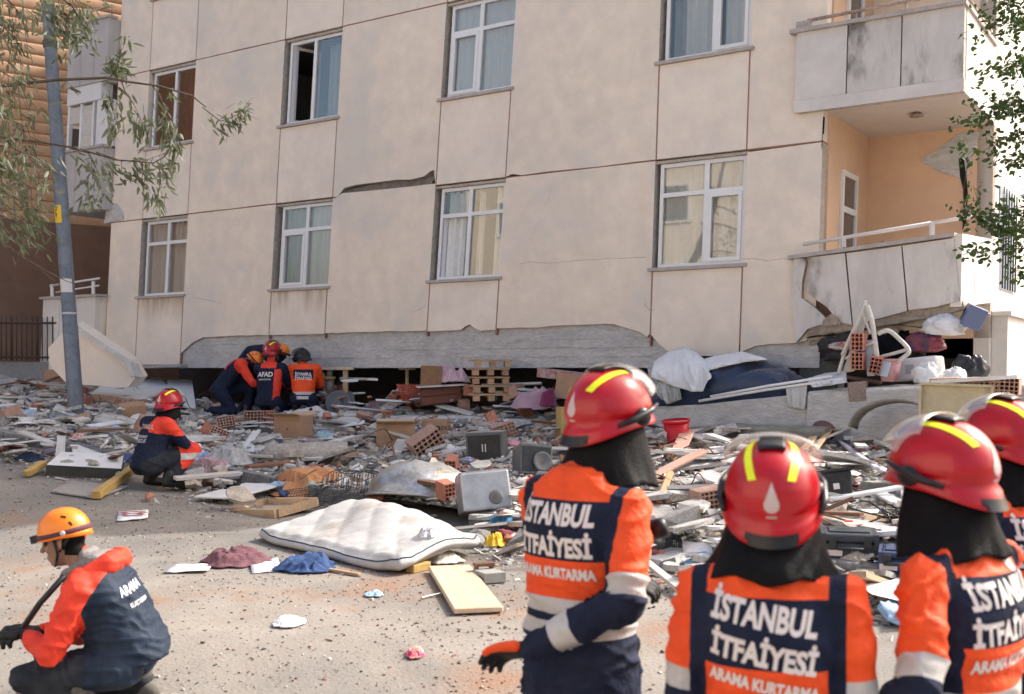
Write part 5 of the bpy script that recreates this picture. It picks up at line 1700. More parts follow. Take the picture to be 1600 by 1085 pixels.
# white doors or wardrobe panels thrown on the brick slab
def slab_px(name, label, quad, base_dz, thick, m, cat, group=None, m2=None, lifts=(0, 0, 0, 0)):
    """flat slab given by its four corners on the rubble"""
    P = [on(*c) + Vector((0, 0, base_dz + l)) for c, l in zip(quad, lifts)]
    c = sum(P, Vector()) / 4
    dn = Vector((0, 0, -thick))
    lo = [p + dn - c for p in P]; hi = [p - c for p in P]
    mb = MB().hexa([lo[0], lo[1], lo[2], lo[3], hi[0], hi[1], hi[2], hi[3]])
    if m2 is not None:
        mb.m = [0, 0, 1, 1, 1, 1]
    return bevel(link(name, mb, [m, m2 or m], None, label, cat, group, None, c), .004, 1)
brick_edge = mat('brick_layers', (.36, .16, .11), .95, .45, 14, (.48, .40, .33), .9, 30)
slab_px('brick_wall_slab', 'fallen piece of brick wall with white plaster face lying flat', [(140, 634), (235, 645), (282, 618), (175, 606)], .20, .20, white_b, 'wall slab', m2=brick_edge)
slab_px('fallen_board', 'pointed white panel propped behind the red helmet of the squatting firefighter', [(226, 650), (282, 640), (250, 612), (205, 622)], .16, .03, white_b, 'panel', lifts=(0, 0, .15, .1))
slab_px('fallen_board', 'white square panel standing against the rubble by the kneeling team', [(262, 640), (306, 646), (300, 622), (262, 618)], .08, .03, white_b, 'panel', lifts=(0, .02, .28, .22))

# cardboard boxes
def carton(label, px0, px1, yt, yb, depth, yaw, flaps=True, txt=None, tm=None):
    r_, w, d, h = box_thing('cardboard_box', label, 'box', px0, px1, yt, yb, depth, yaw, card, group='cardboard boxes in the rubble')
    if flaps:
        for sg in (-1, 1):
            link('flap', MB().box((0, 0, 0), (w, d * .48, .006)), card_in, r_, loc=(0, sg * d * .72, h + d * .06), rot=(sg * R(14), 0, 0))
    if txt:
        for i, (t_, sz, z) in enumerate(txt):
            me = text_mesh(t_, sz)
            link('lettering', me, tm or h_blk, r_, loc=(0, -d / 2 - .002, z * h), rot=(R(90), 0, 0))
    return r_
carton('closed cardboard box standing in front of the white pillow', 430, 482, 650, 689, .34, R(-18), True, [('◆', .05, .42)], mat('faint_print', (.22, .13, .07), .9))
carton('wide open cardboard box with raised flaps beside a plastic bag', 586, 648, 662, 699, .32, R(6), True)
carton('grey brown carton printed 60 ADET', 660, 702, 656, 690, .3, R(-6), False, [('60', .16, .35), ], h_blk)
bx, w_, d_2, h_ = box_thing('cardboard_box', 'crumpled brown box beside the red helmet of the squatting firefighter', 'box', 182, 226, 630, 662, .3, R(25), card, R(8), R(-5), .03)
link('lettering', text_mesh('ADET', .07), h_blk, bpy.data.objects['cardboard_box.003'], loc=(.13, -.153, .16), rot=(R(90), 0, 0))

# loudspeakers and radio
def speaker(label, px0, px1, yt, yb, yaw, tx, ty, logo):
    r_, w, d, h = box_thing('loudspeaker', label, 'loudspeaker', px0, px1, yt, yb, .3, yaw, grey_p, tx, ty, .008, 'loudspeakers in the rubble')
    link('grille', MB().box((0, -d / 2 - .006, h * .5), (w * .88, .012, h * .82)), blk_p, r_)
    link('top_dust', MB().box((0, 0, h + .003), (w * .97, d * .97, .004)), mat('dust', (.33, .32, .31), .95), r_)
    if logo == 'H':
        for x in (-.018, .018): link('logo', MB().box((x, -d / 2 - .014, h * .48), (.012, .003, .09)), txt_w, r_)
    else:
        link('woofer', MB().lathe([(.0, .01), (.05, .0), (.085, .02), (.10, .022), (.105, .012), (.105, 0)], (0, 0, 0), 22, 0, Matrix.Translation((.06, -d / 2 - .012, h * .42)) @ Matrix.Rotation(R(90), 4, 'X')), grey_p, r_)
    return r_
speaker('black fronted loudspeaker standing upright with two short marks on it', 731, 793, 676, 722, R(-12), 0, R(-3), 'H')
speaker('dark loudspeaker tilted backward beside the first one, woofer showing', 803, 860, 700, 748, R(16), R(-18), R(6), 'W')
r_, w_, d_2, h_ = box_thing('radio_cassette', 'big silver grey radio case with carrying handle and two round speakers', 'radio', 716, 800, 745, 806, .30, R(14), mesh_silver, R(-14), R(-4), .02)
for x in (-.3, .3):
    link('speaker_cone', MB().lathe([(.0, .004), (.05, .008), (.065, .012), (.07, 0)], (x * w_, 0, h_ + .004), 18), blk_p, r_)
link('top_panel', MB().box((0, 0, h_ + .003), (w_ * .96, d_2 * .9, .006)), dusty_w, r_)
link('handle_slot', MB().box((0, -.02, h_ + .01), (w_ * .42, .06, .012)), blk_p, r_)
link('lower_vent', MB().lathe([(.0, .0), (.06, .003), (.065, 0)], (0, 0, 0), 16, 0, Matrix.Translation((.08, -d_2 / 2 - .004, h_ * .3)) @ Matrix.Rotation(R(90), 4, 'X')), grey_p, r_)

# steel dome and mesh
p, k = loc_px(662, 786)
dm = MB()
rings = []
for i in range(9):
    t = i / 8
    rings.append([Vector((.56 * math.cos(a) * math.cos(R(88) * t) ** .8, .40 * math.sin(a) * math.cos(R(88) * t) ** .8, .36 * math.sin(R(88) * t) ** .9 * (1 + .10 * nz((math.cos(a), math.sin(a), t * 2), 1.7)) + .006 * math.sin(a * 22))) for a in [2 * math.pi * j / 40 for j in range(40)]])
dm.loft(rings, 0, True, False)
dome = empty('metal_dome', p + Vector((-.02, .35, -.02)), 'dented bright steel dome like an upturned basin behind the mattress', 'dome', None, (R(-12), R(8), R(15)))
link('shell', dm, steel, dome)
link('rim', MB().tube([Vector((.57 * math.cos(a), .41 * math.sin(a), 0)) for a in [2 * math.pi * j / 40 for j in range(41)]], .018, 8), steel, dome)
link('face_panel', MB().add([(-.14, -.385, .06), (.20, -.375, .05), (.05, -.10, .415), (.0, -.14, .405)], [(0, 1, 2, 3)]), mat('dirty_panel', (.36, .32, .26), .8, .25, 8), dome)
wm = MB()
p0 = on(560, 800)
def net(i, j):
    x, y = -1.0 + i * .034, j * .034
    X_, Y_ = p0.x + x + y * .15, p0.y - .05 + y - x * .42
    return Vector((X_, Y_, H(X_, Y_) + .10 + .09 * math.sin(x * 3 + y * 4) + .07 * nz((x, y, 0), 4) + .02 * nz((x, y, 5), 15))) - p0
NI, NJ = 62, 18
for i in range(NI):
    wm.tube([net(i, j) for j in range(NJ)], .0035, 3, 0, False, None, False)
for j in range(NJ):
    wm.tube([net(i, j) for i in range(NI)], .0035, 3, 0, False, None, False)
wr = empty('wire_mesh', p0, 'crumpled sheet of black wire mesh behind the mattress', 'wire mesh')
w2 = link('mesh_wires', wm, mat('black_wire', (.05, .05, .052), .6), wr); w2['kind'] = 'stuff'

# mattress
L_, Fr, Rt, Bk = Vector((-2.13, 9.0, gz(-2.1, 9) + .02)), Vector((-.78, 7.56, gz(-.78, 7.5) + .02)), Vector((-.22, 8.40, gz(-.2, 8.4) + .06)), Vector((-1.42, 9.72, gz(-1.4, 9.7) + .10))
mroot = empty('mattress', L_, 'bent white quilted mattress with dark piping lying on the road', 'mattress')
n1, n2 = 90, 50
TH = .09
quilt = mat('quilted_white', (.47, .465, .46), .85, .06, 3, (.42, .415, .405), .2, 60, stain=(.33, .30, .27), stain_scale=1.9, stain_lo=.56, stain_hi=.76)
def ms(u, v, top=True):
    p = L_ * (1 - u) * (1 - v) + Fr * u * (1 - v) + Rt * u * v + Bk * (1 - u) * v
    bend = .07 * math.sin(math.pi * v) * ss(0, .6, u) + .11 * ss(.3, 1, v) * ss(-.2, .3, u) * (1 - ss(.55, 1, u)) + .03 * math.sin(u * 5 + 1) * v + .05 * nz((u * 2.2, v * 2.2, 8))
    z = p.z + bend * (1 if True else 0)
    # rounded corners and edges
    eu, ev = min(u, 1 - u) * 1.95, min(v, 1 - v) * 1.05
    ed = min(ss(0, .07, eu), ss(0, .07, ev))
    a, b_ = (u * 1.95 + v * 1.05) / .19, (u * 1.95 - v * 1.05) / .19
    qd = abs(math.sin(math.pi * a * .5)) ** .45 * abs(math.sin(math.pi * b_ * .5)) ** .45
    if top: z += TH - .03 * (1 - ed) + (.019 * qd - .007) * ed + .010 * nz((u * 6, v * 5, 2)) + .004 * nz((u * 22, v * 18, 2))
    else: z += .0
    return Vector((p.x, p.y, z)) - L_
def inset(u, v):
    # pull the outline into rounded corners
    a, b_ = u * 2 - 1, v * 2 - 1
    c = max(0, abs(a) + abs(b_) - 1.72) / .28
    return (.5 + a * (1 - .05 * c) / 2, .5 + b_ * (1 - .08 * c) / 2)
mb = MB()
gr = [[ms(*inset(i / n1, j / n2)) for j in range(n2 + 1)] for i in range(n1 + 1)]
n_ = n2 + 1
mb.add([p for r in gr for p in r], [(i * n_ + j, (i + 1) * n_ + j, (i + 1) * n_ + j + 1, i * n_ + j + 1) for i in range(n1) for j in range(n2)], 0, True)
link('quilted_top', mb, quilt, mroot)
edge_ = [(i / n1, 0) for i in range(n1)] + [(1, j / n2) for j in range(n2)] + [(1 - i / n1, 1) for i in range(n1)] + [(0, 1 - j / n2) for j in range(n2)]
bot_ = [ms(*inset(u, v), False) for u, v in edge_]; top_ = [ms(*inset(u, v)) for u, v in edge_]
out = []
for t in (0, .25, .5, .75, 1):
    ring = []
    for a, b_, (u, v) in zip(bot_, top_, edge_):
        c = lerp(a, b_, t); o = (c - lerp(L_, Rt, .5) + L_); o.z = 0
        ring.append(c + o.normalized() * .03 * math.sin(math.pi * t))
    out.append(ring)
link('side_band', MB().loft(out, 0, True, True), quilt, mroot)
for nm, ring, rr in (('piping', top_, .006), ('piping', [p + Vector((0, 0, .010)) for p in bot_], .006)):
    link(nm, MB().tube(ring + ring[:1], rr, 6), mat('piping_dark', (.04, .05, .07), .7), mroot)
cloth('plastic_bag', 'clear crumpled plastic bag lying on the white mattress', 632, 664, 795, 870, glass_mat('clear_film', (.92, .92, .93), .15, .2, .22), 61, .22, 'bag', lift=.02, hfac=.28, thick=.001, pos=(-.62, 8.0, gz(-.6, 8.0) + .17))

# white flight case lid, timber and boards by the kerb
slab_px('white_case', 'flat white case with black edge lying by the squatting firefighter', [(72, 746), (190, 752), (194, 727), (95, 724)], .13, .12, white_b, 'case', m2=blk_p)
slab_px('oval_board', 'thin grey brown board lying under the white case', [(80, 772), (150, 782), (200, 764), (110, 756)], .03, .02, mat('grey_board', (.30, .28, .26), .8, .2, 5), 'board')
board('timber_beam', 'yellowed rotten timber lying by the boots of the squatting firefighter', (150, 782), (208, 748), .09, .08, wood_y, 'timber', None, .05, .10)
board('timber_beam', 'pale sawn timber running along the kerb from the firefighter', (272, 750), (362, 768), .09, .07, wood, 'timber', None, .06, .05)
board('timber_beam', 'short yellow timber end beside the white flight case', (42, 748), (68, 738), .09, .06, wood_y, 'timber', None, .05, .10)
board('white_board', 'bright white board lying flat before the kerb', (334, 788), (412, 770), .45, .02, white_b, 'board', None, .06, .09)
fr_ = on(425, 800)
wf = empty('shallow_wooden_box', fr_, 'wooden drawer frame lying near the wire mesh', 'frame', None, (R(6), R(-4), R(-35)))
for (c_, s_) in (((0, -.27, .04), (.7, .04, .08)), ((0, .27, .04), (.7, .04, .08)), ((-.35, 0, .04), (.04, .5, .08)), ((.35, 0, .04), (.04, .5, .08))):
    link('rail', MB().box(c_, s_), wood, wf)
link('bottom_sheet', MB().box((0, 0, .015), (.66, .5, .01)), mat('hardboard', (.42, .33, .24), .8, .1, 4), wf)
board('pale_plank', 'broad pale plank lying alone on the dusty road', (702, 894), (748, 962), .30, .035, mat('pine_plank', (.62, .48, .34), .6, .12, 2, (.56, .42, .29), .1, 30, stretch=(1, 6, 6)), 'plank', None, .03, .03)
board('thin_rod', 'thin metal rod lying beside the pale plank', (658, 938), (705, 929), .012, .012, steel, 'rod', None, .012, .02)
box_thing('grey_tile', 'grey concrete paving tile near the pale plank', 'tile', 742, 786, 896, 912, .24, R(22), mat('tile_grey', (.30, .30, .28), .9, .2, 6), R(-3), 0, .004)
stl = on(756, 902)
st_ = empty('wooden_trestle', stl, 'tiny dark wooden stand beside the grey paving tile', 'stand', None, (0, 0, R(20)))
link('top', MB().box((0, 0, .09), (.14, .07, .02)), wood_d, st_)
for sx in (-1, 1): link('leg', MB().box((sx * .055, 0, .04), (.02, .05, .085)), wood_d, st_)
board('offcut', 'yellow wooden offcut wedged under the mattress corner', (640, 896), (668, 890), .08, .06, wood_y, 'offcut', None, .03, .03)
board('lath', 'thin wooden lath poking out from the blue cloth', (512, 893), (562, 902), .03, .018, wood, 'lath', None, .015, .015)

# cloths
mauve = mat('mauve_cloth', (.13, .055, .07), .9, .2, 8, (.18, .085, .10), .3, 80)
blue_c = mat('blue_cloth', (.02, .05, .14), .85, .25, 7, (.04, .08, .20), .3, 80)
cloth('mauve_cloth', 'mauve garment dropped on the road near the squatting man', 312, 410, 850, 892, mauve, 1, .40, yaw=R(12))
cloth('blue_cloth', 'crumpled blue garment in front of the mattress', 428, 516, 858, 900, blue_c, 2, .36, yaw=R(-8))
cloth('orange_cloth', 'tan orange woven blanket heaped over the kerb', 420, 530, 724, 772, mat('tan_blanket', (.52, .24, .11), .9, .2, 10, (.58, .30, .15), .4, 60), 3, .5, yaw=R(15))
cloth('teal_cloth', 'small turquoise cloth at the end of the tan blanket', 462, 494, 755, 772, mat('teal', (.25, .48, .47), .8, .1, 6), 4, .2)
cloth('pink_cloth', 'small pink and crimson cloth beside the tan blanket', 488, 522, 742, 758, mat('pink_crimson', (.48, .12, .18), .8, .2, 6, (.6, .3, .35)), 5, .2)
cloth('lace_curtain', 'grey lace curtain draped down over the kerb rubble', 318, 384, 684, 734, lace, 6, .5, fold=1.3)
cloth('white_bag', 'white fabric sack lying beside the lace curtain', 374, 432, 682, 712, sheet_w, 7, .4)
cloth('pillow', 'plump white pillow on top of the rubble behind the kneeling team', 428, 512, 624, 662, sheet_w, 8, .5, 'pillow', fold=.4, hfac=.9)
cloth('white_sheet', 'dusty white sheet spread over the rubble beyond the cardboard box', 490, 572, 645, 682, dusty_w, 9, .6, fold=.6)
cloth('blue_towel', 'pale blue cloth strip by the dusty white sheet', 492, 520, 668, 700, mat('pale_blue', (.36, .52, .58), .85, .15, 6), 10, .2)
cloth('dark_cloth', 'dark grey cloth lump left of the cardboard box', 368, 430, 660, 684, mat('charcoal_cloth', (.07, .075, .08), .9, .2, 8), 11, .35)
cloth('orange_rag', 'small orange rag on the pavement rubble', 590, 618, 640, 652, mat('bright_orange_rag', (.70, .17, .04), .8), 13, .15)
cloth('purple_fleece', 'purple and pink fleece blanket tumbling out below the beam', 800, 872, 596, 646, mat('fleece_pink', (.42, .28, .33), .95, .15, 5, (.36, .20, .27), .4, 60, sheen=.4), 14, .5, fold=.8, hfac=1.3, pos=at(834, 642, 15.15))
cloth('plum_fleece', 'dark plum fold of fleece on the pink blanket', 842, 870, 600, 640, mat('fleece_plum', (.16, .02, .075), .95, .15, 5, sheen=.4), 15, .25, fold=.6, hfac=1.3, pos=at(857, 636, 15.05))
cloth('striped_cloth', 'pink striped cloth hanging over the broken chest', 682, 736, 570, 612, mat('pink_stripe', (.60, .36, .42), .9, .1, 5, (.70, .52, .56), stretch=(9, 9, 1)), 16, .3, fold=1.0, hfac=1.1, pos=at(706, 600, 16.5))
cloth('plastic_bag', 'cloudy plastic bag in front of the open carton', 608, 655, 676, 712, mat('cloudy_bag', (.48, .48, .47), .35, .15, 6, (.40, .40, .40)), 17, .3, 'bag', hfac=1.0, fold=.5)
cloth('blue_carrier', 'blue and white plastic bags beside the squatting firefighter', 280, 330, 690, 726, mat('blue_bag', (.16, .26, .55), .4, .3, 7, (.62, .66, .72)), 18, .3, 'bag')
cloth('pink_scrap', 'crimson and pink scrap standing on the bare road', 634, 660, 1008, 1034, mat('crimson_scrap', (.55, .02, .10), .6, .2, 9, (.75, .5, .4)), 19, .12, 'scrap', hfac=.55)
cloth('tissue', 'crumpled white paper tissue alone on the dusty road', 426, 470, 962, 984, sheet_w, 20, .18, 'paper', hfac=.6)
cloth('blue_scrap', 'small pale blue paper scrap in the middle of the road', 570, 596, 924, 936, mat('pale_blue2', (.34, .50, .68), .8), 21, .1, 'scrap')
cloth('yellow_scrap', 'yellow torn packaging by the firefighter hip', 756, 788, 830, 860, mat('yellow_pack', (.72, .46, .03), .6), 22, .18, 'scrap', hfac=1.1)
cloth('yellow_bag', 'yellow plastic bag among the boards by the raised helmet', 1058, 1088, 762, 780, MATS['yellow_pack'], 23, .2, 'bag')
bb, w_, d_2, h_ = box_thing('blue_packet', 'bright blue printed packet in the rubble beside the mattress', 'packet', 766, 802, 812, 836, .12, R(15), mat('packet_blue', (.05, .28, .58), .5, .2, 30, (.12, .42, .7)), R(-35), R(5), .003)
cloth('toy_bag', 'red and white bag at the foot of the street pole', 108, 134, 672, 692, mat('red_white', (.60, .10, .09), .7, .3, 20, (.7, .66, .62)), 24, .2, 'bag')
cloth('yellow_toy', 'yellow plastic scrap left of the squatting firefighter', 168, 186, 664, 678, mat('lemon', (.68, .58, .08), .6), 25, .15, 'scrap')

# papers on the road
def sheet(label, quad, m, name='paper_sheet', group='papers on the road'):
    P = [on(*c_) + Vector((0, 0, .008 + .02 * random.random())) for c_ in quad]; c = sum(P, Vector()) / 4
    n_ = 5; vv_ = []
    for i in range(n_):
        for j in range(n_):
            u, v = i / 4, j / 4
            p = P[0] * (1 - u) * (1 - v) + P[1] * u * (1 - v) + P[2] * u * v + P[3] * (1 - u) * v
            vv_.append(p - c + Vector((0, 0, .012 * nz((u * 3 + c.x, v * 3, c.y)))))
    o = link(name, MB().add(vv_, [(i * n_ + j, (i + 1) * n_ + j, (i + 1) * n_ + j + 1, i * n_ + j + 1) for i in range(4) for j in range(4)], 0, True), m, None, label, 'paper', group, None, c)
    s_ = o.modifiers.new('s', 'SOLIDIFY'); s_.thickness = .003
    return o
paper = mat('white_paper', (.72, .71, .72), .8, .05, 8)
pr = sheet('white leaflet with a dark red printed flower on the road', [(182, 817), (231, 814), (232, 801), (186, 802)], paper)
fl = MB()
for i in range(7):
    a = R(i * 51); c_ = Vector((.09 * math.cos(a), .07 * math.sin(a), 0))
    fl.add([c_ + Vector((.045 * math.cos(t), .03 * math.sin(t), 0)) for t in [2 * math.pi * k / 10 for k in range(10)]], [tuple(range(10))])
link('printed_flower', fl, mat('print_red', (.35, .08, .10), .8), pr, loc=(0, 0, .02))
sheet('pale wide paper strip on the road before the mauve garment', [(256, 898), (325, 897), (332, 886), (272, 884)], paper)
sheet('white paper folder lying beside the blue garment', [(394, 898), (440, 894), (434, 878), (390, 882)], paper)
sheet('light grey carton sheet at the end of the wooden frame', [(1070, 890), (1120, 888), (1110, 872), (1066, 876)], paper)

# rolled carpet and dark bag
rc_ = on(470, 728)
rr_ = empty('carpet_roll', rc_ + Vector((0, .1, .12)), 'dusty rolled carpet lying beneath the cardboard box', 'carpet', None, (0, 0, R(8)))
mb = MB()
sp_ = [(-.45, .10), (-.44, .135), (-.2, .15), (.1, .14), (.4, .15), (.52, .145), (.53, .09)]
mb.tube([(x, 0, .015 * math.sin(x * 6)) for x, r in sp_], [r for x, r in sp_], 18)
link('roll', mb, mat('dusty_carpet', (.34, .30, .26), .95, .25, 6, (.42, .39, .35), .6, 40), rr_)
for t in (.25, .5, .75): link('layer_edge', MB().tube([(.535, .12 * t * math.cos(a), .12 * t * math.sin(a)) for a in [R(k * 30) for k in range(13)]], .008, 5), dusty_w, rr_)
cloth('dark_bag', 'black bag at the end of the rolled carpet', 498, 534, 692, 724, blk_p, 26, .25, 'bag', hfac=1.1)
cloth('dark_tray', 'grey black curved tray in the rubble left of the dome', 545, 590, 706, 728, grey_p, 27, .25, 'tray', fold=.3)

# bucket
p, k = loc_px(1059, 697)
bk = empty('bucket', p, 'red plastic bucket with white rim standing by the fallen beam', 'bucket', None, (R(4), R(-5), 0))
red_p = mat('red_plastic', (.55, .012, .025), .4, .06, 5)
link('body', MB().lathe([(.0, .0), (.115, .0), (.125, .05), (.150, .28), (.146, .28), (.118, .03), (0, .03)], (0, 0, 0), 28), red_p, bk)
link('rim', MB().lathe([(.150, .27), (.165, .272), (.168, .295), (.150, .297)], (0, 0, 0), 28, cap=False), red_p, bk)
link('handle', MB().tube([(.16 * math.cos(a), -.03 - .05 * math.sin(a), .285 - .0 * math.sin(a)) for a in [R(t) for t in range(0, 181, 15)]], .006, 6), white_b, bk)
link('white_label', MB().box((-.135, -.04, .14), (.004, .05, .08), (0, R(8), R(18))), txt_w, bk)

# pale pink bin, bags and boxes under the lower balcony
p = at(1480, 591, 11.9)
slab_top = p.z
sb = MB()
for (a, b_) in (((2.25, 1.28), (4.0, 1.50)), ((4.0, 1.50), (5.2, 1.62)), ((5.2, 1.62), (6.6, 1.64))):
    pass
def fallen_beam(name, label, u0, u1, w, tops, v0, m, dep=.5):
    mb = MB(); N2 = 14
    c = B(u0, v0, w)
    rows = []
    for i in range(N2 + 1):
        t = i / N2; u = lerp(u0, u1, t)
        f = t * (len(tops) - 1); a = min(len(tops) - 2, int(f)); vt = lerp(tops[a], tops[a + 1], f - a) + .02 * nz((t * 9, w, 0))
        rows.append([B(u, v0, w) - c, B(u, v0, w - dep) - c, B(u, vt + .02, w - dep) - c, B(u, vt, w - .03) - c, B(u, vt - .03, w) - c])
    mb.loft(rows, 0, False, True)
    return link(name, mb, m, None, label, 'beam', 'fallen concrete beams', None, c)
fallen_beam('fallen_beam', 'long fallen concrete beam below the white bed sheet', 2.1, 4.85, 1.0, (1.24, 1.34, 1.50), .4, concrete, 1.2)
fallen_beam('fallen_beam', 'fallen concrete slab carrying the pink bin under the balcony', 4.86, 7.4, 1.05, (1.52, 1.60, 1.62), .4, concrete, 1.2)
fallen_beam('fallen_beam', 'low broken concrete beam behind the wooden debris', 3.0, 5.2, 1.55, (1.0, 1.12, 1.1), .4, mat('mossy_concrete', (.25, .24, .21), .95, .25, 3, (.20, .19, .15), .7, 20), .3)
fallen_beam('fallen_beam', 'grey broken step of concrete below the purple fleece', -1.6, .9, .95, (1.06, 1.10, 1.08), .4, concrete, .8)
ub = lambda u, v, w: B(u, v, w)
bn = empty('waste_bin', B(5.72, 1.64, .75), 'pale pink woven waste bin standing on the fallen slab', 'bin')
pinkp = mat('pink_plastic', (.62, .34, .34), .5, .12, 12, (.56, .28, .29), bump=.5, bscale=50)
link('body', MB().lathe([(0, 0), (.095, 0), (.128, .25), (.122, .25), (.09, .02), (0, .02)], (0, 0, 0), 22), pinkp, bn)
link('rim', MB().lathe([(.128, .235), (.138, .24), (.138, .262), (.126, .264)], (0, 0, 0), 22, cap=False), pinkp, bn)
def place(u, v, w): return B(u, v, w)
def bld_box(name, label, cat, u, v, w, size, yaw, m, tx=0, ty=0, bev=.01, group=None):
    o = link(name, MB().box((0, 0, size[2] / 2), size), m, None, label, cat, group, None, B(u, v, w), (tx, ty, R(-33) + yaw))
    return bevel(o, bev, 2)
def lump(name, label, cat, u, v, w, r, m, seed, group=None):
    """knotted, sagging bundle: deep creases run to a gathered top"""
    mb = MB().ellipsoid((0, 0, 0), (1, 1, 1), None, 44, 26)
    out = []
    for p in mb.v:
        p = Vector(p); s_ = Vector((seed * 3.1, seed, 0))
        w_ = noise.noise(p * 1.3 + s_)
        f = max(0, 1 - abs(noise.noise(Vector((p.x * 2.2 + w_, p.y * 2.2 - w_, p.z * .9)) + s_)) * 2.6)
        f2 = max(0, 1 - abs(noise.noise(p * 4.6 + s_ * 2)) * 2.4)
        k = .80 + .30 * w_ + .20 * f + .08 * f2
        z = p.z * k
        if z < -.55: z = -.55 + (z + .55) * .2
        sag = 1 + .18 * max(0, -p.z)
        out.append((p.x * k * sag * r[0], p.y * k * sag * r[1], (z + .55) * r[2] * 1.1))
    mb.v = out
    return link(name, mb, m, None, label, cat, group, None, B(u, v, w))
film = mat('white_plastic_bag', (.72, .72, .73), .35, .06, 6, (.64, .64, .66))
lump('plastic_bag', 'white carrier bag beside the pink bin', 'bag', 6.12, 1.63, .72, (.16, .12, .13), film, 1)
lump('plastic_bag', 'second white carrier bag farther along the fallen slab', 'bag', 6.4, 1.63, .62, (.13, .11, .11), film, 2)
lump('black_bag', 'black rubbish bag behind the white carrier bags', 'bag', 6.5, 1.62, .25, (.2, .16, .2), blk_p, 3)
wc = bld_box('white_tub', 'white storage tub lying below the tilted balcony', 'tub', 5.95, 1.66, .30, (.52, .35, .26), R(-4), white_b, 0, R(-6), .03)
link('label_print', MB().box((-.05, -.1765, .13), (.10, .003, .11)), mat('label_grey', (.45, .45, .48), .7), wc)
bld_box('blue_crate', 'dark blue grey crate jammed at the balcony corner', 'crate', 6.42, 2.28, .02, (.22, .3, .26), R(20), mat('slate_blue', (.12, .15, .26), .5), R(8), R(25))
lump('white_sack', 'white sack bulging out under the balcony corner', 'sack', 6.15, 2.20, .02, (.28, .2, .14), sheet_w, 5)
lump('dark_bundle', 'black bundle of clothes wedged under the balcony', 'bundle', 5.55, 1.85, -.1, (.35, .3, .24), black_c, 6)
lump('dark_bundle', 'dark grey bundle of bedding under the balcony floor', 'bundle', 5.0, 1.9, -.2, (.4, .3, .22), mat('charcoal2', (.05, .05, .055), .9, .2, 7), 7)
lump('red_bundle', 'dusty red and white folded textile under the balcony', 'bundle', 5.12, 2.02, .02, (.3, .2, .07), mat('red_textile', (.42, .06, .08), .9, .3, 9, (.6, .55, .5)), 8)
lump('blue_bundle', 'blue folded textile below the red one', 'bundle', 5.28, 1.92, .05, (.2, .15, .06), blue_c, 9)
lump('helmet_like_bowl', 'dark glossy bowl with a red rim among the bundles', 'bowl', 5.95, 2.0, .1, (.22, .2, .14), mat('dark_gloss', (.06, .05, .08), .3, .3, 5, (.3, .04, .06)), 10)
bld_box('timber_beam', 'brown board sticking out of the crushed storey', 'timber', 5.1, 1.66, .1, (.7, .2, .03), R(12), wood_d, R(6), R(10))
bld_box('grey_cabinet', 'dark grey cabinet side inside the opening by the white chairs', 'cabinet', 4.62, 1.5, -.25, (.5, .3, .55), 0, mat('cab_grey', (.09, .10, .105), .7, .2, 5))
# white garden chairs, overturned
def arc(pts, n=6):
    """smooth path through the points"""
    out = []
    for i in range(len(pts) - 1):
        p0, p1, p2, p3 = [Vector(pts[max(0, min(len(pts) - 1, i + k))]) for k in (-1, 0, 1, 2)]
        for j in range(n):
            t = j / n
            out.append(.5 * ((2 * p1) + (p2 - p0) * t + (2 * p0 - 5 * p1 + 4 * p2 - p3) * t * t + (3 * p1 - p0 - 3 * p2 + p3) * t ** 3))
    out.append(Vector(pts[-1])); return out
cream_p = mat('cream_plastic', (.66, .64, .59), .5, .12, 6, (.58, .55, .50))
def cw(px, py, w=.85): u, v = UV(px, py, w); return B(u, v, w)
cb_ = cw(1345, 592)
ch = empty('garden_chair', cb_, 'overturned cream plastic garden chair with legs in the air', 'chair', 'overturned garden chairs')
for nm, pts, r_ in (('leg', [(1352, 470), (1345, 490), (1325, 535), (1316, 555)], .022), ('leg', [(1355, 478), (1362, 500), (1368, 540), (1372, 572)], .030), ('leg', [(1343, 478), (1352, 500), (1360, 522)], .016), ('armrest', [(1316, 552), (1322, 560), (1345, 545), (1365, 535)], .02), ('back_rail', [(1352, 474), (1342, 500), (1322, 545), (1310, 585)], .022)):
    link(nm, MB().tube([p_ - cb_ for p_ in arc([cw(x, y, .82 + .02 * i) for i, (x, y) in enumerate(pts)])], r_, 8), cream_p, ch)
link('seat', MB().prism([(1316, 584), (1335, 580), (1358, 480), (1350, 476)], lambda x, y: cw(x, y, .70) - cb_, lambda x, y: cw(x, y, .73) - cb_), cream_p, ch)
cb2 = cw(1395, 575)
ch2 = empty('garden_chair', cb2, 'cream plastic chair back with rounded armrest loop lying on its side', 'chair', 'overturned garden chairs')
link('arm_loop', MB().tube([p_ - cb2 for p_ in arc([cw(*q_, .8) for q_ in ((1372, 522), (1388, 517), (1405, 530), (1420, 548), (1410, 560), (1390, 572), (1378, 576))])], .026, 8), cream_p, ch2)
link('leg', MB().tube([p_ - cb2 for p_ in arc([cw(*q_, .78) for q_ in ((1376, 558), (1395, 553), (1416, 547))])], .02, 8), cream_p, ch2)
link('leg', MB().tube([p_ - cb2 for p_ in arc([cw(*q_, .78) for q_ in ((1374, 578), (1396, 572), (1412, 558))])], .02, 8), cream_p, ch2)

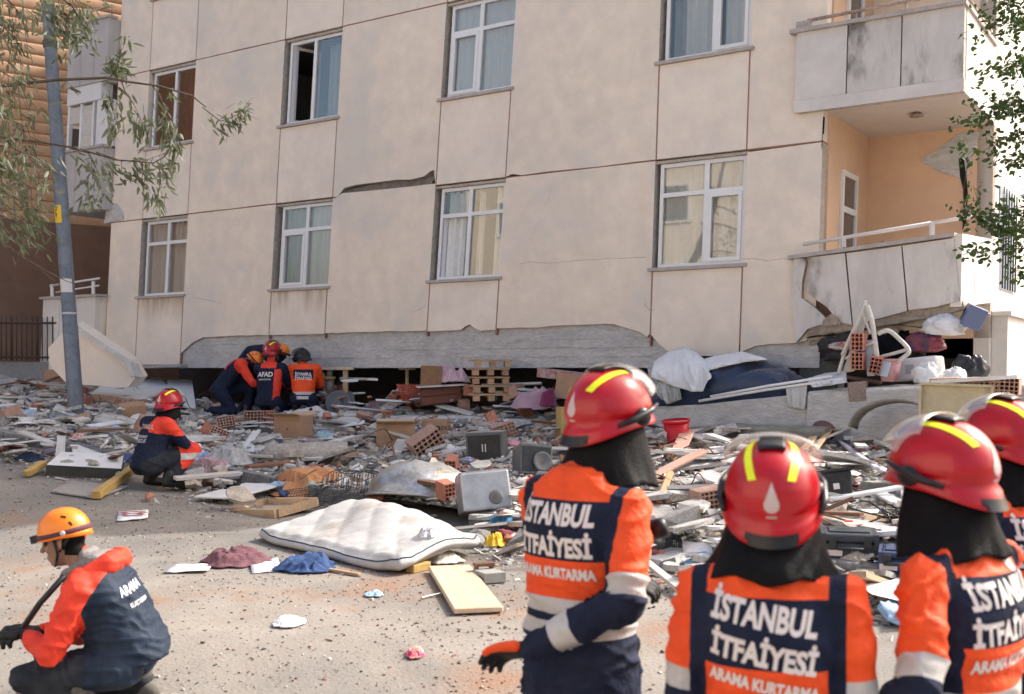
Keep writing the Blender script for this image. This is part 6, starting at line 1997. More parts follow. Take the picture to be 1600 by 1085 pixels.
# hollow clay bricks
def hollow_brick_mesh(L=.19, W=.135, Hh=.19, nx=3, nz_=4, t=.012):
    mb = MB()
    xs_ = [-W / 2 + W * i / nx for i in range(nx + 1)]; zs_ = [Hh * j / nz_ for j in range(nz_ + 1)]
    for i in range(nx + 1):
        mb.box((max(-W / 2 + t / 2, min(W / 2 - t / 2, xs_[i])), 0, Hh / 2), (t, L, Hh))
    for j in range(nz_ + 1):
        zc = max(t / 2, min(Hh - t / 2, zs_[j]))
        for i in range(nx):
            mb.box(((xs_[i] + xs_[i + 1]) / 2, 0, zc), (W / nx - t * .4, L * .998, t * .98))
    mb.box((0, L * .30, Hh / 2), (W * .97, .01, Hh * .97))
    return mb.mesh('hollow_brick')
HB = hollow_brick_mesh()
HB.materials.append(brick_m)
HB2 = hollow_brick_mesh(.2, .30, .19, 6, 4); HB2.materials.append(mat('dusty_brick', (.46, .30, .24), .95, .25, 9, (.40, .24, .18), .4, 40, objvar=.12))
def hb(label, loc, rot, me=None, group='hollow clay bricks in the rubble', s=1.0):
    o = link('hollow_brick', me or HB, None, None, label, 'brick', group, None, loc, rot); o.scale = (s, s, s); return o
for i, (x, y) in enumerate(((1342, 548), (1342, 578))):
    hb(('upper' if i == 0 else 'lower') + ' hollow brick of the pair standing by the overturned chair', cw(x, y, .9), (0, 0, R(-30)), None, s=1.05)
hb('hollow brick lying beside the pale blue board under the chair', cw(1366, 582, .88), (R(10), R(12), R(-20)), None)
bld_box('blue_fragment', 'pale blue board fragment standing by the hollow bricks', 'board', UV(1362, 588, .84)[0], UV(1362, 588, .84)[1], .84, (.10, .03, .42), R(5), mat('baby_blue', (.45, .55, .68), .7, .08, 4), R(-4), R(-6))
bld_box('blue_fragment', 'short pale blue fragment beside the taller one', 'board', UV(1378, 588, .9)[0], UV(1378, 588, .9)[1], .9, (.12, .03, .18), R(5), MATS['baby_blue'], R(-8), R(14))
bld_box('broken_pier', 'stump of reddish grey masonry on the fallen beam', 'masonry', UV(1343, 600, .98)[0], 1.42, .98, (.20, .16, .22), R(4), mat('pier', (.33, .25, .22), .95, .3, 9, bump=.8), R(3), R(-4))
for i in range(4):
    u, v = UV(1478 + i * 31, 616, 1.4)
    hb(['first', 'second', 'third', 'fourth'][i] + ' hollow brick from the bucket side in the row under the pink bin', B(u, v, 1.40), (R(2), R(2 * i - 3), R(-33)), HB2, s=.92)
slab_u = UV(1460, 598, 1.45)
mb = MB().prism([UV(1455, 600, 1.6), UV(1590, 592, 1.6), UV(1590, 586, 1.6), UV(1455, 594, 1.6)], lambda a, b: B(a, b, 1.0) - B(5.8, 1.6, 1.3), lambda a, b: B(a, b, 1.62) - B(5.8, 1.6, 1.3))
link('fallen_board', mb, white_b, None, 'white foam panel lying on the row of hollow bricks', 'panel', None, None, B(5.8, 1.6, 1.3))
# tan tray and curved sheet below
u, v = UV(1492, 655, 1.9)
ty_ = empty('plastic_tray', B(u, v, 1.9), 'shallow beige tray standing on edge behind the helmets', 'tray', None, (R(78), R(2), R(-20)))
beige_p = mat('beige_plastic', (.52, .44, .28), .6, .15, 5, (.46, .38, .24))
link('base', MB().box((0, .17, 0), (.66, .34, .015)), beige_p, ty_)
for c_, s_ in (((0, .345, .03), (.70, .025, .07)), ((0, -.005, .03), (.70, .025, .07)), ((.34, .17, .03), (.025, .33, .07)), ((-.34, .17, .03), (.025, .33, .07))): link('rim', MB().box(c_, s_), beige_p, ty_)
u, v = UV(1395, 660, 1.5)
cs = MB(); rows = []
for i in range(13):
    a = R(10 + 150 * i / 12); rows.append([Vector((-.45 * math.cos(a), -.05, .34 * math.sin(a) ** .8)), Vector((-.45 * math.cos(a), .25, .34 * math.sin(a) ** .8 - .04))])
cs.loft(rows, 0, True, False, False)
o = link('curved_sheet', cs, mat('grey_fibre', (.30, .28, .25), .9, .2, 5, bump=.4), None, 'curved grey sheet arched in front of the fallen slab', 'sheet', None, None, B(u, v - .1, 1.5), (0, R(-6), R(-33)))
s_ = o.modifiers.new('s', 'SOLIDIFY'); s_.thickness = .02
# navy bedding and pipes on the beam
nb = MB(); rows = []
NB = B(3.7, 1.42, .75)
for i in range(73):
    t = i / 72
    u = lerp(2.62, 4.50, t)
    hgt = .50 * (math.sin(math.pi * min(1, .04 + t * .94)) ** .22) + .04 * nz((t * 5, 0, 0)); hgt *= lerp(.78, 1.0, ss(0, .4, t))
    base = lerp(1.26, 1.42, t)
    ring = []
    for k_ in range(31):
        a = math.pi * k_ / 30
        rr = 1 + .20 * (max(0, 1 - abs(noise.noise(Vector((t * 5 + k_ * .07, k_ * .22 + t * 4, 2)))) * 2.5) - .4)
        ring.append(B(u, base + hgt * math.sin(a) ** .38 * rr, .45 + .5 * math.cos(a) * -1 * 1.0) - NB)
    rows.append(ring)
nb.loft(rows, 0, True, True)
link('navy_duvet', nb, satin, None, 'shiny navy blue duvet bundled on the fallen beam', 'duvet', None, None, NB)
drape('white_linen', 'white bed sheet hanging over the collapsed bedding', 'cloth', sheet_w, [(1022, 566), (1045, 550), (1072, 543), (1090, 552), (1108, 568)], [(1020, 590), (1045, 600), (1080, 612), (1100, 612), (1112, 590)], .55, 1.02, 3, 8, .06)
drape('white_towel', 'white cotton cloth lying along the navy duvet', 'cloth', sheet_w, [(1085, 566), (1120, 556), (1160, 550), (1195, 560)], [(1100, 582), (1128, 574), (1165, 566), (1200, 562)], .45, .85, 5, 6, .03)
drape('grey_plastic_sheet', 'grey plastic sheeting hanging below the white bed sheet', 'sheet', mat('grey_film', (.50, .50, .48), .4, .2, 7, (.36, .36, .34)), [(1012, 575), (1030, 578), (1062, 585)], [(1022, 612), (1045, 632), (1066, 624)], .8, 1.06, 7, 9, .05)
drape('clear_bag', 'clear plastic bag hanging on the face of the fallen beam', 'bag', mat('clear_grey', (.55, .55, .54), .3, .15, 8), [(1228, 604), (1262, 602)], [(1232, 636), (1258, 640)], 1.0, 1.05, 9, 5, .02)
drape('white_film', 'white plastic film by the end of the pipes', 'film', film, [(1262, 592), (1290, 584), (1322, 580)], [(1270, 606), (1300, 602), (1325, 598)], .6, 1.05, 11, 6, .05)
for i, (p0_, p1_) in enumerate((((1092, 627), (1318, 592)), ((1110, 620), (1300, 588)))):
    a, b_ = cw(*p0_, 1.04), cw(*p1_, 1.04)
    link('white_pipe', MB().tube([Vector((0, 0, 0)), (b_ - a) * .5 + Vector((0, 0, .01)), b_ - a], .017, 8), pvc, None, ('lower' if i == 0 else 'upper') + ' of two thin white pipes resting on the fallen beam', 'pipe', 'white pipes', None, a)
# below the beam: props, pallets, chest, basket
def prop(px, yt, yb, Y, r_, m, label, plate=None):
    a, b_ = at(px, yb, Y), at(px, yt, Y)
    ro = empty('prop', a, label, 'prop', 'props under the beam')
    if m is wood:
        link('post', MB().box((0, 0, (b_.z - a.z) / 2), (r_, r_, b_.z - a.z)), m, ro)
    else:
        h_ = b_.z - a.z
        link('outer_tube', MB().tube([(0, 0, 0), (0, 0, h_ * .6)], r_ * .6, 10), m, ro)
        link('inner_tube', MB().tube([(0, 0, h_ * .55), (0, 0, h_)], r_ * .42, 10), m, ro)
        link('collar', MB().tube([(0, 0, h_ * .55), (0, 0, h_ * .65)], r_ * .85, 10), wood_y, ro)
    link('head_plate', MB().box((0, 0, b_.z - a.z - .03), (.26, .2, .05)), mat('pale_timber', (.55, .46, .35), .8, .15, 4), ro)
prop(515, 573, 618, 18.0, .12, mat('prop_steel', (.30, .28, .24), .6, .2, 8, metal=.3), 'steel jack prop beside the kneeling black helmet firefighter')
prop(540, 573, 622, 17.9, .08, wood, 'square wooden post holding the beam beside the steel prop')
prop(636, 573, 608, 18.0, .05, wood, 'thin wooden post in the dark opening above the red basket')
p, k = loc_px(528, 648)
wh = empty('hose_drum', p + Vector((0, .1, .16)), 'round grey disc like a hose drum lying beside the props', 'drum', None, (R(80), 0, R(15)))
link('drum', MB().lathe([(0, -.04), (.21, -.04), (.23, -.02), (.23, .03), (.20, .05), (.17, .03), (.06, .04), (.05, .07), (0, .07)], (0, 0, 0), 26), mat('drum_grey', (.17, .18, .20), .6, .2, 8), wh)
def pallet_stack(px, yb, Y, n_, label):
    a = at(px, yb, Y)
    ro = empty('pallet_stack', a, label, 'pallets', None, (0, 0, R(12)))
    pw = mat('pallet_wood', (.52, .34, .21), .8, .2, 5, (.42, .26, .15), .2, 30, objvar=.2)
    for i in range(n_):
        z = i * .125
        jx = random.uniform(-.02, .02)
        for x in (-.22, 0, .22): link('block', MB().box((x + jx, -.2, z + .045), (.09, .1, .075)), pw, ro)
        for y in (-.2, 0, .2): link('slat', MB().box((jx, y, z + .10), (.56, .10, .024)), pw, ro)
    return ro
pallet_stack(764, 627, 16.1, 5, 'stack of small wooden pallets holding up the concrete beam')
p = at(643, 626, 17.0)
bs = empty('basket', p, 'red plastic basket with slotted sides under the beam', 'basket')
bask = mat('basket_red', (.48, .10, .06), .5, .1, 8)
for i in range(7):
    z = .02 + i * .034; r_ = .15 + .012 * i
    link('ring', MB().lathe([(r_ - .008, z), (r_ + .004, z), (r_ + .006, z + .018), (r_ - .006, z + .018), (r_ - .008, z)], (0, 0, 0), 22, cap=False), bask, bs)
for i in range(14):
    a = 2 * math.pi * i / 14; link('rib', MB().tube([(.148 * math.cos(a), .148 * math.sin(a), 0), (.232 * math.cos(a), .232 * math.sin(a), .255)], .009, 5), bask, bs)
link('base', MB().lathe([(0, 0), (.15, 0), (.15, .015), (0, .015)], (0, 0, 0), 20), bask, bs)
p = at(690, 632, 16.6)
cd = empty('chest_of_drawers', p, 'broken brown chest of drawers lying under the beam', 'chest', None, (0, R(-6), R(8)))
link('carcass', MB().box((.0, .1, .14), (.62, .4, .26)), wood_d, cd)
for i in range(2): link('drawer_front', MB().box((0, -.11, .08 + i * .125), (.58, .02, .105)), mat('red_brown', (.20, .07, .05), .5, .15, 5), cd)
link('side_panel', MB().box((-.12, -.02, .44), (.30, .3, .32), (0, R(8), 0)), mat('crate_brown', (.28, .15, .08), .7, .2, 5), cd)
link('top_panel', MB().box((0, -.02, .285), (.7, .5, .025), (0, R(3), 0)), dusty_w, cd)
p = at(893, 624, 15.2)
link('cardboard_sheet', MB().box((0, 0, .17), (.52, .06, .36)), card, None, 'brown cardboard sheet standing below the beam behind the tall firefighter', 'cardboard', None, None, p, (R(-10), R(6), R(-25)))
p = at(880, 592, 15.5)
link('plank_bundle', MB().box((0, 0, .05), (.75, .2, .13)), mat('printed_boards', (.46, .38, .36), .8, .3, 10, (.36, .14, .13)), None, 'bundle of printed boards jammed under the beam', 'boards', None, None, p, (0, R(6), R(-28)))
p, k = loc_px(888, 690)
link('yellow_crate', MB().box((0, 0, .2), (.26, .25, .46)), mat('ochre_box', (.48, .34, .13), .8, .15, 5), None, 'ochre carton standing just behind the tall firefighter', 'carton', None, None, p, (0, 0, R(12)))
# brown round pot
p, k = loc_px(1293, 690)
ob = link('round_pot', MB().ellipsoid((0, 0, .12), (.20, .18, .16), (0, R(14), 0), 26, 16), mat('brown_glaze', (.17, .085, .075), .4, .1, 4), None, 'dark red brown rounded shell lying before the fallen beam', 'pot', None, None, p)

# equipment cases and bin near the helmets
def hard_case(label, px0, px1, yt, yb, depth, yaw, m, hf=.55):
    p, k = loc_px((px0 + px1) / 2, yb)
    w = (px1 - px0) * k * .86; h = (yb - yt) * k * hf
    r_ = empty('equipment_case', p + Vector((0, depth * .4, .0)), label, 'case', 'equipment cases', (0, 0, yaw))
    bevel(link('bottom_shell', MB().box((0, 0, h * .33), (w, depth, h * .64)), m, r_), .02, 3)
    bevel(link('lid', MB().box((0, 0, h * .82), (w * 1.01, depth * 1.01, h * .34)), m, r_), .02, 3)
    bevel(link('lid_panel', MB().box((0, 0, h + .004), (w * .72, depth * .66, .012)), m, r_), .008, 2)
    for sx in (-1, 1):
        link('latch', MB().box((sx * w * .3, -depth / 2 - .012, h * .62), (.05, .02, .07)), blk_p, r_)
        link('rib', MB().box((sx * w * .46, 0, h * .5), (.03, depth * 1.03, h * .98)), m, r_)
    link('handle', MB().tube([(-.09, -depth / 2 - .01, h * .5), (-.08, -depth / 2 - .05, h * .48), (.08, -depth / 2 - .05, h * .48), (.09, -depth / 2 - .01, h * .5)], .012, 8), blk_p, r_)
    link('label_plate', MB().box((-w * .28, -depth / 2 - .004, h * .28), (.11, .004, .04)), txt_w, r_)
    return r_
case_m = mat('case_slate', (.035, .043, .055), .5, .15, 6, (.05, .058, .07))
c1 = hard_case('dark slate equipment case lying flat behind the helmets', 1286, 1386, 800, 876, .36, R(-14), case_m, .55)
link('red_mark', MB().box((0, .02, .0), (.06, .05, .006)), red_p, c1, loc=(.0, 0, .245))
hard_case('navy blue equipment case partly hidden by the raised visor', 1382, 1455, 852, 906, .34, R(-20), mat('case_navy', (.03, .045, .11), .5, .15, 6), .6)
p, k = loc_px(1312, 800)
bt = empty('storage_bin', p + Vector((0, .15, .02)), 'black plastic storage bin tipped on its side with a white label', 'bin', None, (R(-12), R(-8), R(-10)))
bevel(link('body', MB().box((0, 0, .15), (.30, .28, .28), None, 0, None, 1.15), blk_p, bt), .02, 2)
link('rim', MB().box((0, 0, .295), (.36, .34, .02)), blk_p, bt)
link('white_label', MB().box((.03, -.157, .16), (.05, .004, .05), (R(-4), 0, 0)), txt_w, bt)
p = on(1400, 830)
cbm = MB(); rn = random.Random(4)
for k_ in range(6):
    P = [Vector((rn.gauss(0, .14), rn.gauss(0, .14), .05 + .16 * rn.random())) for _ in range(6)]
    cbm.tube([q_ for q_ in arc(P, 5)], .007, 5)
cb3 = link('cable_tangle', cbm, h_blk, None, 'tangle of black cable beside the equipment case', 'cable', None, 'stuff', p)
del cb3['kind']
# a broken toilet-white profile, angled boards and tiles in the sunlit debris
for i, (a, b_, wd, m_, lb) in enumerate((
        ((1005, 765), (1100, 735), .12, mat('salmon_board', (.56, .34, .26), .8, .15, 4, (.5, .3, .23)), 'salmon pink board pointing to the bucket'),
        ((1055, 728), (1075, 695), .16, MATS['salmon_board'], 'short salmon board propped below the bucket'),
        ((1030, 800), (1048, 765), .06, mat('orange_board', (.62, .25, .13), .8), 'orange painted strip beside the tall firefighter'),
        ((1100, 752), (1180, 748), .07, white_b, 'white profile bar lying across the boards'),
        ((1040, 790), (1130, 788), .10, white_b, 'long white profile under the small hollow brick'),
        ((1270, 800), (1420, 790), .06, pvc, 'thin white plastic profile before the equipment case'),
        ((1235, 745), (1275, 700), .09, wood, 'pale stick leaning toward the brown shell'),
        ((1255, 740), (1300, 690), .06, wood, 'second pale stick leaning beside it behind the bin'),
        ((1310, 700), (1370, 760), .06, mat('lilac_profile', (.55, .52, .62), .5), 'lilac white plastic profile slanting down to the case'),
        ((1215, 690), (1240, 660), .06, dusty_w, 'grey lath leaning on the low broken beam'),
        ((1265, 682), (1330, 684), .14, white_b, 'white box section lying before the brown shell'))):
    board('broken_board', lb, a, b_, wd, .03, m_, 'board', 'boards in the sunlit debris', .08, .16 if i not in (0,) else .2, R(random.uniform(-20, 20)))
p, k = loc_px(1107, 803); hb('small hollow brick on the white profile beside the tipped-back helmet', p + Vector((0, 0, .05)), (R(4), R(-6), R(24)), HB2, s=.85)
p, k = loc_px(1385, 668); hb('hollow brick lying askew below the curved grey sheet', p + Vector((0, 0, .10)), (R(20), R(32), R(-30)), HB2, s=.9)
p, k = loc_px(672, 712); hb('large hollow brick block tilted before the 60 ADET carton', p + Vector((0, 0, .06)), (R(12), R(-34), R(20)), HB2, s=1.25)
p, k = loc_px(398, 664); hb('hollow brick showing its cells below the kneeling team', p + Vector((0, 0, .02)), (0, 0, R(6)), HB2, s=1.0)
p, k = loc_px(420, 664); hb('red hollow brick at the end of the row below the pillow', p + Vector((0, 0, .02)), (0, 0, R(30)), HB, s=1.0)
# ---------------------------------------------------------------- rubble, piece by piece
rnd = random.Random(99)
COLS_ = [(.50, .485, .46), (.42, .41, .39), (.62, .605, .58), (.56, .51, .45), (.70, .69, .67), (.34, .33, .315), (.52, .44, .36), (.44, .22, .16), (.56, .36, .28), (.14, .135, .13), (.64, .59, .51)]
WTS = [20, 14, 18, 12, 16, 6, 8, 5, 4, 3, 8]
def chunk_mesh(name, r_, flat, seed, npts=14):
    g_ = random.Random(seed)
    bm = bmesh.new()
    for _ in range(npts):
        v = Vector((g_.gauss(0, 1), g_.gauss(0, 1), g_.gauss(0, 1))).normalized() * g_.uniform(.75, 1.0)
        bm.verts.new((v.x * r_, v.y * r_ * g_.uniform(.6, .9), v.z * r_ * flat))
    res = bmesh.ops.convex_hull(bm, input=bm.verts[:])
    bmesh.ops.delete(bm, geom=[v for v in bm.verts if not v.link_faces], context='VERTS')
    me = bpy.data.meshes.new(name); bm.to_mesh(me); bm.free(); return me
def slab_mesh(name, L, W, t, seed):
    g_ = random.Random(seed); n_ = g_.randint(6, 11)
    pts = []
    for i in range(n_):
        a = 2 * math.pi * (i + g_.uniform(-.35, .35)) / n_; k = g_.uniform(.55, 1.15)
        pts.append((L * .5 * k * math.cos(a), W * .5 * k * math.sin(a)))
    sk = [(g_.gauss(0, t * .35), g_.gauss(0, t * .35)) for _ in pts]
    mb = MB()
    n2_ = len(pts)
    mb.add([(x, y, 0) for x, y in pts] + [(x + a, y + b_, t) for (x, y), (a, b_) in zip(pts, sk)],
           [tuple(range(n2_ - 1, -1, -1)), tuple(range(n2_, 2 * n2_))] + [(i, (i + 1) % n2_, n2_ + (i + 1) % n2_, n2_ + i) for i in range(n2_)])
    return mb.mesh(name)
def plank_mesh(name, L, W, t, seed):
    g_ = random.Random(seed)
    # broken, splintered end
    a = [(-L / 2, -W / 2), (L / 2 * g_.uniform(.85, 1), -W / 2), (L / 2 * g_.uniform(.9, 1.1), -W / 6), (L / 2 * g_.uniform(.75, 1), W / 6), (L / 2 * g_.uniform(.9, 1.1), W / 2), (-L / 2 * g_.uniform(.9, 1.05), W / 2)]
    return MB().prism(a, lambda x, y: Vector((x, y, 0)), lambda x, y: Vector((x, y, t))).mesh(name)

con_m = mat('concrete_chunk', (.46, .445, .425), .95, .3, 5, (.36, .35, .335), .8, 40, objvar=.25)
pla_w = mat('plaster_piece', (.62, .605, .58), .9, .3, 3, (.46, .445, .42), .6, 30, objvar=.25, stain=(.36, .33, .30), stain_scale=5, stain_lo=.55, stain_hi=.7)
pla_b = mat('beige_plaster_piece', (.56, .48, .40), .9, .3, 3, (.42, .37, .32), .6, 30, objvar=.22, stain=(.33, .30, .27), stain_scale=5, stain_lo=.55, stain_hi=.7)
chunks = [chunk_mesh('chunk', 1, .6, i) for i in range(14)]
slabs = [slab_mesh('slab', 1, .7, .09, i) for i in range(16)]
planks = [plank_mesh('plank', 1, 1, 1, i) for i in range(8)]
for me in chunks: me.materials.append(con_m)

def region(kind):
    """a random place in the rubble field"""
    while True:
        x = rnd.uniform(-9.5, 5.2)
        ky, wy = kerb_y(x), wall_y(x)
        y = rnd.uniform(ky - .2, wy - .3)
        if y < 5.5: continue
        px = 800 + F * x / y
        if not (-20 < px < 1620): continue
        t = (y - ky) / (wy - ky)
        if t < .09 and (265 < px < 425 or px < 112) and rnd.random() < .85: continue
        return x, y, t
def road_edge():
    """a place on the road just before the kerb, where debris thins out"""
    while True:
        x = rnd.uniform(-7.5, 2.6); d = abs(rnd.gauss(0, .55))
        y = kerb_y(x) - .1 - d
        if y < 5: continue
        px = 800 + F * x / y; py = HY + F * (CAMZ - H(x, y)) / y
        if 395 < px < 745 and 775 < py < 892: continue       # the mattress lies there
        if 190 < px < 290 and 690 < py < 775: continue
        if d < .45 and (265 < px < 425 or px < 112) and rnd.random() < .8: continue
        return x, y, 0
MARKS = [(20, 720, 'the kerb at the picture edge'), (60, 640, 'the leaning wall slab'), (122, 690, 'the street pole'), (130, 740, 'the white flight case'), (175, 770, 'the yellowed timber'), (190, 620, 'the fallen brick wall slab'), (205, 650, 'the crumpled brown box'),
         (285, 705, 'the blue bags at the kerb'), (290, 640, 'the white square board'), (340, 660, 'the kneeling rescuers'), (350, 720, 'the lace curtain'), (330, 770, 'the pale kerb timber'), (400, 655, 'the hollow bricks below the team'), (455, 690, 'the closed cardboard box'), (470, 725, 'the carpet roll'),
         (440, 760, 'the tan blanket'), (420, 800, 'the shallow wooden box'), (470, 640, 'the white pillow'), (530, 650, 'the hose drum'), (535, 690, 'the dusty white sheet'), (570, 730, 'the dark tray'), (560, 790, 'the wire mesh'), (615, 690, 'the open carton'), (640, 630, 'the red basket'),
         (660, 770, 'the steel dome'), (680, 700, 'the 60 ADET carton'), (690, 640, 'the broken chest'), (760, 710, 'the upright loudspeaker'), (765, 640, 'the pallet stack'), (755, 800, 'the radio case'), (770, 860, 'the yellow packaging'), (830, 740, 'the tilted loudspeaker'), (840, 650, 'the purple fleece'), (890, 690, 'the ochre carton'),
         (900, 620, 'the standing cardboard sheet'), (960, 680, 'the tall firefighter helmet'), (1010, 770, 'the tall firefighter shoulder'), (1060, 700, 'the red bucket'), (1080, 760, 'the salmon boards'), (1050, 830, 'the kerb near the tall firefighter'), (1110, 810, 'the small hollow brick'), (1130, 670, 'the fallen beam'), (1200, 690, 'the low broken beam'),
         (1240, 740, 'the pale leaning sticks'), (1295, 690, 'the brown shell'), (1310, 790, 'the black storage bin'), (1340, 870, 'the slate case'), (1370, 720, 'the lilac profile'), (1390, 660, 'the curved grey sheet'), (1410, 830, 'the cable tangle'), (1480, 680, 'the beige tray'), (1550, 650, 'the row of hollow bricks')]
MARKW = [(on(a, b_), t_) for a, b_, t_ in MARKS]
def zone_name(x, y):
    q_, t_ = min(MARKW, key=lambda k_: (k_[0].x - x) ** 2 + (k_[0].y - y) ** 2)
    dx, dy = x - q_.x, y - q_.y
    far = math.hypot(dx, dy) > .75
    r_ = ('right of ' if dx > 0 else 'left of ') if abs(dx) > abs(dy) else ('behind ' if dy > 0 else 'before ')
    return ('well ' if far else 'close ') + r_ + t_
def size_word(s_):
    m_ = max(s_[0], s_[1])
    return 'large ' if m_ > .55 else ('small ' if m_ < .09 else '')
def put(name, me, m, cat, desc, x, y, scale, tilt=.3, lift=0.0, stack=0.0):
    o = bpy.data.objects.new(name, me); COL.objects.link(o)
    z = H(x, y) + lift + rnd.random() * stack
    o.location = (x, y, z)
    o.rotation_euler = (rnd.gauss(0, tilt), rnd.gauss(0, tilt), rnd.uniform(0, 6.28))
    o.scale = scale
    if m is not None:
        o.material_slots[0].link = 'OBJECT'; o.material_slots[0].material = m
    zn = zone_name(x, y)
    o['label'] = size_word(scale) + ('tilted ' if max(abs(o.rotation_euler[0]), abs(o.rotation_euler[1])) > .45 else '') + desc + ' ' + zn; o['category'] = cat; o['group'] = desc + 's'
    return o
for me in slabs + planks: me.materials.append(pla_w)

def clear_of_people(x, y):
    for (a, b_, r_) in ((pk.x, pk.y, .45), (A_.x, A_.y, .5), (C_.x, C_.y, .45), (E_.x, E_.y, .45), (B_.x, B_.y, .4)):
        if (x - a) ** 2 + (y - b_) ** 2 < r_ * r_: return False
    return True
def many(n_, f, src):
    k = 0
    while k < n_:
        x, y, t = src()
        if not clear_of_people(x, y): continue
        f(x, y, t); k += 1
def S(a, b_): return rnd.uniform(a, b_)
def f_chunk(x, y, t):
    s_ = S(.05, .14) * (1.25 if rnd.random() < .15 else 1)
    return put('concrete_chunk', rnd.choice(chunks), con_m, 'rubble', 'grey concrete chunk', x, y, (s_, s_, s_ * S(.7, 1.1)), .5, s_ * .2, .10)
def f_white(x, y, t):
    s_ = S(.16, .50) if rnd.random() < .8 else S(.5, .85)
    return put('plaster_piece', rnd.choice(slabs), pla_w, 'rubble', 'flat whitish plaster piece', x, y, (s_, s_ * S(.6, 1.1), S(.25, .5)), .17, .03, .10)
def f_beige(x, y, t):
    s_ = S(.15, .42)
    return put('render_piece', rnd.choice(slabs), pla_b, 'rubble', 'flat beige render piece', x, y, (s_, s_ * S(.6, 1.1), S(.25, .6)), .2, .03, .10)
WN = {'plain_wood': 'pale', 'brown_wood': 'brown', 'dusty_white': 'whitish', 'white_board': 'white'}
def f_plank(x, y, t):
    mm = rnd.choice((wood, wood_d, dusty_w, dusty_w, white_b))
    return put('broken_plank', rnd.choice(planks), mm, 'plank', WN[mm.name] + ' splintered plank', x, y, (S(.3, 1.0), S(.05, .14), S(.015, .035)), .14, .05, .12)
def f_brick(x, y, t):
    return put('brick_piece', rnd.choice(chunks), brick_m, 'brick', 'red brick piece', x, y, (S(.05, .10), S(.05, .09), S(.04, .08)), .5, .02, .08)
def f_hollow(x, y, t):
    s_ = S(.7, 1.0)
    return put('hollow_brick', rnd.choice((HB, HB2)), None, 'brick', 'hollow brick', x, y, (s_, s_, s_), .5, .02, .06)
def f_sheet(x, y, t):
    s_ = S(.2, .5) if rnd.random() < .75 else S(.5, .8)
    return put('board_fragment', rnd.choice(slabs), rnd.choice((white_b, dusty_w)), 'panel', 'thin white board piece', x, y, (s_ * 1.4, s_ * .8, .12), .16, .06, .12)
many(210, f_chunk, lambda: region(0)); many(40, f_chunk, road_edge)
many(160, f_white, lambda: region(0)); many(26, f_white, road_edge)
many(120, f_beige, lambda: region(0)); many(20, f_beige, road_edge)
def sunny():
    while True:
        x, y, t = region(0)
        if 800 + F * x / y > 960: return x, y, t
many(60, f_white, sunny); many(40, f_beige, sunny)
many(70, f_plank, lambda: region(0)); many(75, f_plank, sunny); many(14, f_plank, road_edge)
many(80, f_brick, lambda: region(0)); many(30, f_brick, road_edge)
blocks = []
for i_ in range(8):
    me = chunk_mesh('block', 1, .5, 300 + i_, 26); me.materials.append(con_m); blocks.append(me)
def f_block(x, y, t):
    s_ = S(.16, .34)
    return put('concrete_block', rnd.choice(blocks), rnd.choice((con_m, con_m, pla_b, pla_w)), 'rubble', 'half sunk wall lump', x, y, (s_ * S(.8, 1.4), s_ * S(.8, 1.3), s_ * S(.5, .9)), .2, -.02, .05)
many(34, f_block, lambda: region(0)); many(22, f_block, sunny)
many(34, f_hollow, lambda: region(0))
many(46, f_sheet, lambda: region(0)); many(40, f_sheet, sunny); many(12, f_sheet, road_edge)
def mouth():
    while True:
        u = rnd.uniform(-3.8, 2.4); w = rnd.uniform(.0, .55)
        p = B(u, 1.1, w)
        return p.x, p.y, 1
def lifted(f):
    def g_(x, y, t):
        o = f(x, y, t)
        o.location.z += rnd.random() ** 1.5 * .42
    return g_
for fn, n_ in ((f_plank, 26), (f_sheet, 12), (f_brick, 26), (f_hollow, 14), (f_beige, 14), (f_chunk, 18)): many(n_, lifted(fn), mouth)
# scraps of cloth, packets and plastic of all colours
SCR = [('pink', (.55, .25, .30)), ('dark blue', (.04, .07, .18)), ('maroon', (.22, .05, .06)), ('white', (.68, .68, .68)), ('light blue', (.30, .45, .62)), ('black', (.03, .03, .03)), ('green', (.10, .26, .14)), ('orange', (.62, .22, .06)), ('yellow', (.62, .48, .08)), ('lilac', (.42, .36, .48))]
crump = []
for i in range(6):
    mb = MB().ellipsoid((0, 0, .3), (1, .7, .45), None, 16, 10)
    mb.v = [tuple(Vector(p) * (1 + .5 * (.5 - abs(noise.noise(Vector(p) * 1.6 + Vector((i * 5, 0, 0)))) * 2))) for p in mb.v]
    me = mb.mesh('crumpled'); me.materials.append(pla_w); crump.append(me)
def f_scrap(x, y, t):
    nm, c_ = rnd.choices(SCR, [5, 4, 5, 9, 5, 5, 1, 2, 2, 4])[0]
    m_ = mat('scrap_' + nm.replace(' ', '_'), c_, .75, .25, 8, tuple(min(1, q_ * 1.4) for q_ in c_), .4, 30)
    s_ = S(.05, .16)
    put('cloth_scrap', rnd.choice(crump), m_, 'scrap', nm + ' crumpled scrap', x, y, (s_, s_, s_ * S(.3, .7)), .25, 0, .06)
many(120, f_scrap, lambda: region(0)); many(40, f_scrap, road_edge)

# bent reinforcing bars and wires
rust = mat('rusty_bar', (.16, .09, .06), .9, .3, 20)
def f_bar(x, y, t):
    L = S(.5, 1.4); P = [Vector((L * (k / 4 - .5), S(-.1, .1), S(0, .22) * (k % 2))) for k in range(5)]
    o = put('bent_bar', MB().tube(arc(P, 4), S(.004, .008), 5).mesh('bar'), None, 'bar', rnd.choice(('rusty', 'dark')) + ' bent steel bar', x, y, (1, 1, 1), .12, .06, .06)
    o.data.materials.append(rust); return o
many(34, f_bar, lambda: region(0))
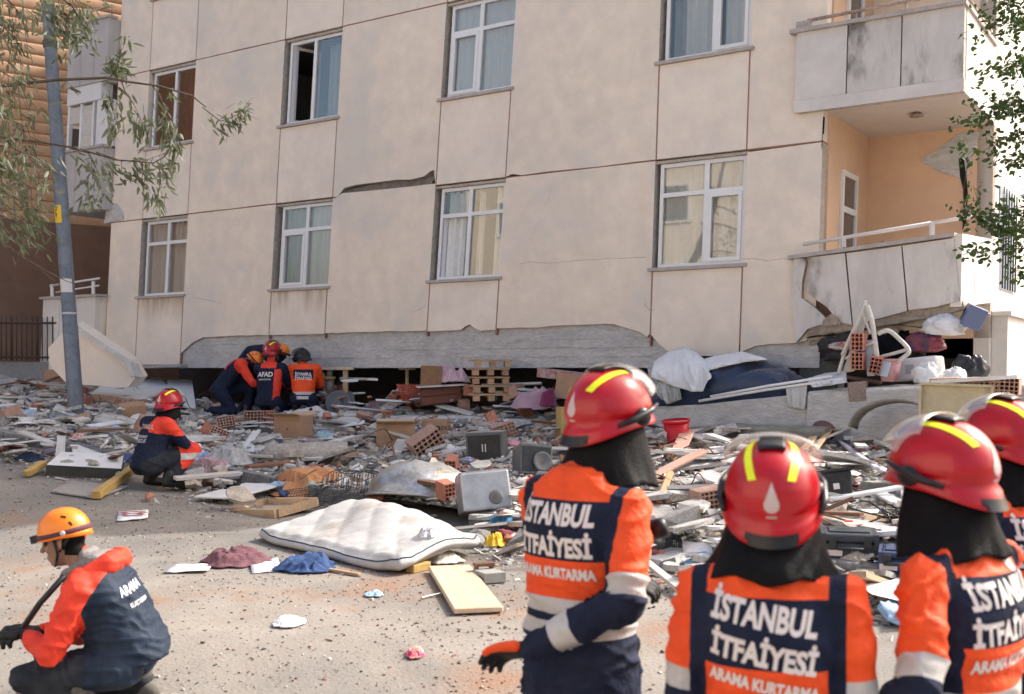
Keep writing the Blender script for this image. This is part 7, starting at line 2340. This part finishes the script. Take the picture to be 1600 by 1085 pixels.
# larger garments and bags lying in the debris
GAR = [('grey', (.20, .20, .21)), ('cream', (.58, .53, .45)), ('navy', (.03, .045, .09)), ('dusty pink', (.42, .27, .28)), ('white', (.64, .63, .62)), ('brown', (.17, .11, .08)), ('black', (.03, .03, .032)), ('pale blue', (.34, .42, .50))]
for i_, (x_, y_) in enumerate(((40, 720), (95, 655), (230, 690), (300, 668), (560, 668), (590, 640), (710, 745), (730, 655), (800, 660), (850, 770), (980, 720), (1015, 800), (1150, 720), (1190, 780), (1350, 690), (1420, 760), (1480, 700), (20, 655), (545, 760), (690, 880), (1060, 860), (330, 742), (250, 720))):
    nm, c_ = GAR[(i_ * 5 + 2) % 8]
    p_ = on(x_, y_)
    wd = S(34, 64)
    cloth('garment', nm + ' crumpled garment ' + zone_name(p_.x, p_.y), x_ - wd / 2, x_ + wd / 2, y_ - 18, y_ + 4, mat('garment_' + nm.replace(' ', '_'), c_, .9, .25, 7, tuple(min(1, q_ * 1.3) for q_ in c_), .4, 60), 70 + i_, S(.25, .45), 'garment', 'garments in the debris', yaw=S(-.6, .6), nu=30)
# small fragments nobody could count
def frag(mb, x, y, z, s_, c_, flat):
    a, b_, cc = rnd.uniform(0, 6.28), rnd.gauss(0, .35), rnd.gauss(0, .35)
    M = Euler((b_, cc, a)).to_matrix()
    l, w_, t = s_ * S(.5, 1.2), s_ * S(.35, .8), s_ * flat * S(.4, 1)
    P = [M @ Vector(p) for p in ((-l, -w_ * S(.4, 1), 0), (l * S(.5, 1), -w_, 0), (l, w_ * S(.3, 1), 0), (-l * S(.3, 1), w_, 0))]
    up = M @ Vector((0, 0, t))
    c = Vector((x, y, z))
    lo = [p + c for p in P]; hi = [p * S(.75, .98) + c + up for p in P]
    v_ = S(.8, 1.15)
    mb.add(lo + hi, [(4, 5, 6, 7), (0, 1, 5, 4), (1, 2, 6, 5), (2, 3, 7, 6), (3, 0, 4, 7)], 0, False, tuple(q_ * v_ for q_ in c_))
fm_ = mat('fragment', (.4, .4, .4), .95, .15, 25, vcol=True)
mb = MB()
for _ in range(26000):
    x, y, t = region(0)
    if t < 0: continue
    s_ = min(.12, .012 + abs(rnd.gauss(0, .026)))
    frag(mb, x, y, H(x, y) + S(0, .05), s_, rnd.choices(COLS_, WTS)[0], .45)
for _ in range(4200):
    x, y, t = road_edge()
    s_ = .008 + abs(rnd.gauss(0, .017))
    frag(mb, x, y, gz(x, y) + .002, s_, rnd.choices(COLS_, WTS)[0], .5)
link('rubble_fragments', mb, fm_, None, 'small grey and white rubble fragments covering the pavement', 'rubble', None, 'stuff')
# brick crumbs and grit over the open road
mb = MB()
RC = [(.25, .135, .11), (.33, .22, .18), (.13, .105, .095), (.30, .26, .22), (.50, .45, .40), (.10, .09, .085)]
k = 0
while k < 7000:
    y = rnd.uniform(3.4, 11.5) ; x = rnd.uniform(-6.5, 2.5)
    if y > kerb_y(x): continue
    px = 800 + F * x / y
    if not (-30 < px < 1250): continue
    d = .5 + .5 * nz((x, y, 4), .9) + .6 * math.exp(-((x - .0) / .8) ** 2 - ((y - 6.5) / 1.6) ** 2)
    if rnd.random() > d: continue
    s_ = .0035 + abs(rnd.gauss(0, .005))
    near = math.exp(-((x + .1) / 1.0) ** 2 - ((y - 6.2) / 1.8) ** 2)
    c_ = rnd.choices(RC, [3 + 9 * near, 3 + 6 * near, 4, 5, 4, 3])[0]
    frag(mb, x, y, gz(x, y) + .001, s_, c_, .6)
    k += 1
link('gravel', mb, fm_, None, 'fine brick crumbs and grit scattered over the dusty road', 'gravel', None, 'stuff')
